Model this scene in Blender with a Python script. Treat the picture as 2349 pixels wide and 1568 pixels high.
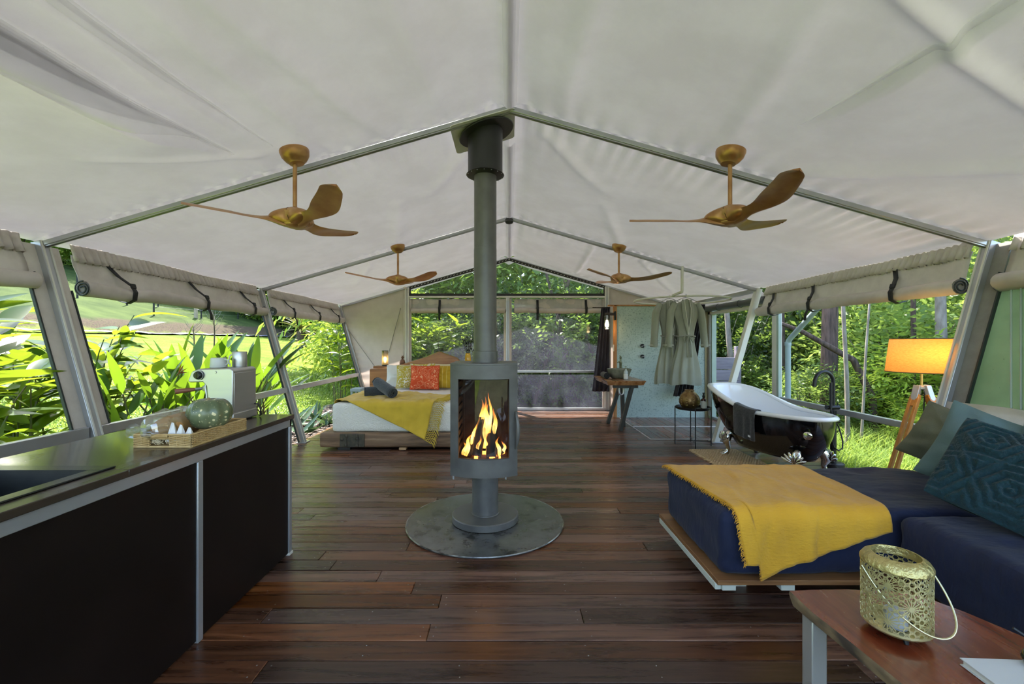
import bpy, bmesh, math, random
import numpy as np
from mathutils import Vector, Matrix, noise as mnoise

SC = bpy.context.scene
COL = SC.collection
for _o in list(bpy.data.objects):
    bpy.data.objects.remove(_o, do_unlink=True)

# ------------------------------------------------------------------ camera
cam_data = bpy.data.cameras.new('camera')
cam_data.sensor_width = 36.0
cam_data.sensor_fit = 'HORIZONTAL'
cam_data.lens = 1010.0 / 2349.0 * 36.0
cam_data.shift_x = 0.00277
cam_data.clip_start = 0.05
cam_data.clip_end = 300
cam = bpy.data.objects.new('camera', cam_data)
cam.location = (0, 0, 1.37)
cam.rotation_euler = (math.pi / 2, 0, 0)
COL.objects.link(cam)
SC.camera = cam

# ------------------------------------------------------------------ world, sun, exposure
world = bpy.data.worlds.new('world')
SC.world = world
world.use_nodes = True
wn = world.node_tree.nodes
wl = world.node_tree.links
wbg = wn.get('Background') or wn.new('ShaderNodeBackground')
wsky = wn.new('ShaderNodeTexSky')
wsky.sky_type = 'NISHITA'
wsky.sun_disc = False
wsky.sun_elevation = math.radians(58)
wsky.sun_rotation = math.radians(-30)
wsky.air_density = 1.0
wsky.dust_density = 2.0
wl.new(wsky.outputs[0], wbg.inputs[0])
wbg.inputs[1].default_value = 0.40

sun_data = bpy.data.lights.new('sun', 'SUN')
sun_data.energy = 8.3
sun_data.angle = math.radians(0.8)
sun_data.color = (1.0, 0.95, 0.86)
sun = bpy.data.objects.new('sun', sun_data)
COL.objects.link(sun)
SUN_EL, SUN_AZ = math.radians(58), math.radians(-30)      # azimuth measured from +Y towards +X
_sd = Vector((math.sin(SUN_AZ) * math.cos(SUN_EL), math.cos(SUN_AZ) * math.cos(SUN_EL), math.sin(SUN_EL)))
sun.rotation_euler = _sd.to_track_quat('Z', 'Y').to_euler()
sun.location = (-2, 12, 20)

SC.view_settings.view_transform = 'Standard'
SC.view_settings.look = 'None'
SC.view_settings.gamma = 1.0
SC.view_settings.use_curve_mapping = False
SC.view_settings.exposure = 1.12
try:
    SC.cycles.max_bounces = 5
    SC.cycles.use_adaptive_sampling = True
    SC.cycles.adaptive_threshold = 0.065
    SC.cycles.adaptive_min_samples = 12
    SC.cycles.diffuse_bounces = 3
    SC.cycles.glossy_bounces = 2
    SC.cycles.transmission_bounces = 4
    SC.cycles.transparent_max_bounces = 8
    SC.cycles.caustics_reflective = False
    SC.cycles.caustics_refractive = False
    SC.cycles.sample_clamp_indirect = 6.0
except Exception:
    pass

# ------------------------------------------------------------------ mesh builder
PI = math.pi


def V(*a):
    return Vector(a)


def frame_from(d, up=None):
    d = Vector(d).normalized()
    u = Vector(up) if up is not None else Vector((0, 0, 1))
    if abs(d.dot(u.normalized())) > 0.98:
        u = Vector((0, 1, 0)) if abs(d.y) < 0.9 else Vector((1, 0, 0))
    s = d.cross(u).normalized()
    n = s.cross(d).normalized()
    return d, s, n


class MB:
    def __init__(self):
        self.v = []
        self.f = []

    def add(self, vs, fs):
        b = len(self.v)
        self.v.extend([tuple(p) for p in vs])
        self.f.extend([tuple(i + b for i in q) for q in fs])
        return self

    def box(self, x0, x1, y0, y1, z0, z1, R=None, c=None):
        vs = [(x0, y0, z0), (x1, y0, z0), (x1, y1, z0), (x0, y1, z0), (x0, y0, z1), (x1, y0, z1), (x1, y1, z1), (x0, y1, z1)]
        if R is not None:
            c = Vector(c if c is not None else ((x0 + x1) / 2, (y0 + y1) / 2, (z0 + z1) / 2))
            vs = [c + R @ (Vector(p) - c) for p in vs]
        return self.add(vs, [(0, 3, 2, 1), (4, 5, 6, 7), (0, 1, 5, 4), (1, 2, 6, 5), (2, 3, 7, 6), (3, 0, 4, 7)])

    def beam(self, a, b, w, h, up=(0, 0, 1)):
        a, b = Vector(a), Vector(b)
        d, s, n = frame_from(b - a, up)
        vs = []
        for p in (a, b):
            for i, j in ((-1, -1), (1, -1), (1, 1), (-1, 1)):
                vs.append(p + s * (i * w / 2) + n * (j * h / 2))
        return self.add(vs, [(0, 1, 2, 3), (7, 6, 5, 4), (0, 4, 5, 1), (1, 5, 6, 2), (2, 6, 7, 3), (3, 7, 4, 0)])

    def tube(self, pts, r, n=8, caps=True, closed=False, up=(0, 0, 1), flat=1.0):
        pts = [Vector(p) for p in pts]
        m = len(pts)
        rs = r if isinstance(r, (list, tuple)) else [r] * m
        vs, fs = [], []
        prev = None
        for i, p in enumerate(pts):
            if closed:
                t = pts[(i + 1) % m] - pts[(i - 1) % m]
            else:
                t = pts[min(i + 1, m - 1)] - pts[max(i - 1, 0)]
            if t.length < 1e-9:
                t = Vector((0, 0, 1))
            t.normalize()
            if prev is None:
                _, s, nn = frame_from(t, up)
            else:
                s = prev - t * prev.dot(t)
                if s.length < 1e-6:
                    _, s, nn = frame_from(t, up)
                s.normalize()
                nn = s.cross(t)
            prev = s
            for k in range(n):
                a = 2 * PI * k / n
                vs.append(p + s * (math.cos(a) * rs[i]) + nn * (math.sin(a) * rs[i] * flat))
        segs = m if closed else m - 1
        for i in range(segs):
            i2 = (i + 1) % m
            for k in range(n):
                k2 = (k + 1) % n
                fs.append((i * n + k, i * n + k2, i2 * n + k2, i2 * n + k))
        if caps and not closed:
            fs.append(tuple(range(n - 1, -1, -1)))
            fs.append(tuple((m - 1) * n + k for k in range(n)))
        return self.add(vs, fs)

    def lathe(self, prof, n=24, c=(0, 0, 0), sx=1.0, sy=1.0, R=None, cap0=True, cap1=True, wob=None):
        c = Vector(c)
        vs, fs = [], []
        for i, (r, z) in enumerate(prof):
            for k in range(n):
                a = 2 * PI * k / n
                rr = r * (wob(a, z) if wob else 1.0)
                p = Vector((rr * sx * math.cos(a), rr * sy * math.sin(a), z))
                if R is not None:
                    p = R @ p
                vs.append(p + c)
        m = len(prof)
        for i in range(m - 1):
            for k in range(n):
                k2 = (k + 1) % n
                fs.append((i * n + k, i * n + k2, (i + 1) * n + k2, (i + 1) * n + k))
        if cap0:
            fs.append(tuple(range(n - 1, -1, -1)))
        if cap1:
            fs.append(tuple((m - 1) * n + k for k in range(n)))
        return self.add(vs, fs)

    def grid(self, fn, nu, nv, cu=False, cv=False):
        U = nu if cu else nu + 1
        W = nv if cv else nv + 1
        vs = [fn(i / nu, j / nv) for i in range(U) for j in range(W)]
        fs = []
        for i in range(nu):
            for j in range(nv):
                a = i * W + j
                b = ((i + 1) % U) * W + j
                c_ = ((i + 1) % U) * W + (j + 1) % W
                d = i * W + (j + 1) % W
                fs.append((a, b, c_, d))
        return self.add(vs, fs)

    def prism(self, poly, z0, z1, R=None, c=(0, 0, 0)):
        n = len(poly)
        vs = [Vector((x, y, z0)) for x, y in poly] + [Vector((x, y, z1)) for x, y in poly]
        if R is not None:
            vs = [R @ p for p in vs]
        vs = [p + Vector(c) for p in vs]
        fs = [tuple(range(n - 1, -1, -1)), tuple(range(n, 2 * n))]
        for i in range(n):
            j = (i + 1) % n
            fs.append((i, j, n + j, n + i))
        return self.add(vs, fs)

    def move(self, M):
        self.v = [tuple(M @ Vector(p)) for p in self.v]
        return self

    def mesh(self, name, smooth=True, angle=35):
        me = bpy.data.meshes.new(name)
        me.from_pydata(self.v, [], self.f)
        me.validate()
        if smooth:
            me.polygons.foreach_set('use_smooth', [True] * len(me.polygons))
            try:
                me.set_sharp_from_angle(angle=math.radians(angle))
            except Exception:
                pass
        me.update()
        return me

    def build(self, name, mat, parent=None, smooth=True, angle=35, bevel=None, solid=None, subsurf=None, bseg=2, fix=False, local=False):
        if parent is not None and not local:
            off = parent.location
            if parent.parent is not None:
                off = off + parent.parent.location
            self.v = [(p[0] - off[0], p[1] - off[1], p[2] - off[2]) for p in self.v]
        me = self.mesh(name, smooth, angle)
        if fix:
            bm = bmesh.new()
            bm.from_mesh(me)
            bmesh.ops.recalc_face_normals(bm, faces=bm.faces)
            bm.to_mesh(me)
            bm.free()
        o = bpy.data.objects.new(name, me)
        COL.objects.link(o)
        if mat is not None:
            me.materials.append(mat)
        if parent is not None:
            o.parent = parent
        if solid:
            md = o.modifiers.new('solid', 'SOLIDIFY')
            md.thickness = solid
            md.offset = 0
        if bevel:
            md = o.modifiers.new('bevel', 'BEVEL')
            md.width = bevel
            md.segments = bseg
            md.limit_method = 'ANGLE'
            md.angle_limit = math.radians(40)
        if subsurf:
            md = o.modifiers.new('sub', 'SUBSURF')
            md.levels = subsurf
            md.render_levels = subsurf
        return o


def tag(o, label=None, cat=None, group=None, kind=None):
    if label:
        o['label'] = label
    if cat:
        o['category'] = cat
    if group:
        o['group'] = group
    if kind:
        o['kind'] = kind
    return o


def thing(name, label, cat, loc=(0, 0, 0), rotz=0.0, group=None, kind=None):
    o = bpy.data.objects.new(name, None)
    o.empty_display_size = 0.1
    o.location = loc
    o.rotation_euler = (0, 0, rotz)
    COL.objects.link(o)
    return tag(o, label, cat, group, kind)


def copy_tree(o, parent=None):
    c = o.copy()
    COL.objects.link(c)
    if parent is not None:
        c.parent = parent
    for ch in list(o.children):
        copy_tree(ch, c)
    return c


def share(me, name, parent, M):
    o = bpy.data.objects.new(name, me)
    COL.objects.link(o)
    o.parent = parent
    o.matrix_local = M
    return o


def mix(a, b, t):
    return a + (b - a) * t


def sstep(a, b, x):
    t = min(1, max(0, (x - a) / (b - a)))
    return t * t * (3 - 2 * t)


def nz(x, y=0.0, z=0.0):
    return mnoise.noise(Vector((x, y, z)))


# ------------------------------------------------------------------ materials
def srgb(r, g, b):
    f = lambda c: (c / 255 / 12.92) if c / 255 <= 0.04045 else ((c / 255 + 0.055) / 1.055) ** 2.4
    return (f(r), f(g), f(b))


def C4(c):
    return (c[0], c[1], c[2], 1.0)


def new_mat(name):
    m = bpy.data.materials.new(name)
    m.use_nodes = True
    nt = m.node_tree
    p = nt.nodes.get('Principled BSDF')
    return m, nt, nt.nodes, nt.links, p


def ramp(N, stops, interp='LINEAR'):
    r = N.new('ShaderNodeValToRGB')
    r.color_ramp.interpolation = interp
    e = r.color_ramp.elements
    while len(e) < len(stops):
        e.new(0.5)
    for i, (pos, c) in enumerate(stops):
        e[i].position = pos
        e[i].color = C4(c) if len(c) == 3 else c
    return r


def mat(name, col, rough=0.5, metal=0.0, col2=None, scale=6.0, stretch=(1, 1, 1), detail=5.0, bump=0.0, bscale=None, spec=0.5, coat=0.0,
        emis=None, es=0.0, coords='Object', lo=0.35, hi=0.65, sheen=0.0, bstretch=None, rvar=0.0, alpha=1.0):
    m, nt, N, L, p = new_mat(name)
    p.inputs['Base Color'].default_value = C4(col)
    p.inputs['Roughness'].default_value = rough
    p.inputs['Metallic'].default_value = metal
    p.inputs['Specular IOR Level'].default_value = spec
    p.inputs['Coat Weight'].default_value = coat
    p.inputs['Coat Roughness'].default_value = 0.08
    p.inputs['Sheen Weight'].default_value = sheen
    if emis is not None:
        p.inputs['Emission Color'].default_value = C4(emis)
        p.inputs['Emission Strength'].default_value = es
    if col2 is not None or bump or rvar:
        tc = N.new('ShaderNodeTexCoord')
        mp = N.new('ShaderNodeMapping')
        mp.inputs['Scale'].default_value = stretch
        L.new(tc.outputs[coords], mp.inputs[0])
        t = N.new('ShaderNodeTexNoise')
        t.inputs['Scale'].default_value = scale
        t.inputs['Detail'].default_value = detail
        L.new(mp.outputs[0], t.inputs['Vector'])
        if col2 is not None:
            r = ramp(N, [(lo, col), (hi, col2)])
            L.new(t.outputs[0], r.inputs[0])
            L.new(r.outputs[0], p.inputs['Base Color'])
        if rvar:
            mr = N.new('ShaderNodeMapRange')
            mr.inputs[3].default_value = max(0.02, rough - rvar)
            mr.inputs[4].default_value = min(1, rough + rvar)
            mr.inputs[1].default_value = 0.3
            mr.inputs[2].default_value = 0.7
            L.new(t.outputs[0], mr.inputs[0])
            L.new(mr.outputs[0], p.inputs['Roughness'])
        if bump:
            t2 = t
            if bscale:
                t2 = N.new('ShaderNodeTexNoise')
                t2.inputs['Scale'].default_value = bscale
                t2.inputs['Detail'].default_value = 3
                if bstretch:
                    mp2 = N.new('ShaderNodeMapping')
                    mp2.inputs['Scale'].default_value = bstretch
                    L.new(tc.outputs[coords], mp2.inputs[0])
                    L.new(mp2.outputs[0], t2.inputs['Vector'])
                else:
                    L.new(mp.outputs[0], t2.inputs['Vector'])
            b = N.new('ShaderNodeBump')
            b.inputs['Strength'].default_value = bump
            b.inputs['Distance'].default_value = 0.01
            L.new(t2.outputs[0], b.inputs['Height'])
            L.new(b.outputs[0], p.inputs['Normal'])
    return m


def cloth_trans(name, col, col2, trans, scale=3.0, bump=0.15, tcol=None, rough=0.9, lo=0.4, hi=0.62, bscale=220):
    """woven canvas: part of the light passes through"""
    m, nt, N, L, p = new_mat(name)
    p.inputs['Roughness'].default_value = rough
    p.inputs['Specular IOR Level'].default_value = 0.15
    tc = N.new('ShaderNodeTexCoord')
    t = N.new('ShaderNodeTexNoise')
    t.inputs['Scale'].default_value = scale
    t.inputs['Detail'].default_value = 8
    t.inputs['Roughness'].default_value = 0.65
    L.new(tc.outputs['Object'], t.inputs['Vector'])
    r = ramp(N, [(lo, col2), (hi, col)])
    L.new(t.outputs[0], r.inputs[0])
    L.new(r.outputs[0], p.inputs['Base Color'])
    tr = N.new('ShaderNodeBsdfTranslucent')
    if tcol is None:
        L.new(r.outputs[0], tr.inputs[0])
    else:
        tr.inputs[0].default_value = C4(tcol)
    if bump:
        t2 = N.new('ShaderNodeTexNoise')
        t2.inputs['Scale'].default_value = bscale
        L.new(tc.outputs['Object'], t2.inputs['Vector'])
        b = N.new('ShaderNodeBump')
        b.inputs['Strength'].default_value = bump
        b.inputs['Distance'].default_value = 0.002
        L.new(t2.outputs[0], b.inputs['Height'])
        L.new(b.outputs[0], p.inputs['Normal'])
    mx = N.new('ShaderNodeMixShader')
    mx.inputs[0].default_value = trans
    L.new(p.outputs[0], mx.inputs[1])
    L.new(tr.outputs[0], mx.inputs[2])
    out = [n for n in N if n.type == 'OUTPUT_MATERIAL'][0]
    L.new(mx.outputs[0], out.inputs[0])
    return m


def leaf_mat(name, c1, c2, tcol, trans=0.45, rough=0.38, scale=4.0):
    m, nt, N, L, p = new_mat(name)
    oi = N.new('ShaderNodeObjectInfo')
    tc = N.new('ShaderNodeTexCoord')
    t = N.new('ShaderNodeTexNoise')
    t.inputs['Scale'].default_value = scale
    t.inputs['Detail'].default_value = 2
    L.new(tc.outputs['Object'], t.inputs['Vector'])
    ad = N.new('ShaderNodeMath')
    ad.operation = 'ADD'
    ad.use_clamp = True
    ml = N.new('ShaderNodeMath')
    ml.operation = 'MULTIPLY_ADD'
    L.new(oi.outputs['Random'], ml.inputs[0])
    ml.inputs[1].default_value = 0.7
    ml.inputs[2].default_value = -0.35
    L.new(t.outputs[0], ad.inputs[0])
    L.new(ml.outputs[0], ad.inputs[1])
    r = ramp(N, [(0.2, c1), (0.8, c2)])
    L.new(ad.outputs[0], r.inputs[0])
    L.new(r.outputs[0], p.inputs['Base Color'])
    p.inputs['Roughness'].default_value = rough
    p.inputs['Specular IOR Level'].default_value = 0.4
    tr = N.new('ShaderNodeBsdfTranslucent')
    r2 = ramp(N, [(0.2, tuple(x * 0.6 for x in tcol)), (0.8, tcol)])
    L.new(ad.outputs[0], r2.inputs[0])
    L.new(r2.outputs[0], tr.inputs[0])
    mx = N.new('ShaderNodeMixShader')
    mx.inputs[0].default_value = trans
    L.new(p.outputs[0], mx.inputs[1])
    L.new(tr.outputs[0], mx.inputs[2])
    out = [n for n in N if n.type == 'OUTPUT_MATERIAL'][0]
    L.new(mx.outputs[0], out.inputs[0])
    return m


def pane_mat(name, tint, haze, hazecol, gloss=0.06):
    """clear plastic film: lets most light through, a little scatters off the dust on it"""
    m, nt, N, L, p = new_mat(name)
    N.remove(p)
    tc = N.new('ShaderNodeTexCoord')
    t = N.new('ShaderNodeTexNoise')
    t.inputs['Scale'].default_value = 3.0
    t.inputs['Detail'].default_value = 6
    L.new(tc.outputs['Object'], t.inputs['Vector'])
    tp = N.new('ShaderNodeBsdfTransparent')
    tp.inputs[0].default_value = C4(tint)
    df = N.new('ShaderNodeBsdfTranslucent')
    df.inputs[0].default_value = C4(hazecol)
    gl = N.new('ShaderNodeBsdfGlossy')
    gl.inputs['Roughness'].default_value = 0.05
    mr = N.new('ShaderNodeMapRange')
    mr.inputs[1].default_value = 0.3
    mr.inputs[2].default_value = 0.75
    mr.inputs[3].default_value = haze * 0.6
    mr.inputs[4].default_value = haze * 1.5
    L.new(t.outputs[0], mr.inputs[0])
    m1 = N.new('ShaderNodeMixShader')
    L.new(mr.outputs[0], m1.inputs[0])
    L.new(tp.outputs[0], m1.inputs[1])
    L.new(df.outputs[0], m1.inputs[2])
    m2 = N.new('ShaderNodeMixShader')
    m2.inputs[0].default_value = gloss
    L.new(m1.outputs[0], m2.inputs[1])
    L.new(gl.outputs[0], m2.inputs[2])
    out = [n for n in N if n.type == 'OUTPUT_MATERIAL'][0]
    L.new(m2.outputs[0], out.inputs[0])
    return m


def emit_mat(name, col, s):
    m, nt, N, L, p = new_mat(name)
    N.remove(p)
    e = N.new('ShaderNodeEmission')
    e.inputs[0].default_value = C4(col)
    e.inputs[1].default_value = s
    m.cycles.emission_sampling = 'NONE'
    out = [n for n in N if n.type == 'OUTPUT_MATERIAL'][0]
    L.new(e.outputs[0], out.inputs[0])
    return m


def wood_mat(name, cols, axis='X', rough=0.4, scale=3.0, coat=0.0, bump=0.15, rnd=True, stretch=14.0, rvar=0.12):
    """stretched-noise wood grain running along axis, shifted per object"""
    m, nt, N, L, p = new_mat(name)
    tc = N.new('ShaderNodeTexCoord')
    oi = N.new('ShaderNodeObjectInfo')
    sc = {'X': (1, stretch, stretch), 'Y': (stretch, 1, stretch), 'Z': (stretch, stretch, 1)}[axis]
    mp = N.new('ShaderNodeMapping')
    mp.inputs['Scale'].default_value = sc
    L.new(tc.outputs['Object'], mp.inputs[0])
    cb = N.new('ShaderNodeCombineXYZ')
    mlt = N.new('ShaderNodeMath')
    mlt.operation = 'MULTIPLY'
    mlt.inputs[1].default_value = 37.0
    L.new(oi.outputs['Random'], mlt.inputs[0])
    for i in range(3):
        L.new(mlt.outputs[0], cb.inputs[i])
    L.new(cb.outputs[0], mp.inputs[1])
    t = N.new('ShaderNodeTexNoise')
    t.inputs['Scale'].default_value = scale
    t.inputs['Detail'].default_value = 9
    t.inputs['Roughness'].default_value = 0.62
    t.inputs['Distortion'].default_value = 0.6
    L.new(mp.outputs[0], t.inputs['Vector'])
    n = len(cols)
    r = ramp(N, [(0.28 + 0.46 * i / (n - 1), c) for i, c in enumerate(cols)])
    L.new(t.outputs[0], r.inputs[0])
    if rnd:
        hsv = N.new('ShaderNodeHueSaturation')
        mr = N.new('ShaderNodeMapRange')
        mr.inputs[3].default_value = 0.45
        mr.inputs[4].default_value = 1.5
        L.new(oi.outputs['Random'], mr.inputs[0])
        L.new(mr.outputs[0], hsv.inputs['Value'])
        fr = N.new('ShaderNodeMath')
        fr.operation = 'MULTIPLY'
        fr.inputs[1].default_value = 7.31
        L.new(oi.outputs['Random'], fr.inputs[0])
        f2 = N.new('ShaderNodeMath')
        f2.operation = 'FRACT'
        L.new(fr.outputs[0], f2.inputs[0])
        mr2 = N.new('ShaderNodeMapRange')
        mr2.inputs[3].default_value = 0.7
        mr2.inputs[4].default_value = 1.3
        L.new(f2.outputs[0], mr2.inputs[0])
        L.new(mr2.outputs[0], hsv.inputs['Saturation'])
        L.new(r.outputs[0], hsv.inputs['Color'])
        L.new(hsv.outputs[0], p.inputs['Base Color'])
    else:
        L.new(r.outputs[0], p.inputs['Base Color'])
    mrr = N.new('ShaderNodeMapRange')
    mrr.inputs[1].default_value = 0.3
    mrr.inputs[2].default_value = 0.7
    mrr.inputs[3].default_value = max(0.05, rough - rvar)
    mrr.inputs[4].default_value = rough + rvar
    L.new(t.outputs[0], mrr.inputs[0])
    L.new(mrr.outputs[0], p.inputs['Roughness'])
    p.inputs['Coat Weight'].default_value = coat
    p.inputs['Coat Roughness'].default_value = 0.15
    if bump:
        b = N.new('ShaderNodeBump')
        b.inputs['Strength'].default_value = bump
        b.inputs['Distance'].default_value = 0.004
        L.new(t.outputs[0], b.inputs['Height'])
        L.new(b.outputs[0], p.inputs['Normal'])
    return m


MT = {}
MT['roof'] = cloth_trans('roof_canvas', (0.62, 0.603, 0.60), (0.57, 0.552, 0.545), 0.072, scale=2.2, bump=0.1)
MT['canvas'] = cloth_trans('wall_canvas', (0.76, 0.70, 0.645), (0.67, 0.61, 0.56), 0.24, scale=5, bump=0.2)
MT['canvas_dark'] = cloth_trans('grey_canvas', (0.33, 0.31, 0.29), (0.27, 0.25, 0.235), 0.08, scale=5, bump=0.2)
MT['alu'] = mat('brushed_aluminium', (0.50, 0.515, 0.53), rough=0.30, metal=0.55, col2=(0.43, 0.445, 0.46), scale=4, stretch=(1, 1, 0.3))
MT['white_metal'] = mat('cream_painted_metal', (0.78, 0.77, 0.70), rough=0.45, col2=(0.70, 0.69, 0.62), scale=5)
MT['green_metal'] = mat('pale_green_painted_metal', (0.42, 0.52, 0.45), rough=0.4, col2=(0.36, 0.46, 0.40), scale=4)
MT['blue_metal'] = mat('grey_blue_painted_metal', (0.36, 0.45, 0.48), rough=0.4)
MT['black_web'] = mat('black_webbing', (0.012, 0.014, 0.014), rough=0.6, bump=0.4, scale=120)
MT['rubber'] = mat('dark_green_rubber_edge', (0.02, 0.03, 0.028), rough=0.5)
MT['zip'] = mat('dark_zip_tape', (0.03, 0.028, 0.026), rough=0.6, bump=0.8, scale=60)
MT['plank'] = wood_mat('reclaimed_floorboard', [(0.032, 0.016, 0.011), (0.095, 0.042, 0.025), (0.16, 0.070, 0.040), (0.24, 0.125, 0.078)], 'X', rough=0.31, scale=1.6, bump=0.3, stretch=16)
MT['soil'] = mat('dark_mulch', (0.035, 0.026, 0.02), rough=0.95, col2=(0.10, 0.075, 0.06), scale=30, bump=1.0)

# ================================================================== tent structure
RIDGE, PITCH, EX, EZ = 3.08, 0.288, 3.42, 2.095
RY = [0.36, 3.20, 6.02, 8.85]          # rafter planes
FX, LEAN = 2.82, 0.287                   # foot of a leaning post, outward lean per metre


def lean_x(z):
    return FX + LEAN * z


FANS = [(-1.445, 2.97), (1.48, 2.95), (-1.48, 5.86), (1.46, 5.86)]


def seg_dist(px, py, ax, ay, bx, by):
    dx, dy = bx - ax, by - ay
    t = ((px - ax) * dx + (py - ay) * dy) / (dx * dx + dy * dy)
    tc = min(1, max(0, t))
    return math.hypot(px - ax - dx * tc, py - ay - dy * tc), t


FOLDS = [  # (ax, ay, bx, by, depth, width)
    (-1.3, 2.95, -1.42, 1.2, 0.014, 0.08), (-1.6, 2.98, -2.3, 2.4, 0.012, 0.06),
    (-0.9, 3.1, -1.35, 0.8, 0.020, 0.10), (-0.45, 3.15, -0.6, 0.9, 0.016, 0.10),
    (1.45, 2.9, 1.2, 1.6, 0.010, 0.09), (1.3, 1.56, 2.5, 2.0, 0.022, 0.05), (1.9, 3.1, 3.2, 1.9, 0.018, 0.10),
    (0.35, 3.2, 0.45, 1.0, 0.014, 0.10), (2.35, 1.9, 3.1, 1.45, 0.02, 0.05),
    (-1.48, 5.8, -1.1, 4.4, 0.020, 0.10), (1.46, 5.8, 1.0, 4.6, 0.016, 0.10), (0.25, 3.4, 0.9, 4.2, 0.016, 0.10),
    (-0.3, 3.6, -0.8, 4.4, 0.018, 0.10), (1.9, 6.3, 2.8, 7.6, 0.02, 0.1), (1.2, 6.2, 1.3, 8.6, 0.025, 0.05), (-1.9, 6.2, -2.6, 7.4, 0.015, 0.1)]


# slack cloth beside a panel seam: the outer side hangs lower than the inner side
STEPS = [(-1.74, 2.92, -1.90, 0.6, 0.15, 0.55), (-1.53, 2.95, -1.64, 0.6, 0.055, 0.25), (1.64, 2.6, 1.80, 0.6, 0.055, 0.4), (-0.50, 3.15, -0.62, 0.9, 0.016, 0.3)]


def roof_z(x, y):
    ax = abs(x)
    z = RIDGE - PITCH * ax
    # soften the ridge, dark pinch beside it
    z -= 0.060 * math.exp(-(ax / 0.038) ** 2)
    z += 0.022 * math.exp(-((ax - 0.13) / 0.06) ** 2) * (0.7 + 0.5 * math.sin(y * 2.1))
    # sag between rafters, gathers near them
    for i in range(len(RY) - 1):
        if RY[i] <= y <= RY[i + 1]:
            t = (y - RY[i]) / (RY[i + 1] - RY[i])
            z -= 0.035 * math.sin(PI * t) * min(1, ax / 0.5) * min(1, max(0, (EX - ax) / 0.6))
            d = y - RY[i]
            amp = 0.050 * math.exp(-d / 0.22)
            ph = ax * 2 * PI / 0.125 + 1.6 * nz(ax * 2.2, i * 3.3, x * 0.05) * 3
            z -= amp * math.sin(ph) * (0.55 + 0.45 * nz(ax * 1.5, i, 5)) * min(1, d / 0.03)
            d2 = RY[i + 1] - y
            z -= 0.014 * math.exp(-d2 / 0.14) * math.sin(ax * 2 * PI / 0.17 + 2 * nz(ax * 2, i, 9)) * min(1, d2 / 0.03)
    z += 0.030 * nz(x * 0.9, y * 0.9, 3) + 0.010 * nz(x * 3.1, y * 2.4, 8)
    for a, b, c, d, dep, w in FOLDS:
        if min(a, c) - 3 * w < x < max(a, c) + 3 * w and min(b, d) - 3 * w < y < max(b, d) + 3 * w:
            ds, t = seg_dist(x, y, a, b, c, d)
            z -= 2.0 * dep * math.exp(-(ds / (w * 0.7)) ** 2) * sstep(-0.05, 0.15, t) * (1 - 0.5 * sstep(0.5, 1.05, t))
    for a, b, c, d, dep, w in STEPS:
        t = (y - b) / (d - b)
        if 0 < t < 1:
            s = (mix(a, c, t) - x) * (1 if a < 0 else -1)
            if s > 0:
                z -= dep * sstep(0, 0.05, s) * math.exp(-max(0, s - 0.05) / w) * sstep(0, 0.35, t)
    for fx, fy in FANS:
        z -= 0.02 * math.exp(-((x - fx) ** 2 + (y - fy) ** 2) / 0.02)
    return z + 0.03


ceiling = thing('ceiling', 'sloping grey canvas tent ceiling over the whole room', None, (0, 4.5, RIDGE), kind='structure')
for sgn in (-1, 1):
    for i, (y0, y1) in enumerate([(-0.9, RY[0]), (RY[0], RY[1]), (RY[1], RY[2]), (RY[2], RY[3] - 0.0), (RY[3], 9.62)]):
        big = 1 <= i <= 3
        nu, nv = (150, 120) if big else (30, 14)
        m = MB().grid(lambda u, v: (sgn * u * (EX + 0.06), mix(y0, y1, v), roof_z(sgn * u * (EX + 0.06), mix(y0, y1, v))), nu, nv)
        m.build('canvas_panel', MT['roof'], ceiling, angle=180)

# added nested cloth strips that hold back light, darkening the folds and ridge
fold_shade_m = cloth_trans('fold_shade_cloth', (0.60, 0.58, 0.58), (0.55, 0.53, 0.53), 0.85, scale=2.2, bump=0.1, tcol=(1, 1, 1))


def fold_shade_strip(ax, ay, bx, by, s0, s1, dz, ny=110):
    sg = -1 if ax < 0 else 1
    MB().grid(lambda u, v: (lambda x, y: (x, y, roof_z(x, y) - dz))(mix(ax, bx, u) + sg * mix(s0, s1, v) * mix(0.12, 0.8, sstep(0, 0.55, u)), mix(ay, by, u)), ny, 6).build('fold_shade_band', fold_shade_m, ceiling, angle=180)


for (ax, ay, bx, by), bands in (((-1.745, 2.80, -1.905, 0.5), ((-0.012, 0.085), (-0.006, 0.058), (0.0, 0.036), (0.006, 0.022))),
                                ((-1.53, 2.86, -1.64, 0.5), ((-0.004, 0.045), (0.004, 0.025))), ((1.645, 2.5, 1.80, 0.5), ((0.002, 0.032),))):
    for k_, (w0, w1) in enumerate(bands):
        fold_shade_strip(ax, ay - 0.05 * k_, bx, by, w0, w1, 0.010 + 0.010 * k_)
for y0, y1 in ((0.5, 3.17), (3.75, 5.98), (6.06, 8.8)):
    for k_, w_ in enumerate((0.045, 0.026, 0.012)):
        MB().grid(lambda u, v: (lambda x, y: (x, y, roof_z(x, y) - 0.003 * (k_ + 1)))(0.008 + mix(-w_, w_, v), mix(y0, y1, u)), 80, 6).build('fold_shade_band', fold_shade_m, ceiling, angle=180)

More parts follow.
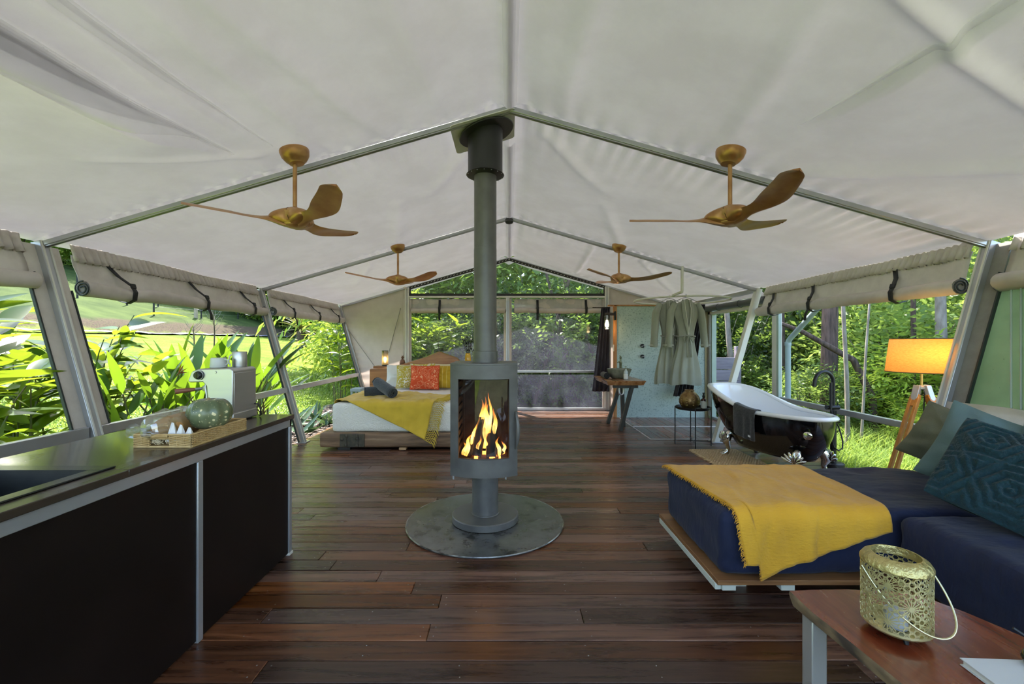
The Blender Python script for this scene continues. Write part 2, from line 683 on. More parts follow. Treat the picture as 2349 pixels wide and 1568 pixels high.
# rafters and posts
def tent_frame(y, idx, words):
    for sgn in (-1, 1):
        if idx == 0:
            continue
        side = {(-1, 1): 'aluminium rafter rising from the counter side to the flue plate', (1, 1): 'aluminium rafter rising from the daybed side to the flue plate',
                (-1, 2): 'aluminium rafter between the counter fan and the bed fan', (1, 2): 'aluminium rafter holding the shower rail rod',
                (-1, 3): 'thin aluminium rafter along the gable above the bed', (1, 3): 'thin aluminium rafter along the gable above the shower'}[(sgn, idx)]
        r = thing('roof_rafter', side, 'rafter', (0, y, RIDGE), kind='structure')
        d = 0.045 if idx < 3 else 0.035
        a, b = V(0, y, RIDGE - 0.02), V(sgn * (EX - 0.02) + (0.08 if (sgn, idx) == (1, 1) else 0), y, EZ - 0.02)
        MB().beam(a, b, d, d * 0.8).build('rail', MT['alu'], r, bevel=0.004)
        dz = V(0, 0, -d * 0.45)
        MB().beam(a + dz + V(0, -d * 0.28, 0), b + dz + V(0, -d * 0.28, 0), 0.008, 0.012).build('rib', MT['alu'], r)
        MB().beam(a + dz + V(0, d * 0.28, 0), b + dz + V(0, d * 0.28, 0), 0.008, 0.012).build('rib', MT['alu'], r)


for i, y in enumerate(RY):
    tent_frame(y, i, '')

PL = {(-1, 1): 'leaning aluminium post behind the kitchen counter', (-1, 2): 'leaning aluminium post between the counter and the bed', (-1, 3): 'leaning aluminium corner post behind the bed',
      (1, 1): 'leaning aluminium post behind the daybed cushions', (1, 2): 'cream leaning post standing beside the bath head', (1, 3): None}
for (sgn, i), lab in PL.items():
    if lab is None:
        continue
    y = RY[i]
    p = thing('tent_post', lab, 'post', (sgn * FX, y, 0), kind='structure')
    dxp = 0.09 if (sgn, i) == (1, 1) else 0.0
    a, b = V(sgn * FX + dxp, y, 0.0), V(sgn * (EX - 0.01) + dxp, y, EZ)
    main = MT['white_metal'] if (sgn, i) == (1, 2) else MT['alu']
    w = 0.085 if (sgn, i) == (1, 2) else 0.07
    n = V(-sgn, 0, LEAN).normalized()
    MB().beam(a, b, w, 0.07, up=n).build('shaft', main, p, bevel=0.004)
    if (sgn, i) != (1, 2):
        for dy in (-0.024, 0.024):
            MB().beam(a + n * 0.037 + V(0, dy, 0), b + n * 0.037 + V(0, dy, 0), 0.012, 0.008, up=n).build('rib', MT['white_metal'], p)
        for s in ((-1, 1) if (sgn, i) != (1, 1) else (-1,)):       # canvas flange each side
            wd = 0.10 if i == 1 else 0.055
            q = s * (w / 2 + wd / 2)
            MB().beam(a + V(0, q, 0.02) - n * 0.01, b + V(0, q, -0.02) - n * 0.01, wd, 0.012, up=n).build('flange', MT['canvas'] if not (sgn == 1 and i == 1) else MT['canvas_dark'], p)
            q2 = s * (w / 2 + wd + 0.006)
            MB().beam(a + V(0, q2, 0.02) - n * 0.01, a.lerp(b, 0.84) + V(0, q2, 0) - n * 0.01, 0.012, 0.02, up=n).build('edge_seal', MT['rubber'], p)
    MB().box(sgn * FX + dxp - 0.07, sgn * FX + dxp + 0.07, y - 0.07, y + 0.07, 0, 0.012).build('foot_plate', MT['alu'], p, bevel=0.003)

# ------------------------------------------------------------------ floor of individual boards
random.seed(5)
floor = thing('floor', 'dark reclaimed timber floorboards across the whole tent', None, (0, 0, 0), kind='structure')
MB().box(-2.9, 3.72, 0.2, 9.15, -0.14, -0.027).build('subfloor', mat('subfloor_dark', (0.006, 0.004, 0.003), rough=0.9), floor)
bw = 0.1245
yy = 0.9
k = 0
nail = []
while yy < 9.1:
    y1 = yy + bw
    x = -2.88 if True else -3
    xr = 3.70
    if yy < 2.0:
        segs_x = [-1.5 + random.uniform(-0.2, 0.2), random.uniform(-0.4, 0.4), 2.9]
    cur = -2.88
    while cur < xr - 0.02:
        ln = random.uniform(1.5, 3.2)
        nx = cur + ln
        if cur == -2.88:
            nx = cur + random.uniform(0.9, 2.6)
        if xr - nx < 0.7:
            nx = xr
        # wet-area tiles replace boards in the shower corner
        if yy > 6.2 and y1 < 8.05 and nx > 2.0:
            nx = 2.0
        dz = random.uniform(-0.0015, 0.0015)
        g = 0.0018
        xa, xb = cur + 0.001, nx - 0.001
        m = MB()
        b = 0.0030
        m.add([(xa, yy + g, -0.028), (xb, yy + g, -0.028), (xb, y1 - g, -0.028), (xa, y1 - g, -0.028),
               (xa, yy + g, dz - b), (xb, yy + g, dz - b), (xb, y1 - g, dz - b), (xa, y1 - g, dz - b),
               (xa + b, yy + g + b, dz), (xb - b, yy + g + b, dz), (xb - b, y1 - g - b, dz), (xa + b, y1 - g - b, dz)],
              [(0, 1, 5, 4), (1, 2, 6, 5), (2, 3, 7, 6), (3, 0, 4, 7), (4, 5, 9, 8), (5, 6, 10, 9), (6, 7, 11, 10), (7, 4, 8, 11), (8, 9, 10, 11)])
        o = m.build('floorboard', MT['plank'], floor, smooth=False)
        xm = xa + 0.03
        if yy < 5:
            for xn in [xa + 0.03, xb - 0.03] + [xa + (xb - xa) * q for q in (0.33, 0.66)]:
                for yn in (yy + 0.03, y1 - 0.03):
                    if random.random() < 0.8:
                        nail.append((xn + random.uniform(-0.006, 0.006), yn, dz))
        cur = nx
        if yy > 6.2 and y1 < 8.05 and cur >= 2.0:
            break
    yy = y1
mn = MB()
for (x, y, z) in nail:
    mn.lathe([(0.0035, 0.0), (0.0028, 0.0008)], 6, (x, y, z), cap0=False)
tag(mn.build('nail_head', mat('nail_steel', (0.35, 0.33, 0.32), rough=0.4, metal=0.6), floor), kind='stuff')

# shower tray: wood-look tiles with pale grout
tile_m = wood_mat('wood_look_tile', [(0.09, 0.034, 0.022), (0.19, 0.075, 0.048), (0.28, 0.14, 0.10)], 'Y', rough=0.22, scale=1.6, bump=0.05, stretch=14)
MB().box(2.0, 3.70, 6.22, 8.05, -0.028, -0.006).build('grout_bed', mat('pale_grout', (0.50, 0.45, 0.43), rough=0.8), floor)
for (ya, yb) in ((6.23, 7.12), (7.16, 8.04)):
    x = 2.02
    sk = 0
    while x < 3.68:
        x2 = min(x + 0.145, 3.69)
        MB().add([(x + .002, ya, -0.01), (x2 - .002, ya, -0.01), (x2 - .002, yb, -0.01), (x + .002, yb, -0.01), (x + .002, ya, 0.0), (x2 - .002, ya, 0.0), (x2 - .002, yb, 0.0), (x + .002, yb, 0.0)],
                 [(4, 5, 6, 7), (0, 1, 5, 4), (1, 2, 6, 5), (2, 3, 7, 6), (3, 0, 4, 7)]).build('floor_tile', tile_m, floor, smooth=False)
        x = x2
MB().box(2.0, 3.70, 7.12, 7.16, -0.02, 0.004).build('drain_strip', mat('white_drain', (0.75, 0.73, 0.72), rough=0.4), floor)
MB().box(1.985, 2.005, 6.2, 8.05, -0.02, 0.004).build('tray_edge', mat('pale_edge', (0.62, 0.58, 0.56), rough=0.4), floor)
MB().box(1.985, 3.70, 6.195, 6.215, -0.02, 0.004).build('tray_edge', bpy.data.materials['pale_edge'], floor)

# ------------------------------------------------------------------ side rails
def side_rail(label, sgn, y0, y1, x, z, h=0.07):
    o = MB().beam(V(sgn * x, y0, z), V(sgn * x, y1, z), 0.05, h).build('wall_rail', MT['alu'], bevel=0.004)
    return tag(o, label, 'rail', kind='structure')


side_rail('low aluminium wall rail behind the counter bench', -1, 0.4, RY[1] - 0.05, lean_x(0.72), 0.72, 0.08)
side_rail('aluminium wall rail behind the espresso machine', -1, RY[1] + 0.05, RY[2] - 0.05, lean_x(0.72), 0.72)
side_rail('aluminium wall rail in front of the lawn beside the bed', -1, RY[2] + 0.05, RY[3] - 0.05, lean_x(0.72), 0.72)
side_rail('aluminium balustrade rail passing behind the bath', 1, 3.3, 5.95, 3.67, 0.60, 0.06)
side_rail('short aluminium rail beside the shower window', 1, 6.06, 7.95, 3.67, 0.60, 0.06)

# ------------------------------------------------------------------ rolled blinds
def blind(label, p0, p1, out, up, drop, roll_r, straps, seed=0, strap_tilt=0.12, dark_end=True, gather=True, tail=None):
    """canvas flap hung between p0 and p1, rolled at the foot; out: direction to the room, up: slope direction of the wall"""
    p0, p1 = Vector(p0), Vector(p1)
    out, up = Vector(out).normalized(), Vector(up).normalized()
    d = (p1 - p0)
    L = d.length
    d.normalize()
    t = thing('rolled_blind', label, 'blind', tuple((p0 + p1) / 2 - up * drop))
    fl = MB()

    def flap(u, v):
        s = u * L
        p = p0 + d * s - up * (v * (drop + 0.01))
        return p + out * (0.010 * nz(s * 3, v * 2, seed) * 1.5 + 0.006 * math.sin(s * 23 + 3 * nz(s * 2, seed)) * (1 - v))
    fl.grid(flap, int(L * 22), 6)
    fl.build('flap', MT['canvas'], t, angle=180, solid=0.004)
    rl = MB()
    n = 14

    def roll(u, v):
        s = u * L
        a = 2 * PI * v
        sag = -0.014 * nz(s * 1.3, seed + 4) - 0.008 * sum(math.exp(-((s / L - q) / 0.03) ** 2) * -1 for q in straps)
        rr = roll_r * (1 + 0.22 * nz(s * 2.6, math.cos(a) * 0.8, math.sin(a) * 0.8 + seed) + 0.10 * nz(s * 9, math.cos(a) * 1.6 + seed, math.sin(a) * 1.6))
        pinch = 1 - 0.14 * sum(math.exp(-((s / L - q) * L / 0.05) ** 2) for q in straps)
        c = p0 + d * s - up * (drop + roll_r * 0.7) + V(0, 0, -1) * sag + out * 0.02
        return c + out * (rr * pinch * math.cos(a)) + up * (rr * pinch * 0.92 * math.sin(a))
    rl.grid(roll, int(L * 20), n, cv=True)
    ro = rl.build('roll', MT['canvas'], t, angle=180)
    for e in (0, 1):
        c = p0 + d * (e * L) - up * (drop + roll_r * 0.7) + out * 0.02
        # coiled end: edging that spirals inwards
        sp = MB()
        pts = []
        for q in range(34):
            a = q / 33 * 2 * PI * 2.2 + 1.2
            r = roll_r * (1.0 - 0.72 * q / 33)
            pts.append(c + d * (0.004 * (1 if e else -1)) + out * (r * math.cos(a)) + up * (r * math.sin(a)))
        sp.tube(pts, 0.0055, 5)
        sp.build('coil_edge', MT['rubber'], t)
        ed = MB().lathe([(roll_r * 0.93, 0), (roll_r * 0.5, 0.001), (0.001, 0.0)], 14, (0, 0, 0), cap0=False)
        R = Matrix((out, up, d if e else -d)).transposed()
        ed.move(Matrix.Translation(c - d * (0.006 * (1 if e else -1))) @ R.to_4x4())
        ed.build('coil_face', MT['canvas_dark'], t)
    for qi, q in enumerate(straps):
        c = p0 + d * (q * L)
        pts = [c - d * strap_tilt + out * 0.012 - up * 0.02, c - d * (strap_tilt * 0.45) + out * 0.03 - up * (drop * 0.55), c + out * (roll_r * 1.0 + 0.015) - up * (drop - roll_r * 0.2),
               c + out * (roll_r * 1.12 + 0.02) - up * (drop + roll_r * 0.7), c + out * (roll_r * 0.7 + 0.02) - up * (drop + roll_r * 1.75),
               c + out * 0.0 - up * (drop + roll_r * 1.95), c - out * roll_r - up * (drop + roll_r * 1.3)]
        sm = MB()
        wv = d * 0.023
        vs = []
        for p in pts:
            vs += [p - wv, p + wv]
        sm.add(vs, [(2 * i, 2 * i + 1, 2 * i + 3, 2 * i + 2) for i in range(len(pts) - 1)])
        so = sm.build('strap', MT['black_web'], t, solid=0.004, angle=60)
        bc = pts[2]
        bk = MB().beam(bc - d * 0.026 + out * 0.006, bc + d * 0.026 + out * 0.006, 0.04, 0.014, up=out)
        bk.build('buckle', MT['black_web'], so, bevel=0.004)
        if tail and qi in tail:
            tl = MB()
            a = pts[4]
            tp = [a, a - up * 0.06 + out * 0.012, a - up * 0.13]
            vs = []
            for p in tp:
                vs += [p - wv * 0.9, p + wv * 0.9]
            tl.add(vs, [(0, 1, 3, 2), (2, 3, 5, 4)])
            tl.build('strap_tail', MT['black_web'], so, solid=0.003)
    if gather:
        gm = MB()

        def gath(u, v):
            s = u * L
            w = 0.022 * math.sin(s * 2 * PI / 0.062 + 4 * nz(s * 3, seed + 7))
            return p0 + d * s + up * (0.085 - 0.14 * v) + out * (0.014 + w * (0.25 + 1.1 * v) * 0.9) + V(0, 0, 0.008 * nz(s * 6, seed))
        gm.grid(gath, int(L * 70), 3)
        gm.build('gathered_hem', MT['canvas'], t, angle=180, solid=0.003)
    return t


def side_blind(label, sgn, y0, y1, straps, seed, drop=0.235, r=0.062, tilt=0.1, ex=0.0, tail=None):
    up = V(sgn * LEAN, 0, 1).normalized()
    out = V(-sgn, 0, LEAN)
    x = lean_x(2.045) + ex
    blind(label, (sgn * x, y0, 2.045), (sgn * x, y1, 2.045), out, up, drop, r, straps, seed, tilt, tail=tail)


side_blind('rolled canvas blind over the tall ginger, nearest the sink', -1, 0.8, RY[1] - 0.13, [0.3], 1, drop=0.22)
side_blind('rolled canvas blind above the espresso machine with three black straps', -1, RY[1] + 0.22, RY[2] - 0.07, [0.16, 0.53, 0.88], 2, tilt=0.13, tail=(1,))
side_blind('rolled canvas blind beside the bed', -1, RY[2] + 0.16, RY[3] - 0.09, [0.2, 0.55, 0.88], 3, drop=0.22, tilt=0.13, tail=(0,))
side_blind('rolled canvas blind above the floor lamp and bath', 1, RY[1] + 0.08, RY[2] - 0.10, [0.20, 0.60, 0.88], 4, tilt=-0.12, tail=(1,), ex=0.05)
side_blind('rolled canvas blind above the green panel behind the daybed', 1, 0.8, RY[1] - 0.15, [0.35], 5, drop=0.23, r=0.07, ex=0.09)

BY = RY[3]
blind('rolled canvas blind in the gable wall behind the flue', (-1.96, BY, 2.235), (-0.07, BY, 2.235), (0, -1, 0), (0, 0, 1), 0.20, 0.055, [0.30], 11, 0.0, gather=False, tail=(0,))
blind('rolled canvas blind in the gable wall beside the shower', (0.10, BY, 2.235), (1.90, BY, 2.235), (0, -1, 0), (0, 0, 1), 0.20, 0.055, [0.26, 0.80], 12, 0.0, gather=False, tail=(0,))

# ------------------------------------------------------------------ gable end wall
wall_back = thing('wall_back', 'gable end of the tent with canvas side panels and aluminium posts', None, (0, BY, 0), kind='structure')


def back_canvas(xa_top, xa_bot, xb, ztop_fn, seed, sgn):
    m = MB()

    def fn(u, v):
        x_a = mix(xa_bot, xa_top, v)
        x = mix(x_a, xb, u)
        z = v * ztop_fn(x)
        edge = math.exp(-u / 0.18)
        w = 0.020 * edge * math.sin(z * 2 * PI / 0.16 + 3 * nz(z * 2, seed)) * (1.0 - 0.6 * v)
        return (x, BY + 0.02 + w + 0.02 * nz(x * 2, z * 2, seed), z)
    m.grid(fn, 40, 70)
    return m


MT['canvas_thin'] = cloth_trans('thin_wall_canvas', (0.66, 0.60, 0.56), (0.60, 0.54, 0.50), 0.30, scale=5, bump=0.2, tcol=(0.72, 0.58, 0.52))
back_canvas(-EX, -FX, -2.08, lambda x: RIDGE - PITCH * abs(x), 1, -1).build('canvas_panel', MT['canvas_thin'], wall_back, angle=180)
back_canvas(EX, FX, 1.98, lambda x: RIDGE - PITCH * abs(x), 2, 1).build('canvas_panel', MT['canvas_thin'], wall_back, angle=180)
for pts in ([(-3.31, BY - 0.005, 1.72), (-2.68, BY - 0.005, 0.85)], [(-2.18, BY - 0.005, 2.05), (-2.42, BY - 0.005, 1.15)]):
    MB().tube(pts, 0.006, 5).build('guy_line', MT['canvas_dark'], wall_back)
for x, w in ((-2.045, 0.085), (-0.03, 0.075), (1.955, 0.085)):
    zt = RIDGE - PITCH * abs(x) - 0.04 if abs(x) > 1 else 2.27
    MB().box(x - w / 2, x + w / 2, BY - 0.05, BY + 0.03, 0.0, zt).build('post', MT['white_metal'], wall_back, bevel=0.005)
    for dx in (-w / 2 - 0.022, w / 2 + 0.022):
        MB().box(x + dx - 0.02, x + dx + 0.02, BY - 0.02, BY + 0.0, 0.0, min(zt, 2.24)).build('zip_strip', MT['canvas'], wall_back)
    for dx in (-0.012, 0.012):
        MB().box(x + dx - 0.004, x + dx + 0.004, BY - 0.058, BY - 0.05, 0.0, zt).build('rib', MT['alu'], wall_back)
MB().box(-2.09, 2.0, BY - 0.045, BY + 0.02, 2.255, 2.29).build('head_rail', MT['white_metal'], wall_back, bevel=0.004)
MB().box(-2.0, 1.93, BY - 0.03, BY + 0.02, 0.755, 0.80).build('middle_rail', MT['alu'], wall_back, bevel=0.004)
MB().box(-2.0, 1.93, BY - 0.06, BY + 0.04, 0.0, 0.05).build('sill', MT['alu'], wall_back, bevel=0.004)
MB().box(-0.04 - 0.02, 0.0, BY - 0.058, BY - 0.05, 0.0, 2.2).build('post_face', MT['alu'], wall_back)

MT['pane'] = pane_mat('clear_plastic_film', (0.90, 0.93, 0.93), 0.042, (0.66, 0.68, 0.98), 0.02)
MT['pane_gable'] = pane_mat('clear_gable_film', (0.86, 0.92, 0.90), 0.10, (0.72, 0.85, 0.86), 0.04)
n_w = 0
for (x0, x1) in ((-2.0, -0.07), (0.01, 1.91)):
    n_w += 1
    w = thing('window_%d' % n_w, ['clear plastic window behind the bed and flue', 'clear plastic door window beside the shower wall'][n_w - 1], None, ((x0 + x1) / 2, BY, 0), kind='structure')
    for z0, z1 in ((0.05, 0.755), (0.80, 2.255)):
        MB().add([(x0, BY - 0.004, z0), (x1, BY - 0.004, z0), (x1, BY - 0.004, z1), (x0, BY - 0.004, z1)], [(0, 1, 2, 3)]).build('pane', MT['pane'], w, smooth=False)
g = thing('window_3', 'triangular clear plastic gable window with a dark zipped border', None, (0, BY, 2.3), kind='structure')
zt = lambda x: RIDGE - PITCH * abs(x) - 0.035
MB().add([(-2.0, BY, 2.29), (1.92, BY, 2.29), (1.92, BY, zt(1.92)), (0, BY, zt(0)), (-2.0, BY, zt(2.0))], [(0, 1, 2, 3, 4)]).build('pane', MT['pane_gable'], g, smooth=False)
for a, b in (((-2.0, zt(2.0) - 0.02), (0, zt(0) - 0.02)), ((0, zt(0) - 0.02), (1.92, zt(1.92) - 0.02)), ((-2.0, 2.315), (1.92, 2.315)), ((-1.985, 2.29), (-1.985, zt(2.0))), ((1.905, 2.29), (1.905, zt(1.92)))):
    MB().beam((a[0], BY - 0.012, a[1]), (b[0], BY - 0.012, b[1]), 0.015, 0.055).build('zip_border', MT['zip'], g)
teeth = MB()
for i in range(60):
    x = -1.95 + i * 0.065
    teeth.beam((x - 0.012, BY - 0.022, zt(x) - 0.028), (x + 0.012, BY - 0.022, zt(x + 0.02) - 0.012), 0.004, 0.008)
teeth.build('lacing', MT['white_metal'], g)
tag(MB().lathe([(0.028, 0), (0.03, 0.01), (0.03, 0.03), (0.02, 0.04)], 14, (-2.07, BY - 0.10, 2.43)).build('round_lamp_cap', MT['white_metal']),
    'small round white fitting at the gable post behind the bed fan', 'fitting')

# ------------------------------------------------------------------ daybed-side wall: canvas skirt and green panel
wall_right = thing('wall_right', 'leaning canvas wall behind the daybed with a green translucent sheet', None, (3.0, 1.8, 0), kind='structure')
skirt = MB()


def sk(u, v):
    z = v * 0.95
    y = mix(0.4, RY[1] - 0.02, u)
    return (lean_x(z) + 0.05 + 0.02 * nz(y * 2, z * 2, 4), y, z + (0.012 * nz(y * 3, 0, 2) if v > 0.9 else 0))


skirt.grid(sk, 50, 12)
skirt.build('canvas_skirt', MT['canvas'], wall_right, angle=180)
m, nt, N, L, p = new_mat('mossy_green_sheet')
tc = N.new('ShaderNodeTexCoord')
t1 = N.new('ShaderNodeTexNoise'); t1.inputs['Scale'].default_value = 2.2; t1.inputs['Detail'].default_value = 5
t2 = N.new('ShaderNodeTexVoronoi'); t2.inputs['Scale'].default_value = 16; t2.inputs['Randomness'].default_value = 1
L.new(tc.outputs['Object'], t1.inputs['Vector']); L.new(tc.outputs['Object'], t2.inputs['Vector'])
r1 = ramp(N, [(0.35, (0.17, 0.24, 0.115)), (0.65, (0.27, 0.36, 0.18))])
r2 = ramp(N, [(0.035, (0.10, 0.12, 0.05)), (0.075, (1, 1, 1))])
L.new(t1.outputs[0], r1.inputs[0]); L.new(t2.outputs['Distance'], r2.inputs[0])
mx = N.new('ShaderNodeMix'); mx.data_type = 'RGBA'; mx.blend_type = 'MULTIPLY'; mx.inputs[0].default_value = 0.8
L.new(r1.outputs[0], mx.inputs[6]); L.new(r2.outputs[0], mx.inputs[7])
L.new(mx.outputs[2], p.inputs['Base Color'])
p.inputs['Roughness'].default_value = 0.5
tr = N.new('ShaderNodeBsdfTranslucent'); L.new(mx.outputs[2], tr.inputs[0])
ms = N.new('ShaderNodeMixShader'); ms.inputs[0].default_value = 0.45
L.new(p.outputs[0], ms.inputs[1]); L.new(tr.outputs[0], ms.inputs[2])
L.new(ms.outputs[0], [n for n in N if n.type == 'OUTPUT_MATERIAL'][0].inputs[0])
MT['green_sheet'] = m
gs = MB()
gs.grid(lambda u, v: (lean_x(mix(0.93, 2.0, v)) + 0.11 + 0.012 * nz(u * 4, v * 3, 3), mix(0.5, RY[1] - 0.12, u), mix(0.93, 2.0, v)), 20, 8)
gs.build('green_sheet', MT['green_sheet'], wall_right, angle=180)
for du in (0.0, 0.045, 0.085):
    a = V(3.18, 3.18 / (1.140 + du * 0.5), 0.95)
    b = V(lean_x(1.8) + 0.09, (lean_x(1.8) + 0.09) / (1.140 + du * 0.5), 1.8)
    MB().tube([a, b], 0.006 if du < 0.08 else 0.02, 6).build('sheet_batten', MT['green_metal'], wall_right)

# wet-area window frame and channel posts
side_frame = thing('window_4', 'pale green framed window opening beside the shower', None, (3.66, 7, 0), kind='structure')
MB().box(3.62, 3.70, RY[2] - 0.05, RY[2] + 0.05, 0, 2.1).build('channel_post', MT['white_metal'], side_frame, bevel=0.004)
MB().box(3.62, 3.66, RY[2] - 0.10, RY[2] - 0.055, 0, 2.1).build('jamb', MT['green_metal'], side_frame, bevel=0.003)
MB().box(3.62, 3.70, 7.86, 7.98, 0, 2.02).build('jamb', MT['green_metal'], side_frame, bevel=0.004)
MB().box(3.60, 3.63, 7.90, 7.98, 0, 2.02).build('jamb_strip', MT['alu'], side_frame, bevel=0.003)
MB().box(3.60, 3.70, RY[2] + 0.05, 7.98, 1.86, 1.91).build('head_rail', MT['white_metal'], side_frame, bevel=0.004)
MB().box(3.62, 3.70, RY[2] + 0.05, 7.98, 0.0, 0.04).build('sill', MT['alu'], side_frame)
mdr = MB()
mdr.grid(lambda u, v: (3.58 + 0.055 * math.cos(2 * PI * v) * (1 + .1 * nz(u * 5, v)), mix(6.1, 7.98, u), 1.965 + 0.055 * math.sin(2 * PI * v) * (1 + 0.1 * nz(u * 6, 3))), 30, 12, cv=True)
mdr.lathe([(0.05, 0), (0.001, 0.001)], 12, (0, 0, 0))
mdr2 = MB().grid(lambda u, v: (3.58 + 0.055 * math.cos(2 * PI * v) * (1 + .1 * nz(u * 5, v)), mix(6.1, 7.98, u), 1.965 + 0.055 * math.sin(2 * PI * v) * (1 + 0.1 * nz(u * 6, 3))), 30, 12, cv=True)
rb = thing('rolled_blind', 'dark grey rolled plastic blind above the shower window', 'blind', (3.58, 7.0, 1.96))
mdr2.build('roll', mat('dark_grey_pvc', (0.10, 0.105, 0.10), rough=0.35), rb, angle=180)
for yq in (6.8, 7.5):
    MB().tube([(3.58 + 0.06 * math.cos(a), yq, 1.965 + 0.06 * math.sin(a)) for a in [i * PI / 8 for i in range(16)]], 0.004, 5, closed=True).build('band', MT['rubber'], rb)
# canvas strip over that blind up to the eave
MB().grid(lambda u, v: (3.56 - 0.14 * v + 0.01 * nz(u * 6, v * 2), mix(RY[2] + 0.06, BY, u), mix(2.02, 2.115, v)), 40, 4).build('canvas_strip', MT['roof'], side_frame, angle=180)

# downpipe outside
dp = thing('downpipe', 'grey green downpipe with a bend outside beyond the bath', 'pipe', (3.9, 6.05, -0.3))
MB().tube([(3.80, 6.0, -0.3), (3.80, 6.0, 1.34), (3.80, 5.985, 1.385), (3.80, 5.95, 1.42), (3.80, 5.4, 1.80), (3.80, 5.3, 1.87)], 0.034, 12).build('pipe', MT['blue_metal'], dp, angle=60)
for z in (0.4, 1.32):
    MB().lathe([(0.040, 0), (0.040, 0.05)], 14, (3.80, 6.0, z)).build('collar', MT['blue_metal'], dp)

# ================================================================== wood stove with flue
SX, SY = -0.183, 3.37
steel = mat('charcoal_painted_steel', (0.118, 0.117, 0.11), rough=0.42, metal=0.2, col2=(0.16, 0.158, 0.148), scale=9, rvar=0.08)
steel_b = mat('black_painted_flue', (0.022, 0.022, 0.022), rough=0.42, col2=(0.03, 0.03, 0.03), scale=8)
m, nt, N, L, p = new_mat('worn_dark_hearth_plate')
tc = N.new('ShaderNodeTexCoord')
t1 = N.new('ShaderNodeTexNoise'); t1.inputs['Scale'].default_value = 7; t1.inputs['Detail'].default_value = 10; t1.inputs['Roughness'].default_value = 0.7
L.new(tc.outputs['Object'], t1.inputs['Vector'])
r1 = ramp(N, [(0.36, (0.03, 0.03, 0.03)), (0.46, (0.16, 0.165, 0.16)), (0.7, (0.22, 0.225, 0.22))])
L.new(t1.outputs[0], r1.inputs[0]); L.new(r1.outputs[0], p.inputs['Base Color'])
p.inputs['Roughness'].default_value = 0.24; p.inputs['Metallic'].default_value = 0.55
hearth_m = m

h = thing('hearth_plate', 'large round dark metal hearth plate under the stove', 'hearth', (SX, SY, 0.0))
MB().lathe([(0.55, 0.001), (0.592, 0.001), (0.595, 0.006), (0.590, 0.013), (0.582, 0.0135), (0.30, 0.0125), (0.001, 0.0125)], 96, (SX, SY, 0), cap1=False).build('plate', hearth_m, h, angle=50)
MB().tube([(SX + 0.592 * math.cos(a), SY + 0.592 * math.sin(a), 0.010) for a in [i * 2 * PI / 96 for i in range(96)]], 0.0045, 6, closed=True).build('worn_rim', mat('worn_bare_steel_edge', (0.50, 0.50, 0.47), rough=0.35, metal=0.7, col2=(0.08, 0.08, 0.075), scale=14), h)

stove = thing('wood_stove', 'grey pedestal wood stove with a lit fire and tall black flue', 'stove', (SX, SY, 0.0))
MB().lathe([(0.245, 0.0135), (0.252, 0.018), (0.252, 0.060), (0.246, 0.066), (0.11, 0.068)], 64, (SX, SY, 0)).build('base', steel, stove, angle=40)
MB().lathe([(0.108, 0.066), (0.106, 0.072), (0.1, 0.075), (0.1, 0.41)], 40, (SX, SY, 0)).build('pedestal', steel, stove, angle=40)

FW, FD = 0.243, 0.215            # half width, half depth of firebox
BUL = 0.075                       # bulge of the curved front
FZ0, FZ1 = 0.405, 1.205


def front_y(x, off=0.0):
    return SY - FD - BUL * (1 - (x / FW) ** 2) * 1.0 + off + 0.03


WX, WZ0, WZ1 = 0.184, 0.535, 1.105


def front_patch(mb, x0, x1, z0, z1, off, n=14, flip=False):
    mb.grid(lambda u, v: (SX + mix(x0, x1, u), front_y(mix(x0, x1, u), off), mix(z0, z1, v)), n, 2)


door = MB()
TH = 0.03
for off in (0.0, TH):
    front_patch(door, -FW, -WX, FZ0, FZ1, off, 4)
    front_patch(door, WX, FW, FZ0, FZ1, off, 4)
    front_patch(door, -WX, WX, FZ0, WZ0, off)
    front_patch(door, -WX, WX, WZ1, FZ1, off)
for z in (WZ0, WZ1):      # reveals
    door.grid(lambda u, v: (SX + mix(-WX, WX, u), front_y(mix(-WX, WX, u), v * TH), z), 14, 1)
for x in (-WX, WX):
    door.grid(lambda u, v: (SX + x, front_y(x, u * TH), mix(WZ0, WZ1, v)), 1, 2)
for z in (FZ0, FZ1):
    door.grid(lambda u, v: (SX + mix(-FW, FW, u), front_y(mix(-FW, FW, u), v * TH), z), 14, 1)
dr = door.build('door', steel, stove, angle=40, fix=True)
# raised inner lip around the glass
lip = MB()
ring = [(-WX, WZ0), (WX, WZ0), (WX, WZ1), (-WX, WZ1)]
pts = []
for i in range(4):
    a, b = ring[i], ring[(i + 1) % 4]
    for q in range(10):
        x, z = mix(a[0], b[0], q / 10), mix(a[1], b[1], q / 10)
        pts.append((SX + x, front_y(x, 0.012), z))
lip.tube(pts, 0.006, 6, closed=True).build('window_lip', steel_b, dr, angle=60)
gm, nt, N, L, p = new_mat('stove_glass')
N.remove(p)
tp = N.new('ShaderNodeBsdfTransparent'); tp.inputs[0].default_value = (0.86, 0.85, 0.84, 1)
gl = N.new('ShaderNodeBsdfGlossy'); gl.inputs['Roughness'].default_value = 0.02
ms = N.new('ShaderNodeMixShader'); ms.inputs[0].default_value = 0.07
L.new(tp.outputs[0], ms.inputs[1]); L.new(gl.outputs[0], ms.inputs[2])
L.new(ms.outputs[0], [n for n in N if n.type == 'OUTPUT_MATERIAL'][0].inputs[0])
glass_m = gm
MB().grid(lambda u, v: (SX + mix(-WX, WX, u), front_y(mix(-WX, WX, u), 0.018), mix(WZ0, WZ1, v)), 16, 1).build('glass', glass_m, dr, angle=180)
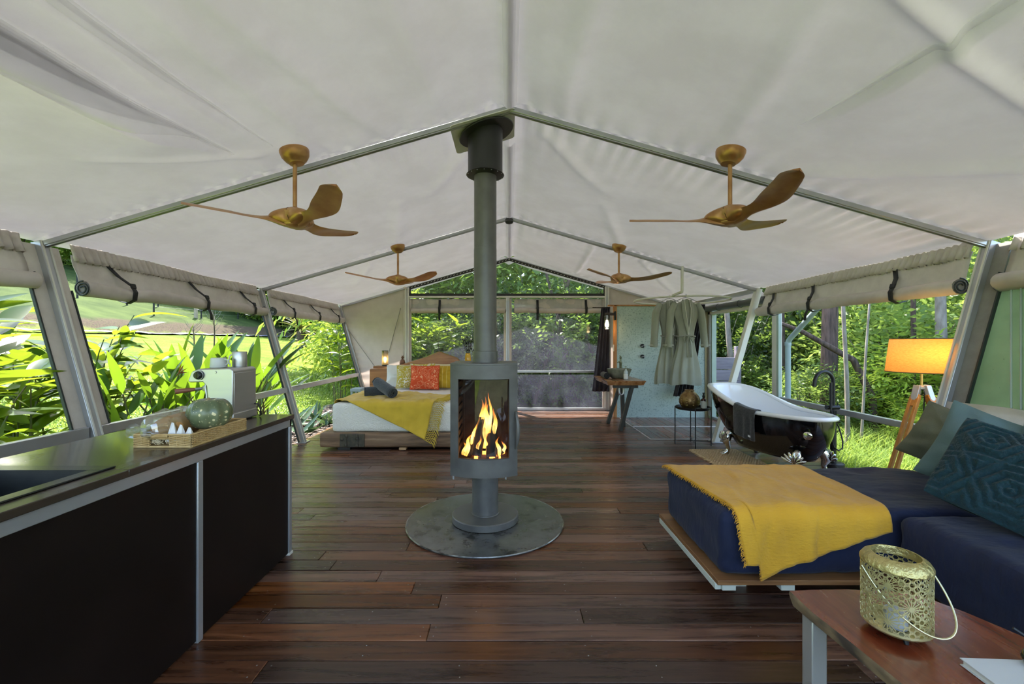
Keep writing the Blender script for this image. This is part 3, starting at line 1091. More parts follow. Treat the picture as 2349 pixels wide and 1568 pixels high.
# handle: curved lever on the hinge side
hp = []
for i in range(13):
    t = i / 12
    hp.append((SX + FW - 0.012 + 0.016 * math.sin(PI * t) - 0.0 * t, front_y(FW) - 0.012 - 0.035 * math.sin(PI * t) ** 0.7, mix(0.60, 0.87, t)))
MB().tube(hp, [0.005 + 0.010 * math.sin(PI * (i / 12)) ** 0.6 for i in range(13)], 8).build('handle', steel, dr, angle=60)

body = MB()
bx = [(-FW, front_y(FW, TH)), (-FW, SY + FD - 0.05), (-FW + 0.05, SY + FD), (FW - 0.05, SY + FD), (FW, SY + FD - 0.05), (FW, front_y(FW, TH))]
nb = len(bx)
for i in range(nb - 1):
    a, b = bx[i], bx[i + 1]
    body.add([(SX + a[0], a[1], FZ0), (SX + b[0], b[1], FZ0), (SX + b[0], b[1], FZ1), (SX + a[0], a[1], FZ1)], [(0, 1, 2, 3)])
frontpts = [(-FW + 2 * FW * i / 16) for i in range(17)]
for z in (FZ0, FZ1 + 0.006):
    poly = [(SX + x, front_y(x, 0.0 if z > 1 else 0.004), z) for x in frontpts] + [(SX + x, y, z) for x, y in reversed(bx[1:-1])]
    body.add(poly, [tuple(range(len(poly)))])
body.build('casing', steel, stove, angle=40, fix=True)
# thin top plate edge
tp_poly = [(SX + x, front_y(x, -0.004)) for x in frontpts] + [(SX + x, y) for x, y in reversed(bx[1:-1])]
MB().prism(tp_poly, FZ1 + 0.001, FZ1 + 0.012).build('top_plate', steel, stove, angle=40)
# firebrick liner
lin = MB()
liner_m = mat('sooty_firebrick', (0.018, 0.017, 0.016), rough=0.85, col2=(0.04, 0.038, 0.036), scale=12)
lx, ly0, ly1 = 0.20, front_y(0.2, 0.045), SY + 0.16
lin.add([(SX - lx, ly0, WZ0 - .02), (SX - lx, ly1, WZ0 - .02), (SX + lx, ly1, WZ0 - .02), (SX + lx, ly0, WZ0 - .02), (SX - lx, ly0, 1.16), (SX - lx, ly1, 1.16), (SX + lx, ly1, 1.16), (SX + lx, ly0, 1.16)],
        [(0, 1, 2, 3), (0, 4, 5, 1), (1, 5, 6, 2), (2, 6, 7, 3), (4, 7, 6, 5)])
lin.build('fire_liner', liner_m, stove, smooth=False)
for i in range(9):
    z = 0.56 + i * 0.06
    for s in (-1, 1):
        MB().box(SX + s * lx - 0.012, SX + s * lx + 0.012, ly0 + 0.03, ly1, z, z + 0.035).build('liner_fin', liner_m, stove, smooth=False)
# logs
random.seed(3)
log_m = mat('charred_log', (0.010, 0.008, 0.007), rough=0.9, col2=(0.05, 0.03, 0.02), scale=20, stretch=(1, 1, 0.3), bump=0.8)
for (x0, y0, x1, y1, z1, r) in ((-0.06, 3.26, -0.015, 3.33, 0.80, 0.045), (0.05, 3.24, 0.045, 3.32, 0.745, 0.045), (0.12, 3.3, 0.02, 3.36, 0.72, 0.035), (-0.13, 3.28, -0.03, 3.36, 0.70, 0.035)):
    lg = MB()
    a, b = V(SX + x0, y0, WZ0 - 0.01), V(SX + x1, y1, z1)
    lg.tube([a.lerp(b, q / 6) + V(0.006 * nz(q, x0 * 9), 0, 0) for q in range(7)], [r * (0.95 + 0.15 * nz(q * 1.3, x0 * 5)) for q in range(7)], 7)
    lo = lg.build('log', log_m, stove, angle=30)
ember = emit_mat('glowing_embers', (1.0, 0.22, 0.03), 5.0)
em = MB()
for i in range(26):
    em.box(*(lambda x, y, s: (x - s, x + s, y - s, y + s, WZ0 - 0.02, WZ0 - 0.012 + s))(SX + random.uniform(-0.15, 0.15), random.uniform(3.22, 3.42), random.uniform(0.006, 0.014)))
tag(em.build('embers', ember, stove, smooth=False), kind='stuff')
# flames: tapering curled tongues
fm, nt, N, L, p = new_mat('flame')
N.remove(p)
tc = N.new('ShaderNodeTexCoord')
sp = N.new('ShaderNodeSeparateXYZ'); L.new(tc.outputs['Generated'], sp.inputs[0])
rc = ramp(N, [(0.0, (1.0, 0.36, 0.05)), (0.35, (1.0, 0.62, 0.16)), (0.7, (1.0, 0.40, 0.06)), (1.0, (0.9, 0.16, 0.02))])
L.new(sp.outputs[2], rc.inputs[0])
fm.cycles.emission_sampling = 'NONE'
e = N.new('ShaderNodeEmission'); e.inputs[1].default_value = 3.2
L.new(rc.outputs[0], e.inputs[0])
tp = N.new('ShaderNodeBsdfTransparent')
nt1 = N.new('ShaderNodeTexNoise'); nt1.inputs['Scale'].default_value = 15; mpn = N.new('ShaderNodeMapping'); mpn.inputs['Scale'].default_value = (1, 1, 0.35)
L.new(tc.outputs['Object'], mpn.inputs[0]); L.new(mpn.outputs[0], nt1.inputs['Vector'])
ra = ramp(N, [(0.0, (0.42, 0.42, 0.42)), (0.45, (0.36, 0.36, 0.36)), (1.0, (0.03, 0.03, 0.03))])
L.new(sp.outputs[2], ra.inputs[0])
mu = N.new('ShaderNodeMath'); mu.operation = 'MULTIPLY'; L.new(ra.outputs[0], mu.inputs[0])
mrn = N.new('ShaderNodeMapRange'); mrn.inputs[1].default_value = 0.3; mrn.inputs[2].default_value = 0.7; mrn.inputs[3].default_value = 0.0; mrn.inputs[4].default_value = 1.7
L.new(nt1.outputs[0], mrn.inputs[0]); L.new(mrn.outputs[0], mu.inputs[1])
ms = N.new('ShaderNodeMixShader'); L.new(mu.outputs[0], ms.inputs[0]); L.new(tp.outputs[0], ms.inputs[1]); L.new(e.outputs[0], ms.inputs[2])
L.new(ms.outputs[0], [n for n in N if n.type == 'OUTPUT_MATERIAL'][0].inputs[0])
flames = [(-0.14, 3.25, 0.53, 0.17, 0.035, 0.6), (-0.11, 3.29, 0.55, 0.28, 0.030, 0.5), (0.0, 3.28, 0.58, 0.34, 0.045, 0.12), (0.03, 3.25, 0.70, 0.22, 0.035, -0.1), (-0.015, 3.31, 0.64, 0.30, 0.035, -0.1),
          (0.055, 3.27, 0.62, 0.26, 0.030, 0.25), (0.11, 3.26, 0.53, 0.14, 0.022, -0.2), (-0.03, 3.30, 0.60, 0.36, 0.022, 0.18), (0.035, 3.30, 0.66, 0.33, 0.02, 0.05), (-0.08, 3.30, 0.55, 0.24, 0.03, 0.35), (0.08, 3.31, 0.55, 0.22, 0.028, -0.3), (-0.16, 3.29, 0.53, 0.10, 0.025, 0.5), (0.02, 3.24, 0.54, 0.16, 0.02, 0.0), (-0.05, 3.24, 0.53, 0.15, 0.022, 0.2), (0.14, 3.3, 0.53, 0.10, 0.02, 0.1)]
for i, (dx, fy, z0, hh, r, ln) in enumerate(flames):
    pts, rs = [], []
    for q in range(13):
        t = q / 12
        pts.append((SX + dx + ln * hh * t * 0.45 + 0.018 * math.sin(t * 7 + i * 2.1) * t, fy + 0.008 * math.sin(t * 6 + i), z0 + hh * t))
        rs.append(max(0.0012, r * (0.45 + 1.6 * t) * (1 - t) ** 1.15))
    MB().tube(pts, rs, 8, flat=0.6).build('flame', fm, stove, angle=180)
fire_light = bpy.data.lights.new('fire_glow', 'POINT')
fire_light.energy = 3.0
fire_light.color = (1.0, 0.42, 0.12)
fire_light.shadow_soft_size = 0.06
flo = bpy.data.objects.new('fire_glow', fire_light)
COL.objects.link(flo)
flo.parent = stove
flo.location = (0.0, -0.07, 0.72)
# little levers under the firebox
for dx in (-0.225, 0.155):
    MB().tube([(SX + dx, 3.2, 0.405), (SX + dx, 3.2, 0.375), (SX + dx + 0.006, 3.2, 0.372), (SX + dx + 0.006, 3.2, 0.40)], 0.0035, 6).build('damper_pin', MT['alu'], stove)
# flue
MB().lathe([(0.096, FZ1 + 0.01), (0.096, 1.30), (0.0875, 1.302)], 40, (SX, SY, 0)).build('flue_collar', steel, stove, angle=30)
MB().lathe([(0.0865, 1.295), (0.0865, 2.08), (0.0855, 2.081), (0.0855, 2.70)], 40, (SX, SY, 0)).build('flue_pipe', steel, stove, angle=30)
fs = MB().lathe([(0.10, 2.635), (0.145, 2.645), (0.132, 2.655), (0.132, 2.99)], 40, (SX, SY, 0))
fs.build('flue_sleeve', steel_b, stove, angle=30)
for i in range(16):
    a = i * 2 * PI / 16
    MB().lathe([(0.0045, 0), (0.0045, 0.003)], 6, (SX + 0.137 * math.cos(a), SY + 0.137 * math.sin(a), 2.638)).build('screw', MT['alu'], stove)
nrm = V(PITCH, 0, -1).normalized()       # inner normal of the slope at x<0
Rc = Matrix.Rotation(-math.atan(PITCH), 3, 'Y')
MB().lathe([(0.14, 0.0), (0.212, 0.0), (0.216, 0.006), (0.205, 0.018), (0.14, 0.02)], 48, (SX + 0.01, SY, 2.962), R=Rc).build('flashing_cone', steel_b, stove, angle=40)
plate = MB()
pl = []
cr = 0.035
for sx, sy, a0 in ((1, 1, 0), (-1, 1, 90), (-1, -1, 180), (1, -1, 270)):
    for q in range(5):
        a = math.radians(a0 + q * 22.5)
        pl.append((sx * (0.245 - cr) + cr * math.cos(a), sy * (0.235 - cr) + cr * math.sin(a)))
plate.prism(pl, 0.0, 0.006, R=Rc, c=(SX - 0.01, SY + 0.02, 2.982))
plate.build('ceiling_plate', mat('white_enamel_plate', (0.85, 0.85, 0.84), rough=0.35), stove, angle=40)

# ================================================================== ceiling fans
bronze = mat('antique_bronze', (0.40, 0.19, 0.065), rough=0.34, metal=0.6, col2=(0.58, 0.34, 0.14), scale=7, stretch=(1, 1, 1), rvar=0.08)
bronze_d = mat('dark_bronze_seam', (0.05, 0.025, 0.012), rough=0.5, metal=0.4)  # dark bronze for the seam lines on the fan hubs


def fan_meshes():
    hub = MB()

    def prof(u, v):
        a = 2 * PI * u
        ph = v * PI
        r3 = 1 + 0.34 * math.cos(3 * a) * math.sin(ph) ** 2
        r = 0.120 * math.sin(ph) ** 0.8 * r3
        z = 0.062 * math.cos(ph)
        return (r * math.cos(a), r * math.sin(a), z)
    hub.grid(prof, 60, 20, cu=True)
    hub_me = hub.mesh('hub', angle=180)
    cap_me = MB().lathe([(0.075, -0.042), (0.078, -0.047), (0.06, -0.060), (0.03, -0.068), (0.001, -0.069)], 32, cap0=False, cap1=False).mesh('hub_cap', angle=180)
    top_me = MB().lathe([(0.072, 0.035), (0.066, 0.052), (0.03, 0.068), (0.001, 0.070)], 32, cap0=False, cap1=False).mesh('hub_top', angle=180)
    blade = MB()
    n = 34
    R0, R1 = 0.03, 0.665
    vs = []
    for side in (1, -1):
        for i in range(n + 1):
            t = 1 - (1 - i / n) ** 1.7
            r = mix(R0, R1, t)
            w = 0.075 - 0.034 * sstep(0.02, 0.22, t) + 0.043 * sstep(0.24, 0.60, t)
            w *= (1 - 0.15 * sstep(0.6, 0.9, t))
            if t > 0.86:
                w *= max(0.04, math.sqrt(max(0, 1 - ((t - 0.86) / 0.14) ** 2)))
            tw = -math.radians(mix(40, 13, sstep(0.0, 0.55, t)))
            sweep = 0.055 * math.sin(PI * min(1, t * 1.1)) - 0.02
            zc = -0.015 + 0.058 * sstep(0.25, 1.0, t) * t
            th = mix(0.036, 0.004, sstep(0.0, 0.30, t))
            for j in range(7):
                s = (j / 6 - 0.5) * 2
                e = math.sqrt(max(0, 1 - s * s)) if t < 0.3 else (1 - s ** 4)
                yl = s * w
                zl = side * th * e + 0.012 * (1 - s * s) * sstep(0.3, 0.6, t)
                vs.append((r, sweep + yl * math.cos(tw) - zl * math.sin(tw), zc + yl * math.sin(tw) + zl * math.cos(tw)))
    fs = []
    W = 7
    off = (n + 1) * W
    for i in range(n):
        for j in range(6):
            a = i * W + j
            fs.append((a, a + 1, a + W + 1, a + W))
            fs.append((off + a, off + a + W, off + a + W + 1, off + a + 1))
        fs.append((i * W, (i + 1) * W, off + (i + 1) * W, off + i * W))
        fs.append((i * W + 6, off + i * W + 6, off + (i + 1) * W + 6, (i + 1) * W + 6))
    e0 = n * W
    for j in range(6):
        fs.append((e0 + j, e0 + j + 1, off + e0 + j + 1, off + e0 + j))
    blade.add(vs, fs)
    bl_me = blade.mesh('blade', angle=60)
    rod_me = MB().lathe([(0.0135, 0.06), (0.0135, 0.41)], 14).mesh('rod', angle=30)
    can = MB().lathe([(0.03, 0.352), (0.048, 0.355), (0.052, 0.362), (0.068, 0.375), (0.088, 0.405), (0.095, 0.437), (0.094, 0.445)], 32)
    can_me = can.mesh('canopy', angle=50)
    seam = MB()
    for k in range(3):
        a0 = k * 2 * PI / 3 + PI / 3
        pts = []
        for q in range(9):
            ph = 0.28 + q / 8 * 1.9
            a = a0 + 0.5 * (q / 8 - 0.4)
            r3 = 1 + 0.30 * math.cos(3 * a) * math.sin(ph) ** 2
            r = 0.117 * math.sin(ph) ** 0.8 * r3
            pts.append((r * math.cos(a), r * math.sin(a), 0.063 * math.cos(ph)))
        seam.tube(pts, 0.0016, 4)
    seam_me = seam.mesh('seam')
    for me in (hub_me, cap_me, top_me, bl_me, rod_me, can_me):
        me.materials.append(bronze)
    seam_me.materials.append(bronze_d)
    return hub_me, cap_me, top_me, bl_me, rod_me, can_me, seam_me


fan_parts = fan_meshes()
FAN_LAB = ['bronze three-blade ceiling fan hanging above the kitchen counter', 'bronze three-blade ceiling fan hanging above the daybed', 'smaller-looking bronze ceiling fan hanging over the bed',
           'smaller-looking bronze ceiling fan hanging by the shower wall']
FAN_ANG = [196, 154, 210, -15]
FAN_Z = [2.205, 2.215, 2.195, 2.215]
for i, (fx, fy) in enumerate(FANS):
    zc = RIDGE - PITCH * abs(fx) + 0.0
    f = thing('ceiling_fan', FAN_LAB[i], 'ceiling fan', (fx, fy, FAN_Z[i]), 0, 'bronze ceiling fans')
    hub_me, cap_me, top_me, bl_me, rod_me, can_me, seam_me = fan_parts
    a0 = math.radians(FAN_ANG[i])
    I4 = Matrix.Identity(4)
    Rz = Matrix.Rotation(a0, 4, 'Z')
    share(hub_me, 'hub', f, Rz)
    share(cap_me, 'hub_cap', f, I4)
    share(top_me, 'hub_top', f, I4)
    share(seam_me, 'seam_line', f, Rz)
    for kk in range(3):
        share(bl_me, 'blade', f, Matrix.Rotation(a0 + kk * 2 * PI / 3, 4, 'Z'))
    ln = zc - FAN_Z[i]
    s = (ln - 0.0) / 0.445
    share(rod_me, 'rod', f, Matrix.Diagonal((1, 1, s, 1)))
    tilt = Matrix.Rotation(math.atan(PITCH) * (1 if fx > 0 else -1) * 0.75, 4, 'Y')
    share(can_me, 'canopy', f, Matrix.Translation((0, 0, ln - 0.03)) @ tilt @ Matrix.Translation((0, 0, -0.42)))

sd = thing('smoke_detector', 'small black smoke detector on the ridge', 'smoke detector', (0, RY[2] - 0.02, 3.02))
MB().lathe([(0.052, 3.045), (0.056, 3.03), (0.055, 3.0), (0.045, 2.985), (0.02, 2.978), (0.001, 2.978)], 24, (0, RY[2] - 0.02, 0), cap1=False).build('housing', mat('black_plastic', (0.02, 0.02, 0.022), rough=0.45), sd, angle=40)
MB().lathe([(0.0575, 3.02), (0.0575, 3.012)], 24, (0, RY[2] - 0.02, 0), cap0=False, cap1=False).build('vent_ring', mat('grey_vent_ring', (0.12, 0.12, 0.13), rough=0.5), sd)

# ================================================================== kitchen counter
X0, X1c = -2.06, -1.40
kt = thing('kitchen_counter', 'long dark kitchen counter with aluminium edging', 'counter', (-1.72, 1.6, 0))
lam = mat('dark_brown_laminate', (0.0075, 0.0052, 0.0045), rough=0.4, col2=(0.012, 0.008, 0.007), scale=3, spec=0.22)
top_m = mat('black_brown_benchtop', (0.030, 0.024, 0.019), rough=0.24, col2=(0.05, 0.036, 0.025), scale=2.5, stretch=(1, .3, 1), rvar=0.06, coat=0.3)
SKX0, SKX1, SKY0, SKY1 = -1.97, -1.475, 0.85, 1.652
top = MB()
for (a, b, c, d) in ((X0, X1c, SKY1 - 0.03, 2.87), (X0, SKX0 + 0.03, 0.25, SKY1 - 0.03), (SKX1 - 0.03, X1c, 0.25, SKY1 - 0.03), (SKX0 + 0.03, SKX1 - 0.03, 0.25, SKY0)):
    top.box(a, b, c, d, 0.872, 0.90)
top.build('benchtop', top_m, kt, bevel=0.003)
al = MT['alu']
MB().box(X1c - 0.035, X1c - 0.012, 0.25, 2.86, 0.825, 0.872).build('top_rail', al, kt, bevel=0.003)
MB().box(X0 + 0.02, X1c - 0.012, 2.835, 2.86, 0.825, 0.872).build('end_rail', al, kt, bevel=0.003)
for y in (2.0, 2.83):
    MB().box(X1c - 0.04, X1c - 0.013, y, y + 0.035, 0.0, 0.825).build('upright', al, kt, bevel=0.003)
MB().box(X0 + 0.02, X0 + 0.05, 2.83, 2.86, 0, 0.825).build('upright', al, kt, bevel=0.003)
for (a, b) in ((0.3, 1.998), (2.037, 2.829)):
    MB().box(X1c - 0.035, X1c - 0.021, a, b, 0.012, 0.824).build('front_panel', lam, kt, smooth=False)
MB().box(X0 + 0.05, X1c - 0.04, 2.84, 2.85, 0.012, 0.824).build('end_panel', lam, kt, smooth=False)
MB().box(X0, X0 + 0.015, 0.3, 2.83, 0.012, 0.872).build('rear_panel', lam, kt, smooth=False)
MB().box(X1c - 0.048, X1c - 0.008, 2.825, 2.868, 0.0, 0.015).build('foot', MT['white_metal'], kt)
sink_m = mat('black_stone_sink', (0.006, 0.007, 0.007), rough=0.35, col2=(0.012, 0.013, 0.012), scale=30)
sk_rim = mat('satin_black_sink_rim', (0.03, 0.032, 0.028), rough=0.25, metal=0.3)
s = thing('sink', 'square black inset sink in the counter', 'sink', ((SKX0 + SKX1) / 2, 1.3, 0.9))
rim = MB()
for (a, b, c, d) in ((SKX0, SKX1, SKY1 - 0.06, SKY1), (SKX0, SKX1, SKY0, SKY0 + 0.05), (SKX0, SKX0 + 0.05, SKY0 + .05, SKY1 - 0.06), (SKX1 - 0.05, SKX1, SKY0 + .05, SKY1 - 0.06)):
    rim.box(a, b, c, d, 0.9005, 0.907)
rim.build('rim', sk_rim, s, bevel=0.002)
bowl = MB()
bx0, bx1, by0, by1 = SKX0 + 0.05, SKX1 - 0.05, SKY0 + 0.05, SKY1 - 0.06
z0, z1 = 0.70, 0.906
bowl.add([(bx0, by0, z1), (bx1, by0, z1), (bx1, by1, z1), (bx0, by1, z1), (bx0 + .02, by0 + .02, z0), (bx1 - .02, by0 + .02, z0), (bx1 - .02, by1 - .02, z0), (bx0 + .02, by1 - .02, z0)],
         [(0, 1, 5, 4), (1, 2, 6, 5), (2, 3, 7, 6), (3, 0, 4, 7), (4, 5, 6, 7)])
bowl.build('bowl', sink_m, s, smooth=False)
MB().lathe([(0.03, z0 + 0.001), (0.035, z0 + 0.003)], 18, (-1.72, 1.25, 0)).build('drain', MT['alu'], s)

# ------------------------------------------------------------------ espresso machine (spout towards the window)
st = mat('brushed_stainless', (0.58, 0.58, 0.57), rough=0.36, metal=0.9, col2=(0.55, 0.55, 0.54), scale=3, stretch=(1, 1, 8), rvar=0.05)
st_d = mat('dark_chrome', (0.05, 0.05, 0.05), rough=0.15, metal=0.8)
em_ = thing('espresso_machine', 'stainless steel espresso machine standing on the counter end', 'coffee machine', (-1.72, 2.66, 0.9))
ya, yb = 2.55, 2.785
prof = [(-1.60, 0.935), (-1.60, 1.205), (-1.615, 1.218), (-1.80, 1.214), (-1.838, 1.20), (-1.862, 1.148), (-1.855, 1.135), (-1.775, 1.137), (-1.755, 1.115), (-1.748, 1.05), (-1.745, 0.935)]
b = MB()
nP = len(prof)
b.add([(x, ya, z) for x, z in prof] + [(x, yb, z) for x, z in prof], [tuple(range(nP)), tuple(range(2 * nP - 1, nP - 1, -1))] + [(i, nP + i, nP + (i + 1) % nP, (i + 1) % nP) for i in range(nP)])
b.build('body', st, em_, bevel=0.006, angle=30, fix=True)
MB().box(-1.87, -1.595, ya - 0.004, yb + 0.004, 0.905, 0.955).build('drip_base', st, em_, bevel=0.006)
for fx in (-1.84, -1.63):
    for fy in (ya + 0.02, yb - 0.02):
        MB().lathe([(0.014, 0.90), (0.014, 0.907)], 10, (fx, fy, 0)).build('foot', st_d, em_)
MB().box(-1.862, -1.75, ya + 0.01, yb - 0.01, 0.955, 0.962).build('drip_grille', st_d, em_, bevel=0.002)
MB().box(-1.607, -1.598, ya + 0.01, yb - 0.01, 0.962, 1.19).build('rear_panel', st, em_, bevel=0.003)
Ry = Matrix.Rotation(PI / 2, 3, 'X')
kn = MB().lathe([(0.026, 0), (0.026, 0.006), (0.021, 0.007), (0.020, 0.022), (0.017, 0.025)], 28, (-1.795, ya, 1.178), R=Ry).build('knob', mat('black_knob', (0.012, 0.012, 0.012), rough=0.3), em_, angle=40)
MB().tube([(-1.795 + 0.026 * math.cos(a), ya - 0.006, 1.178 + 0.026 * math.sin(a)) for a in [i * PI / 14 for i in range(28)]], 0.0025, 6, closed=True).build('knob_ring', MT['alu'], kn)
MB().box(-1.799, -1.791, ya - 0.027, ya - 0.02, 1.160, 1.196).build('knob_grip', st_d, kn)
MB().lathe([(0.007, 0), (0.006, 0.004)], 12, (-1.70, ya, 1.195), R=Ry).build('screw_cap', st, em_)
MB().lathe([(0.032, 1.115), (0.034, 1.14)], 20, (-1.80, 2.66, 0)).build('group_head', st_d, em_)
pf = MB().lathe([(0.030, 1.078), (0.033, 1.085), (0.033, 1.108)], 20, (-1.80, 2.64, 0)).build('portafilter', st, em_, angle=40)
MB().tube([(-1.83, 2.62, 1.093), (-1.855, 2.60, 1.09)], 0.009, 8).build('neck', st, pf)
MB().tube([(-1.855, 2.60, 1.09), (-1.88, 2.585, 1.088), (-1.935, 2.55, 1.083)], [0.010, 0.013, 0.016], 10).build('handle', mat('walnut_handle', (0.23, 0.085, 0.045), rough=0.4, col2=(0.30, 0.12, 0.06), scale=8), pf, angle=50)
MB().tube([(-1.79, 2.60, 1.137), (-1.785, 2.59, 1.10), (-1.775, 2.585, 1.06), (-1.772, 2.583, 1.0)], 0.006, 8).build('steam_wand', st, em_)
MB().tube([(-1.597, 2.76, 0.985), (-1.575, 2.765, 0.98), (-1.565, 2.77, 0.95), (-1.562, 2.772, 0.915), (-1.575, 2.78, 0.906)], 0.0045, 8).build('power_cord', mat('black_cord', (0.01, 0.01, 0.01), rough=0.4), em_, angle=60)
cup_m = mat('pale_ceramic', (0.62, 0.64, 0.63), rough=0.25)
c = thing('cup', 'upturned pale grey cup on top of the espresso machine', 'cup', (-1.735, 2.63, 1.218))
MB().lathe([(0.044, 1.2185), (0.046, 1.222), (0.042, 1.27), (0.039, 1.276), (0.001, 1.277)], 28, (-1.735, 2.63, 0), cap1=False).build('bowl', cup_m, c, angle=50)
MB().tube([(-1.735 + 0.043, 2.63 - 0.01, 1.265), (-1.735 + 0.062, 2.62, 1.262), (-1.735 + 0.066, 2.618, 1.245), (-1.735 + 0.046, 2.62, 1.232)], 0.004, 7).build('handle', cup_m, c)
c = thing('milk_jug', 'tall polished steel tumbler on top of the espresso machine', 'tumbler', (-1.665, 2.72, 1.218))
MB().lathe([(0.040, 1.2185), (0.041, 1.222), (0.041, 1.305), (0.038, 1.311), (0.001, 1.312)], 28, (-1.665, 2.72, 0), cap1=False).build('body', st, c, angle=50)
MB().tube([(-1.71, 2.70, 1.225), (-1.72, 2.70, 1.25), (-1.715, 2.70, 1.28), (-1.705, 2.705, 1.295)], 0.004, 6).build('handle', st, c)
gj, nt, N, L, p = new_mat('clear_jar_glass')
N.remove(p)
tp = N.new('ShaderNodeBsdfTransparent'); tp.inputs[0].default_value = (0.82, 0.86, 0.82, 1)
gl = N.new('ShaderNodeBsdfGlossy'); gl.inputs['Roughness'].default_value = 0.03
ms = N.new('ShaderNodeMixShader'); ms.inputs[0].default_value = 0.16
L.new(tp.outputs[0], ms.inputs[1]); L.new(gl.outputs[0], ms.inputs[2])
L.new(ms.outputs[0], [n for n in N if n.type == 'OUTPUT_MATERIAL'][0].inputs[0])
MT['jar'] = gj
j = thing('glass_jar', 'clear glass jar half hidden behind the pumpkin', 'jar', (-1.745, 2.40, 0.9))
MB().lathe([(0.038, 0.901), (0.042, 0.905), (0.042, 1.0), (0.040, 1.01)], 24, (-1.745, 2.40, 0), cap1=False).build('glass', MT['jar'], j, angle=50)
MB().lathe([(0.042, 1.01), (0.044, 1.012), (0.044, 1.018), (0.040, 1.02)], 24, (-1.745, 2.40, 0)).build('lid', MT['alu'], j)
MB().lathe([(0.035, 0.906), (0.035, 0.955)], 20, (-1.745, 2.40, 0)).build('contents', mat('dark_coffee', (0.06, 0.04, 0.03), rough=0.8, col2=(0.3, 0.28, 0.25), scale=40), j)
j = thing('steel_canister', 'low steel canister between the jar and the bread bag', 'canister', (-1.84, 2.33, 0.9))
MB().lathe([(0.036, 0.901), (0.036, 0.955), (0.034, 0.958), (0.034, 0.966), (0.001, 0.967)], 24, (-1.84, 2.33, 0), cap1=False).build('body', st, j, angle=40)

# ------------------------------------------------------------------ wicker tray
wk = mat('honey_wicker', (0.50, 0.33, 0.13), rough=0.5, col2=(0.62, 0.44, 0.20), scale=25)
bk = thing('wicker_tray', 'rectangular honey wicker tray on the counter', 'basket', (-1.54, 2.15, 0.9))
bx0, bx1, by0, by1, hz = -1.665, -1.412, 1.955, 2.36, 0.058
WX_ = [((bx0, by0), (bx1, by0)), ((bx1, by0), (bx1, by1)), ((bx1, by1), (bx0, by1)), ((bx0, by1), (bx0, by0))]
for si, (a, b_) in enumerate(WX_):
    a, b_ = V(a[0], a[1], 0), V(b_[0], b_[1], 0)
    L_ = (b_ - a).length
    d = (b_ - a).normalized()
    nrm = V(d.y, -d.x, 0)
    step = 0.030 if si in (0, 2) else 0.020
    ns = max(2, round(L_ / step))
    rows = 9
    w = MB()
    for rI in range(rows):
        z = 0.907 + (hz - 0.012) * (rI + 0.5) / rows
        pts = []
        for q in range(ns * 4 + 1):
            sx = q / (ns * 4) * L_
            # leave the handle opening free on the short near side
            if si == 0 and 0.076 < sx < 0.152 and rI < 6:
                if len(pts) > 1:
                    w.tube(pts, 0.0027, 4)
                pts = []
                continue
            off = 0.0036 * math.cos(PI * sx / (L_ / ns) + PI * rI)
            pts.append(a + d * sx + nrm * off + V(0, 0, z))
        if len(pts) > 1:
            w.tube(pts, 0.0027, 4)
    w.build('weave', wk, bk, angle=60)
    for q in range(ns + 1):
        sx = q / ns * L_
        if si == 0 and 0.085 < sx < 0.14:
            continue
        p0 = a + d * sx
        MB().tube([p0 + V(0, 0, 0.902), p0 + V(0, 0, 0.9 + hz)], 0.0024, 5).build('stake', wk, bk)
    MB().tube([a + V(0, 0, 0.9 + hz), b_ + V(0, 0, 0.9 + hz)], 0.0048, 6).build('rim', wk, bk)
    MB().tube([a + V(0, 0, 0.9045), b_ + V(0, 0, 0.9045)], 0.0048, 6).build('foot_rim', wk, bk)
hm = MB()
for q in range(26):
    x = bx0 + 0.078 + q * 0.0029
    hm.tube([(x, by0 + 0.008 * math.cos(t), 0.952 + 0.0085 * math.sin(t)) for t in [i * PI / 4 for i in range(8)]], 0.0017, 4, closed=True)
hm.build('wrapped_handle', wk, bk, angle=60)
hs = MB()
random.seed(8)
for q in range(16):
    x = bx0 + 0.08 + random.random() * 0.065
    hs.tube([(x, by0 + 0.012, 0.91 + random.random() * 0.02), (x + random.uniform(-.015, .015), by0 + 0.006, 0.918 + random.random() * 0.02), (x + random.uniform(-.03, .03), by0 + 0.012, 0.91 + random.random() * 0.03)], 0.0016, 4)
hs.build('straw_filling', mat('pale_straw', (0.66, 0.55, 0.35), rough=0.7), bk)
MB().box(bx0, bx1, by0, by1, 0.9015, 0.906).build('base', wk, bk)

# pumpkin
m, nt, N, L, p = new_mat('speckled_pumpkin_skin')
tc = N.new('ShaderNodeTexCoord')
v1 = N.new('ShaderNodeTexVoronoi'); v1.inputs['Scale'].default_value = 42
v2 = N.new('ShaderNodeTexVoronoi'); v2.inputs['Scale'].default_value = 105
nn_ = N.new('ShaderNodeTexNoise'); nn_.inputs['Scale'].default_value = 12; nn_.inputs['Detail'].default_value = 5
for q in (v1, v2, nn_):
    L.new(tc.outputs['Object'], q.inputs['Vector'])
base = ramp(N, [(0.35, (0.085, 0.12, 0.055)), (0.6, (0.17, 0.20, 0.10)), (0.75, (0.27, 0.29, 0.17))])
L.new(nn_.outputs[0], base.inputs[0])
s1 = ramp(N, [(0.24, (1, 1, 1)), (0.32, (0, 0, 0))]); L.new(v1.outputs['Distance'], s1.inputs[0])
th_ = N.new('ShaderNodeMath'); th_.operation = 'GREATER_THAN'; th_.inputs[1].default_value = 0.45
sc_ = N.new('ShaderNodeSeparateColor'); L.new(v1.outputs['Color'], sc_.inputs[0]); L.new(sc_.outputs[0], th_.inputs[0])
mu = N.new('ShaderNodeMath'); mu.operation = 'MULTIPLY'; L.new(s1.outputs[0], mu.inputs[0]); L.new(th_.outputs[0], mu.inputs[1])
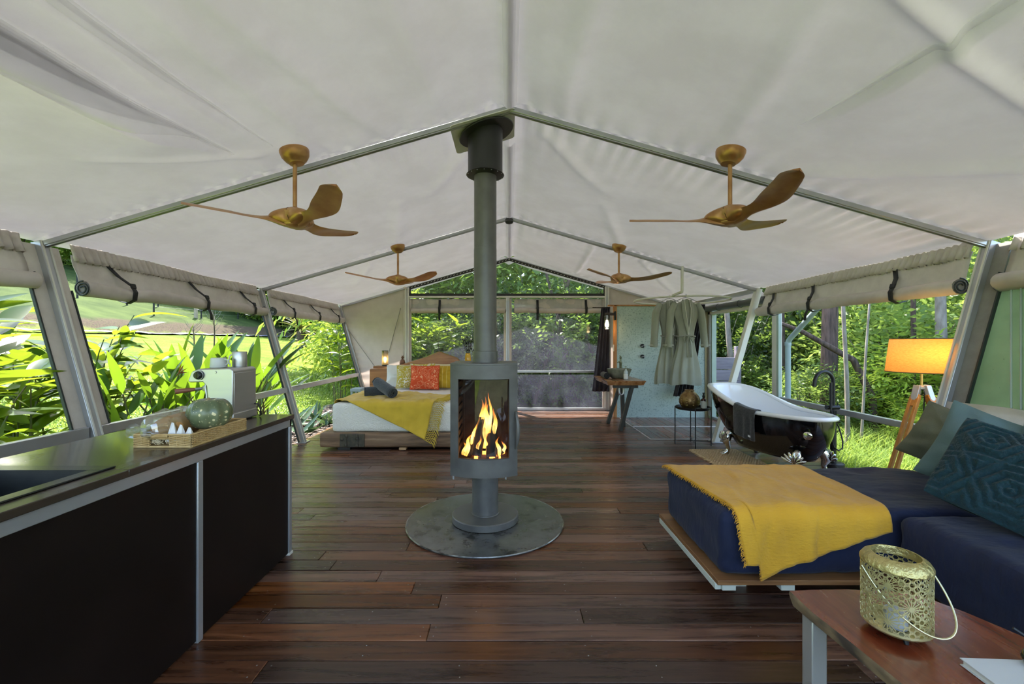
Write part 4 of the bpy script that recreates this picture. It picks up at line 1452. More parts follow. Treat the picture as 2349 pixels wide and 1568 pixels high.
s2 = ramp(N, [(0.12, (1, 1, 1)), (0.2, (0, 0, 0))]); L.new(v2.outputs['Distance'], s2.inputs[0])
th2 = N.new('ShaderNodeMath'); th2.operation = 'GREATER_THAN'; th2.inputs[1].default_value = 0.5
sc2 = N.new('ShaderNodeSeparateColor'); L.new(v2.outputs['Color'], sc2.inputs[0]); L.new(sc2.outputs[1], th2.inputs[0])
mu2 = N.new('ShaderNodeMath'); mu2.operation = 'MULTIPLY'; L.new(s2.outputs[0], mu2.inputs[0]); L.new(th2.outputs[0], mu2.inputs[1])
mxx = N.new('ShaderNodeMath'); mxx.operation = 'MAXIMUM'; L.new(mu.outputs[0], mxx.inputs[0]); L.new(mu2.outputs[0], mxx.inputs[1])
mx = N.new('ShaderNodeMix'); mx.data_type = 'RGBA'; mx.inputs[7].default_value = (0.75, 0.66, 0.36, 1)
L.new(mxx.outputs[0], mx.inputs[0]); L.new(base.outputs[0], mx.inputs[6]); L.new(mx.outputs[2], p.inputs['Base Color'])
p.inputs['Roughness'].default_value = 0.32; p.inputs['Coat Weight'].default_value = 0.2
pk = thing('pumpkin', 'green speckled pumpkin resting in the wicker tray', 'pumpkin', (-1.475, 2.17, 0.955))
PC = V(-1.475, 2.17, 1.02)
pm = MB()


def pump(u, v):
    a = 2 * PI * u
    ph = PI * v
    r = 0.094 * math.sin(ph) ** 0.85 * (1 - 0.035 * abs(math.sin(a * 5)) ** 0.5 * 0 + 0.045 * math.cos(10 * a) * math.sin(ph))
    z = 0.082 * math.cos(ph) - 0.020 * math.exp(-(math.sin(ph) / 0.35) ** 2) * (1 if v < 0.5 else -0.7)
    return PC + V(r * math.cos(a), r * math.sin(a), z)


pm.grid(pump, 80, 28, cu=True)
pm.build('skin', m, pk, angle=180)
MB().tube([PC + V(0, 0, 0.045), PC + V(-0.003, 0, 0.06), PC + V(-0.008, -0.003, 0.075)], [0.016, 0.009, 0.0065], 8).build('stem', mat('tan_stem', (0.45, 0.33, 0.16), rough=0.8, col2=(0.30, 0.22, 0.1), scale=40), pk, angle=50)

# bread in a clear bag
br = thing('bread_loaf', 'brown bread loaf in a clear plastic bag in the tray', 'bread', (-1.60, 2.17, 0.906))
lm = MB()
lm.grid(lambda u, v: (V(-1.59, 2.12, 0.972) + V(0.064 * math.sin(PI * v) ** 0.6 * math.cos(2 * PI * u) * (1 + .06 * nz(u * 4, v * 4)), 0.135 * math.cos(PI * v), 0.056 * math.sin(PI * v) ** 0.6 * math.sin(2 * PI * u) * (1 + .1 * nz(u * 5, v * 6)))), 28, 20, cu=True)
lm.build('loaf', mat('bread_crust', (0.40, 0.17, 0.05), rough=0.6, col2=(0.55, 0.29, 0.10), scale=9), br, angle=180)
MT['bag'] = pane_mat('crumpled_clear_bag', (0.94, 0.96, 0.94), 0.22, (0.85, 0.9, 0.85), 0.22)
bm_ = MB()
bm_.grid(lambda u, v: (V(-1.60, 2.11, 0.98) + V((0.075 + 0.02 * nz(u * 9, v * 9, 1)) * math.sin(PI * min(1, v * 1.02 + .02)) ** 0.5 * math.cos(2 * PI * u), 0.17 * math.cos(PI * v), (0.070 + 0.022 * nz(u * 8, v * 9, 5)) * math.sin(PI * v) ** 0.5 * math.sin(2 * PI * u))), 36, 30, cu=True)
bm_.build('bag', MT['bag'], br, angle=12)
bt = MB()
bt.grid(lambda u, v: (V(-1.645, 2.03, 0.965) + V((0.02 + 0.05 * v) * math.cos(2 * PI * u) * (1 + .5 * nz(u * 12, v * 4, 2)) - 0.02 * v, -0.045 * v + 0.012 * nz(u * 9, v * 3), (0.014 + 0.020 * v) * math.sin(2 * PI * u) * (1 + .5 * nz(u * 11, v * 4, 7)))), 30, 8, cu=True)
bt.build('bag_neck', MT['bag'], br, angle=12)
tri = mat('white_paper_sachet', (0.82, 0.82, 0.80), rough=0.6)
for q, (tx, ty, hh, rz, lab) in enumerate(((-1.525, 1.995, 0.085, 0.3, 'tallest folded white sachet standing in the wicker tray'), (-1.487, 1.995, 0.075, -0.2, 'middle folded white sachet standing in the wicker tray'),
                                           (-1.450, 1.997, 0.062, 0.15, 'folded white sachet nearest the tray corner'))):
    tm = MB()
    w_, dpt = 0.022, 0.018
    Rz3 = Matrix.Rotation(rz, 3, 'Z')
    base_ = [V(-w_, -dpt, 0), V(w_, -dpt, 0), V(w_, dpt, 0), V(-w_, dpt, 0)]
    topv = [V(-0.003, -0.002, hh), V(0.004, 0.002, hh * 0.96)]
    vs = [V(tx, ty, 0.922) + Rz3 @ v_ for v_ in base_ + topv]
    tm.add(vs, [(0, 3, 2, 1), (0, 1, 5, 4), (1, 2, 5), (2, 3, 4, 5), (3, 0, 4)])
    tag(tm.build('paper_sachet', tri, smooth=False), lab, 'sachet', 'white sachets in the tray')
crn = MB()
crn.grid(lambda u, v: V(-1.54 + 0.012 * math.cos(2 * PI * u) * (1 - .6 * v), 2.0 + 0.010 * math.sin(2 * PI * u), 0.922 + 0.03 * v), 8, 3, cu=True)
tag(crn.build('paper_twist', tri), 'small twisted white paper beside the bread', 'paper')
rd = MB().lathe([(0.06, 0.9065), (0.062, 0.912), (0.058, 0.922), (0.001, 0.9225)], 24, (-1.492, 2.15, 0), sx=0.9, sy=1.5, cap1=False)
tag(rd.build('red_packet', mat('dark_red_packet', (0.18, 0.02, 0.012), rough=0.35)), 'dark red packet lying under the pumpkin in the tray', 'packet')

# ================================================================== bed
FR_X0, FR_X1, FR_Y0 = -2.385, -0.22, 5.545
bed = thing('bed', 'large bed with white mattress on a heavy rustic timber base', 'bed', (-1.3, 6.6, 0))
tim = wood_mat('rustic_old_timber', [(0.045, 0.026, 0.015), (0.15, 0.085, 0.046), (0.25, 0.15, 0.085), (0.38, 0.26, 0.17)], 'X', rough=0.62, scale=1.5, bump=0.7, rnd=False, stretch=14)
rail = MB()


def railf(u, v):
    x = mix(FR_X0, FR_X1, u)
    a = 2 * PI * v
    sx = abs(math.cos(a)) ** 0.35 * math.copysign(1, math.cos(a))
    sz = abs(math.sin(a)) ** 0.35 * math.copysign(1, math.sin(a))
    k = 1 + 0.05 * nz(x * 2.3, math.cos(a) * 1.5, math.sin(a) * 1.5)
    e = 1 - 0.05 * (math.exp(-(u / 0.01)) + math.exp(-((1 - u) / 0.01)))
    return (x, FR_Y0 + 0.10 + 0.10 * sx * k * e, 0.128 + 0.092 * sz * k * e)


rail.grid(railf, 80, 28, cv=True)
n0 = len(rail.v)
rail.f.append(tuple(range(28)))
rail.f.append(tuple(n0 - 28 + i for i in range(28)))
rail.build('foot_rail', tim, bed, angle=50)
for s_ in (0, 1):
    xa = FR_X0 + 0.02 if s_ == 0 else FR_X1 - 0.16
    MB().box(xa, xa + 0.14, FR_Y0 + 0.2, 7.55, 0.045, 0.21).build('side_rail', tim, bed, bevel=0.012)
MB().box(FR_X0 + 0.1, FR_X1 - 0.1, FR_Y0 + 0.25, 7.5, 0.10, 0.20).build('slat_base', tim, bed)
for xx in (-2.1, -0.5):
    MB().box(xx - .08, xx + .08, FR_Y0 + .05, FR_Y0 + .25, 0.0, 0.045).build('foot_block', MT['zip'], bed)
MB().box(-1.385, -1.30, FR_Y0 - 0.01, FR_Y0 + 0.08, 0.012, 0.042).build('timber_chock', mat('pale_pine_chock', (0.45, 0.28, 0.14), rough=0.6), bed)
iron = mat('aged_iron', (0.055, 0.05, 0.04), rough=0.55, metal=0.5, col2=(0.10, 0.085, 0.06), scale=20, bump=0.3)
hinge = MB().box(-2.13, -1.82, FR_Y0 - 0.012, FR_Y0 + 0.03, 0.05, 0.212)
ho = hinge.build('iron_bracket', iron, bed, bevel=0.004)
for (bxp, bzp) in ((-2.10, 0.145), (-2.055, 0.075), (-2.045, 0.19), (-1.91, 0.155), (-1.91, 0.07)):
    MB().lathe([(0.022, 0), (0.020, 0.012), (0.008, 0.02)], 8, (bxp, FR_Y0 - 0.012, bzp), R=Ry).build('bolt', iron, ho, angle=40)
for xb in (-2.05, -1.91):
    MB().box(xb - 0.012, xb + 0.012, FR_Y0 - 0.024, FR_Y0 - 0.01, 0.052, 0.21).build('strap', iron, ho, bevel=0.003)

white_q, nt, N, L, p = new_mat('white_embossed_quilt')
p.inputs['Base Color'].default_value = (0.86, 0.83, 0.77, 1); p.inputs['Roughness'].default_value = 0.85
tc = N.new('ShaderNodeTexCoord')
nn1 = N.new('ShaderNodeTexNoise'); nn1.inputs['Scale'].default_value = 7; nn1.inputs['Detail'].default_value = 1; nn1.inputs['Distortion'].default_value = 1.5
L.new(tc.outputs['Object'], nn1.inputs['Vector'])
ml = N.new('ShaderNodeMath'); ml.operation = 'MULTIPLY'; ml.inputs[1].default_value = 60; L.new(nn1.outputs[0], ml.inputs[0])
sn = N.new('ShaderNodeMath'); sn.operation = 'SINE'; L.new(ml.outputs[0], sn.inputs[0])
bp = N.new('ShaderNodeBump'); bp.inputs['Strength'].default_value = 0.35; bp.inputs['Distance'].default_value = 0.006
L.new(sn.outputs[0], bp.inputs['Height']); L.new(bp.outputs[0], p.inputs['Normal'])
MX0, MX1, MY0, MY1, MZ0, MZ1 = -2.275, -0.36, 5.63, 7.62, 0.215, 0.585


def rounded_box(x0, x1, y0, y1, z0, z1, r, nx, ny, nzs, puff=None):
    """closed box with rounded edges made of six grids"""
    mb = MB()
    c = V((x0 + x1) / 2, (y0 + y1) / 2, (z0 + z1) / 2)
    hx, hy, hz_ = (x1 - x0) / 2, (y1 - y0) / 2, (z1 - z0) / 2

    def rp(x, y, z):
        q = V(max(-hx + r, min(hx - r, x)), max(-hy + r, min(hy - r, y)), max(-hz_ + r, min(hz_ - r, z)))
        d = V(x, y, z) - q
        if d.length > 1e-9:
            d = d.normalized() * r
        o = c + q + d
        return puff(o) if puff else o

    def sp(t, h):   # denser near the ends
        s = 2 * t - 1
        k = r / h
        e = 0.22
        if abs(s) > 1 - e:
            w_ = (abs(s) - (1 - e)) / e
            return math.copysign((1 - k) + k * w_, s) * h
        return s / (1 - e) * (1 - k) * h
    for s in (-1, 1):
        mb.grid(lambda u, v: rp(sp(u, hx), sp(v, hy), s * hz_), nx, ny)
        mb.grid(lambda u, v: rp(sp(u, hx), s * hy, sp(v, hz_)), nx, nzs)
        mb.grid(lambda u, v: rp(s * hx, sp(u, hy), sp(v, hz_)), ny, nzs)
    return mb


mm = rounded_box(MX0, MX1, MY0, MY1, MZ0, MZ1, 0.05, 40, 40, 14, puff=lambda o: o + V(0.006 * nz(o.z * 5, o.y * 3, 1), 0.008 * nz(o.x * 3, o.z * 5, 2), 0.008 * nz(o.x * 3, o.y * 3, 3)))
mo = mm.build('mattress', white_q, bed, angle=180, fix=True)
# live-edge headboard slab
hb_m = wood_mat('oiled_live_edge_slab', [(0.16, 0.052, 0.014), (0.32, 0.12, 0.036), (0.44, 0.19, 0.062), (0.58, 0.30, 0.11)], 'X', rough=0.38, scale=1.3, bump=0.1, rnd=False, stretch=9, coat=0.2)
hbp = [(-2.42, 0.90), (-2.3, 0.905), (-2.1, 0.93), (-1.85, 0.985), (-1.65, 1.045), (-1.45, 1.11), (-1.30, 1.175), (-1.22, 1.205), (-1.12, 1.17), (-0.98, 1.12), (-0.90, 1.09), (-0.84, 1.02), (-0.74, 0.955), (-0.55, 0.90), (-0.30, 0.88)]
hb = MB()
HY0, HY1 = 7.63, 7.76
nx_ = len(hbp)
for side, y_ in ((0, HY0), (1, HY1)):
    hb.v += [(x, y_ + 0.0, 0.05) for x, z in hbp] + [(x, y_ + 0.004, z * 0.5) for x, z in hbp] + [(x, y_ + (0.012 if side == 0 else -0.012), z - 0.012) for x, z in hbp]
hb.v += [(x, (HY0 + HY1) / 2, z + 0.004) for x, z in hbp]
Wn = nx_
for side in (0, 1):
    o_ = side * 3 * Wn
    for row in range(2):
        for i in range(Wn - 1):
            q_ = (o_ + row * Wn + i, o_ + row * Wn + i + 1, o_ + (row + 1) * Wn + i + 1, o_ + (row + 1) * Wn + i)
            hb.f.append(q_ if side == 0 else q_[::-1])
tp0, bk0, cr0 = 2 * Wn, 5 * Wn, 6 * Wn
for i in range(Wn - 1):
    hb.f.append((tp0 + i, tp0 + i + 1, cr0 + i + 1, cr0 + i))
    hb.f.append((cr0 + i, cr0 + i + 1, bk0 + i + 1, bk0 + i))
for i in (0, Wn - 1):
    hb.f.append((i, Wn + i, 2 * Wn + i, cr0 + i, 5 * Wn + i, 4 * Wn + i, 3 * Wn + i))
hb.build('headboard', hb_m, bed, angle=50, fix=True)

# ledge behind the headboard carrying the small things
lg = thing('bedside_ledge', 'narrow timber ledge running behind the headboard', 'shelf', (-1.4, 7.9, 0.0))
MB().box(-2.40, -0.28, 7.765, 8.03, 0.905, 0.945).build('shelf_board', hb_m, lg, bevel=0.006)
for xx in (-2.3, -1.3, -0.4):
    MB().box(xx - 0.03, xx + 0.03, 7.80, 8.0, 0.0, 0.905).build('leg', tim, lg, bevel=0.004)

# pillow generator --------------------------------------------------------
def pillow_mesh(w, h_, t, n=34, pinch=0.09, disp=None, seed=0):
    mb = MB()
    for side in (1, -1):
        def f(u, v):
            a, b_ = 2 * u - 1, 2 * v - 1
            k = max(0.0, math.cos(a * PI / 2)) ** 0.62 * max(0.0, math.cos(b_ * PI / 2)) ** 0.62
            cr_n = (a * a * b_ * b_) ** 2
            x = a * w / 2 * (1 - pinch * (1 - b_ * b_) * abs(a) ** 3 - 0.05 * cr_n)
            y = b_ * h_ / 2 * (1 - pinch * (1 - a * a) * abs(b_) ** 3 - 0.05 * cr_n)
            z = side * (t / 2 * k + 0.004)
            z += side * k * 0.022 * nz(a * 2.2 + seed, b_ * 2.2, seed) + side * 0.012 * (1 - k) * k * 4 * math.sin(7 * math.atan2(b_, a) + seed + 3 * nz(a * 2, b_ * 2, seed))
            if disp and side == 1:
                z += disp(a, b_, k)
            return (x, y, z)
        mb.grid(f, n, n)
    return mb


def place_pillow(name, label, mesh, material, loc, lean, yaw, roll=0.0, group=None, trim=None, size=None, cat='pillow'):
    """stand the pillow upright facing -Y, lean it back by lean, turn by yaw"""
    t = thing(name, label, cat, loc, 0, group)
    M = Matrix.Rotation(yaw, 4, 'Z') @ Matrix.Rotation(PI / 2 - lean, 4, 'X') @ Matrix.Rotation(roll, 4, 'Z')
    if size:
        w, h_ = size
        M = M @ Matrix.Translation((0, h_ / 2, 0)) if abs(roll) < 0.3 else M
    o = mesh.move(M).build('cover', material, t, angle=180, local=True, fix=True)
    if trim is not None:
        w, h_ = size
        pts = [(-w / 2 * .985, -h_ / 2 * .985, 0), (w / 2 * .985, -h_ / 2 * .985, 0), (w / 2 * .985, h_ / 2 * .985, 0), (-w / 2 * .985, h_ / 2 * .985, 0)]
        allp = []
        for i in range(4):
            a, b_ = V(*pts[i]), V(*pts[(i + 1) % 4])
            for q in range(8):
                pp = a.lerp(b_, q / 8)
                k = 1 - 0.06 * (1 - (2 * q / 8 - 1) ** 2)
                allp.append(pp * k if True else pp)
        MB().tube(allp, 0.006, 6, closed=True).move(M).build('piping', trim, t, angle=180, local=True)
    return t


def contour_mat(name, base, line, scale=3.2, k=5.0, width=0.10, rough=0.85, seed=0.0):
    m, nt, N, L, p = new_mat(name)
    tc = N.new('ShaderNodeTexCoord')
    mp = N.new('ShaderNodeMapping'); mp.inputs['Location'].default_value = (seed, seed * .7, 0)
    L.new(tc.outputs['Object'], mp.inputs[0])
    n1 = N.new('ShaderNodeTexNoise'); n1.inputs['Scale'].default_value = scale; n1.inputs['Detail'].default_value = 1.0; n1.inputs['Distortion'].default_value = 1.2
    L.new(mp.outputs[0], n1.inputs['Vector'])
    ml = N.new('ShaderNodeMath'); ml.operation = 'MULTIPLY'; ml.inputs[1].default_value = k
    L.new(n1.outputs[0], ml.inputs[0])
    fr = N.new('ShaderNodeMath'); fr.operation = 'FRACT'; L.new(ml.outputs[0], fr.inputs[0])
    r = ramp(N, [(0.5 - width, base), (0.5 - width * 0.75, line), (0.5 + width * 0.75, line), (0.5 + width, base)])
    L.new(fr.outputs[0], r.inputs[0]); L.new(r.outputs[0], p.inputs['Base Color'])
    p.inputs['Roughness'].default_value = rough
    rb_ = ramp(N, [(0.5 - width, (0, 0, 0)), (0.5, (1, 1, 1)), (0.5 + width, (0, 0, 0))]); L.new(fr.outputs[0], rb_.inputs[0])
    b = N.new('ShaderNodeBump'); b.inputs['Strength'].default_value = 0.5; b.inputs['Distance'].default_value = 0.006
    L.new(rb_.outputs[0], b.inputs['Height']); L.new(b.outputs[0], p.inputs['Normal'])
    return m


pz = MZ1 + 0.012
place_pillow('pillow', 'plain white bed pillow against the headboard', pillow_mesh(0.60, 0.40, 0.16, seed=1), mat('white_cotton', (0.74, 0.73, 0.68), rough=0.9, col2=(0.68, 0.67, 0.62), scale=4), (-1.80, 7.44, pz), 0.26, 0.05, size=(0.60, 0.40))
place_pillow('cushion', 'yellow cushion with white squiggle lines in front of the white pillow', pillow_mesh(0.44, 0.40, 0.17, seed=2), contour_mat('yellow_squiggle', (0.52, 0.40, 0.045), (0.82, 0.78, 0.62), 7.0, 9.0, 0.16, seed=3), (-1.655, 7.27, pz), 0.22, 0.05,
             size=(0.44, 0.40), trim=mat('cream_piping', (0.70, 0.64, 0.40), rough=0.8), cat='cushion')
place_pillow('cushion', 'orange cushion with pale wavy line pattern in the bed centre', pillow_mesh(0.48, 0.40, 0.17, seed=3), contour_mat('orange_squiggle', (0.72, 0.085, 0.018), (0.92, 0.42, 0.22), 6.5, 8.0, 0.14, seed=7), (-1.375, 7.13, pz), 0.24, -0.02,
             size=(0.48, 0.40), trim=mat('orange_piping', (0.62, 0.07, 0.02), rough=0.8), cat='cushion')
place_pillow('cushion', 'yellow patterned cushion peeking out behind the orange one', pillow_mesh(0.44, 0.42, 0.10, seed=5), contour_mat('yellow_squiggle_b', (0.55, 0.42, 0.06), (0.80, 0.72, 0.5), 5.5, 4.5, 0.13, seed=9), (-1.46, 7.42, pz), 0.12, 0.15, roll=0.0, size=(0.44, 0.42), cat='cushion')
m, nt, N, L, p = new_mat('mustard_striped_cushion')
tc = N.new('ShaderNodeTexCoord'); sp = N.new('ShaderNodeSeparateXYZ'); L.new(tc.outputs['Object'], sp.inputs[0])
ml = N.new('ShaderNodeMath'); ml.operation = 'MULTIPLY'; ml.inputs[1].default_value = 14; L.new(sp.outputs[0], ml.inputs[0])
fr = N.new('ShaderNodeMath'); fr.operation = 'FRACT'; L.new(ml.outputs[0], fr.inputs[0])
r = ramp(N, [(0.45, (0.50, 0.31, 0.015)), (0.47, (0.72, 0.56, 0.18)), (0.53, (0.72, 0.56, 0.18)), (0.55, (0.50, 0.31, 0.015))]); L.new(fr.outputs[0], r.inputs[0])
L.new(r.outputs[0], p.inputs['Base Color']); p.inputs['Roughness'].default_value = 0.9
place_pillow('cushion', 'mustard cushion with thin dotted stripes beside the orange one', pillow_mesh(0.46, 0.40, 0.17, seed=6), m, (-1.06, 7.25, pz), 0.22, 0.0, size=(0.46, 0.40), cat='cushion')
place_pillow('pillow', 'cream pillow mostly hidden behind the mustard cushion', pillow_mesh(0.58, 0.42, 0.10, seed=7), mat('cream_cotton', (0.66, 0.55, 0.32), rough=0.9), (-1.10, 7.46, pz), 0.16, 0.0, size=(0.58, 0.42))

# rolled towels
tow = mat('charcoal_towel', (0.030, 0.038, 0.046), rough=0.95, col2=(0.045, 0.055, 0.065), scale=60, bump=0.6, sheen=0.3)


def towel_roll(label, a, b_, r, seed):
    a, b_ = V(*a), V(*b_)
    t = thing('rolled_towel', label, 'towel', tuple((a + b_) / 2 - V(0, 0, r)), 0, 'rolled charcoal towels on the bed')
    d, s_, n_ = frame_from(b_ - a)
    mb = MB()

    def f(u, v):
        aa = 2 * PI * v
        e = 1 - 0.10 * (math.exp(-u / 0.03) + math.exp(-(1 - u) / 0.03))
        rr = r * e * (1 + 0.03 * nz(u * 5, math.cos(aa), math.sin(aa) + seed))
        return a.lerp(b_, u) + s_ * (rr * math.cos(aa)) + n_ * (rr * math.sin(aa))
    mb.grid(f, 24, 24, cv=True)
    mb.build('outer_wrap', tow, t, angle=180)
    for e, c_ in ((-1, a), (1, b_)):
        sp_ = MB()
        pts = []
        for q in range(46):
            aa = q / 45 * 2 * PI * 3.2
            rr = r * 0.95 * (1 - 0.9 * q / 45)
            pts.append(c_ + d * (0.004 * e) + s_ * (rr * math.cos(aa)) + n_ * (rr * math.sin(aa)))
        sp_.tube(pts, r * 0.10, 6)
        sp_.build('coil', tow, t, angle=180)
    return t


towel_roll('dark towel roll lying flat on the yellow throw', (-2.0, 6.12, 0.672), (-1.64, 6.22, 0.672), 0.075, 1)
towel_roll('dark towel roll propped across the other roll on the bed', (-1.87, 6.24, 0.80), (-1.565, 5.93, 0.678), 0.075, 4)

# yellow throw draped over the foot corner
thr = thing('throw_blanket', 'yellow fringed throw draped over the foot of the bed', 'blanket', (-1.4, 5.7, MZ1))
thr_m = mat('mustard_linen_throw', (0.74, 0.50, 0.045), rough=0.9, col2=(0.64, 0.42, 0.035), scale=6, bump=0.3, bscale=260, sheen=0.2)
CX, CT = -1.06, -0.44
A_, B_ = V(-0.905, 0.425, 0), V(0.20, 0.98, 0)
LA, LB = 1.55, 1.15


def drape(p, q, lift=0.0):
    """p along the hem towards the bed side, q along the fringe edge up the bed"""
    X = CX + A_.x * p + B_.x * q
    T = CT + A_.y * p + B_.y * q
    wr = 0.022 * nz(X * 5, T * 5, 2) + 0.014 * nz(X * 11, T * 9, 4)
    fold = 0.034 * math.sin((X * 0.8 + T * 0.35) * 13 + 2.0 * nz(X * 2, T * 2, 9))
    top = MZ1 + 0.022
    r_ = 0.05
    if T > r_:
        y_, z_ = MY0 + T, top + abs(wr) + max(0, fold) * 0.55 * sstep(-2.3, -1.9, X)
        if X < MX0 + 0.04:
            ex = MX0 + 0.04 - X
            return V(MX0 + 0.04 - min(ex, 0.055) - 0.0, y_, z_ - max(0, ex - 0.03) * 0.9)
        return V(X, y_, z_ + lift)
    if T > -r_ * 0.57:
        ph = (r_ - T) / (1.57 * r_) * (PI / 2)
        return V(X, MY0 + r_ - (r_ + 0.022) * math.sin(ph), top - r_ + r_ * math.cos(ph) + abs(wr) * math.cos(ph))
    hang = -(T + r_ * 0.57)
    flare = 0.04 * sstep(0.2, 0.5, hang) * 3.0
    return V(X, MY0 - 0.024 - abs(wr) * 0.8 - max(0, fold) * 0.9 * sstep(0.0, 0.2, hang) - flare, top - r_ - hang)


tm = MB().grid(lambda u, v: drape(u * LA, v * LB), 90, 70)
tm.build('cloth', thr_m, thr, angle=180, solid=0.006)
# knotted lattice and tassels along the fringe edge
fr_m = mat('mustard_fringe', (0.60, 0.42, 0.05), rough=0.9)
lt = MB()
NQ = 46
for i in range(NQ):
    for dI in (-1, 1):
        q0 = i / NQ * LB
        pts = [drape(-0.10 * s2, max(0.0, min(LB, q0 + dI * 0.06 * s2))) + V(0, -0.004, 0.0) for s2 in (0, 0.34, 0.67, 1.0)]
        lt.tube(pts, 0.0032, 4)
tag(lt.build('fringe_net', fr_m, thr), kind='stuff')
ts = MB()
random.seed(12)
for i in range(NQ):
    q0 = (i + .5) / NQ * LB
    a0 = drape(-0.095, q0)
    bdr = drape(-0.15, q0)
    for s2 in range(2):
        j = V(random.uniform(-.012, .012), random.uniform(-.01, .0), random.uniform(-.02, 0))
        ts.tube([a0 + V(0, -.005, 0), (a0 + bdr) / 2 + j * 0.5, bdr + j + V(0, -0.004, -0.03 if a0.z < MZ1 else 0)], [0.005, 0.0045, 0.002], 4)
tag(ts.build('tassels', fr_m, thr), kind='stuff')

# bedside glass lamp, pineapple, vase
lampglass = pane_mat('mottled_lamp_glass', (0.30, 0.27, 0.22), 0.25, (0.9, 0.8, 0.6), 0.10)
lt_ = thing('table_lamp', 'cylindrical mottled glass lamp with a glowing bulb beside the bed', 'lamp', (-2.215, 7.86, 0.945))
MB().lathe([(0.055, 0.947), (0.055, 1.215)], 28, (-2.215, 7.86, 0), cap0=False, cap1=False).build('glass_cylinder', lampglass, lt_, angle=60)
MB().lathe([(0.057, 0.946), (0.057, 0.965), (0.02, 0.966), (0.02, 1.0), (0.012, 1.002)], 24, (-2.215, 7.86, 0)).build('base', mat('dark_lamp_base', (0.03, 0.022, 0.016), rough=0.5), lt_, angle=40)
MB().tube([(-2.215 + .055 * math.cos(a), 7.86 + .055 * math.sin(a), 1.215) for a in [i * PI / 12 for i in range(24)]], 0.003, 5, closed=True).build('rim', MT['rubber'], lt_)
bulb_m = emit_mat('warm_bulb', (1.0, 0.62, 0.25), 9.0)
MB().lathe([(0.013, 1.002), (0.016, 1.02), (0.028, 1.055), (0.03, 1.075), (0.022, 1.10), (0.001, 1.11)], 16, (-2.215, 7.86, 0), cap1=False).build('bulb', bulb_m, lt_, angle=180)
pn = thing('pineapple_ornament', 'small copper pineapple ornament on the headboard ledge', 'ornament', (-1.905, 7.86, 0.945))
cop = mat('dark_copper', (0.20, 0.10, 0.06), rough=0.4, metal=0.6, bump=0.8, scale=60)
MB().lathe([(0.025, 0.946), (0.045, 0.965), (0.05, 1.0), (0.04, 1.04), (0.02, 1.062)], 20, (-1.905, 7.86, 0), wob=lambda a, z: 1 + 0.06 * math.sin(10 * a + z * 200)).build('fruit', cop, pn, angle=40)
cr_ = MB()
for k_ in range(12):
    a = k_ * 2.4
    o_ = V(math.cos(a), math.sin(a), 0)
    l_ = 0.02 + 0.02 * (k_ % 3) / 2
    b0 = V(-1.905, 7.86, 1.06)
    cr_.tube([b0, b0 + o_ * l_ * 0.5 + V(0, 0, 0.03), b0 + o_ * l_ + V(0, 0, 0.045 + 0.012 * (k_ % 4))], [0.008, 0.006, 0.001], 4)
cr_.build('crown', cop, pn, angle=60)
vs_ = thing('vase', 'yellow vase with dark leafy stems behind the bed', 'vase', (-0.74, 7.9, 0.945))
MB().lathe([(0.04, 0.946), (0.052, 0.96), (0.058, 1.05), (0.05, 1.13), (0.04, 1.16), (0.044, 1.17), (0.036, 1.165)], 24, (-0.74, 7.9, 0), cap1=False).build('body', mat('glossy_yellow_glaze', (0.72, 0.40, 0.01), rough=0.15, coat=0.4), vs_, angle=60)
bq = MB()
random.seed(4)
for k_ in range(90):
    c_ = V(-0.745 + random.gauss(0, 0.055), 7.9 + random.gauss(0, 0.055), 1.20 + random.random() * 0.24)
    d_ = V(random.gauss(0, 1), random.gauss(0, 1), random.gauss(0.3, 1)).normalized()
    s_ = d_.cross(V(0.3, 0.2, 1)).normalized()
    l_ = random.uniform(0.03, 0.06)
    bq.add([c_, c_ + d_ * l_ * .5 + s_ * l_ * .28, c_ + d_ * l_, c_ + d_ * l_ * .5 - s_ * l_ * .28], [(0, 1, 2, 3)])
tag(bq.build('leaves', leaf_mat('dark_dried_leaf', (0.012, 0.02, 0.01), (0.05, 0.06, 0.02), (0.1, 0.12, 0.03), 0.2), vs_, smooth=False), kind='stuff')
stm = MB()
for k_ in range(10):
    a = k_ * 0.7
    stm.tube([(-0.74, 7.9, 1.1), (-0.74 + .05 * math.cos(a), 7.9 + .05 * math.sin(a), 1.25), (-0.745 + .09 * math.cos(a), 7.9 + .09 * math.sin(a), 1.40)], 0.003, 4)
stm.build('stems', mat('dark_stem', (0.03, 0.03, 0.015), rough=0.8), vs_)
# pale blue bedside crate seen past the headboard
bt_ = thing('bedside_stool', 'pale blue bedside stool squeezed beside the headboard', 'stool', (-2.56, 7.35, 0))
MB().box(-2.62, -2.45, 7.25, 7.50, 0.55, 0.60).build('seat', MT['blue_metal'], bt_, bevel=0.005)
for xx in (-2.60, -2.47):
    for y_ in (7.27, 7.48):
        MB().box(xx - .015, xx + .015, y_ - .015, y_ + .015, 0, 0.55).build('leg', MT['blue_metal'], bt_)

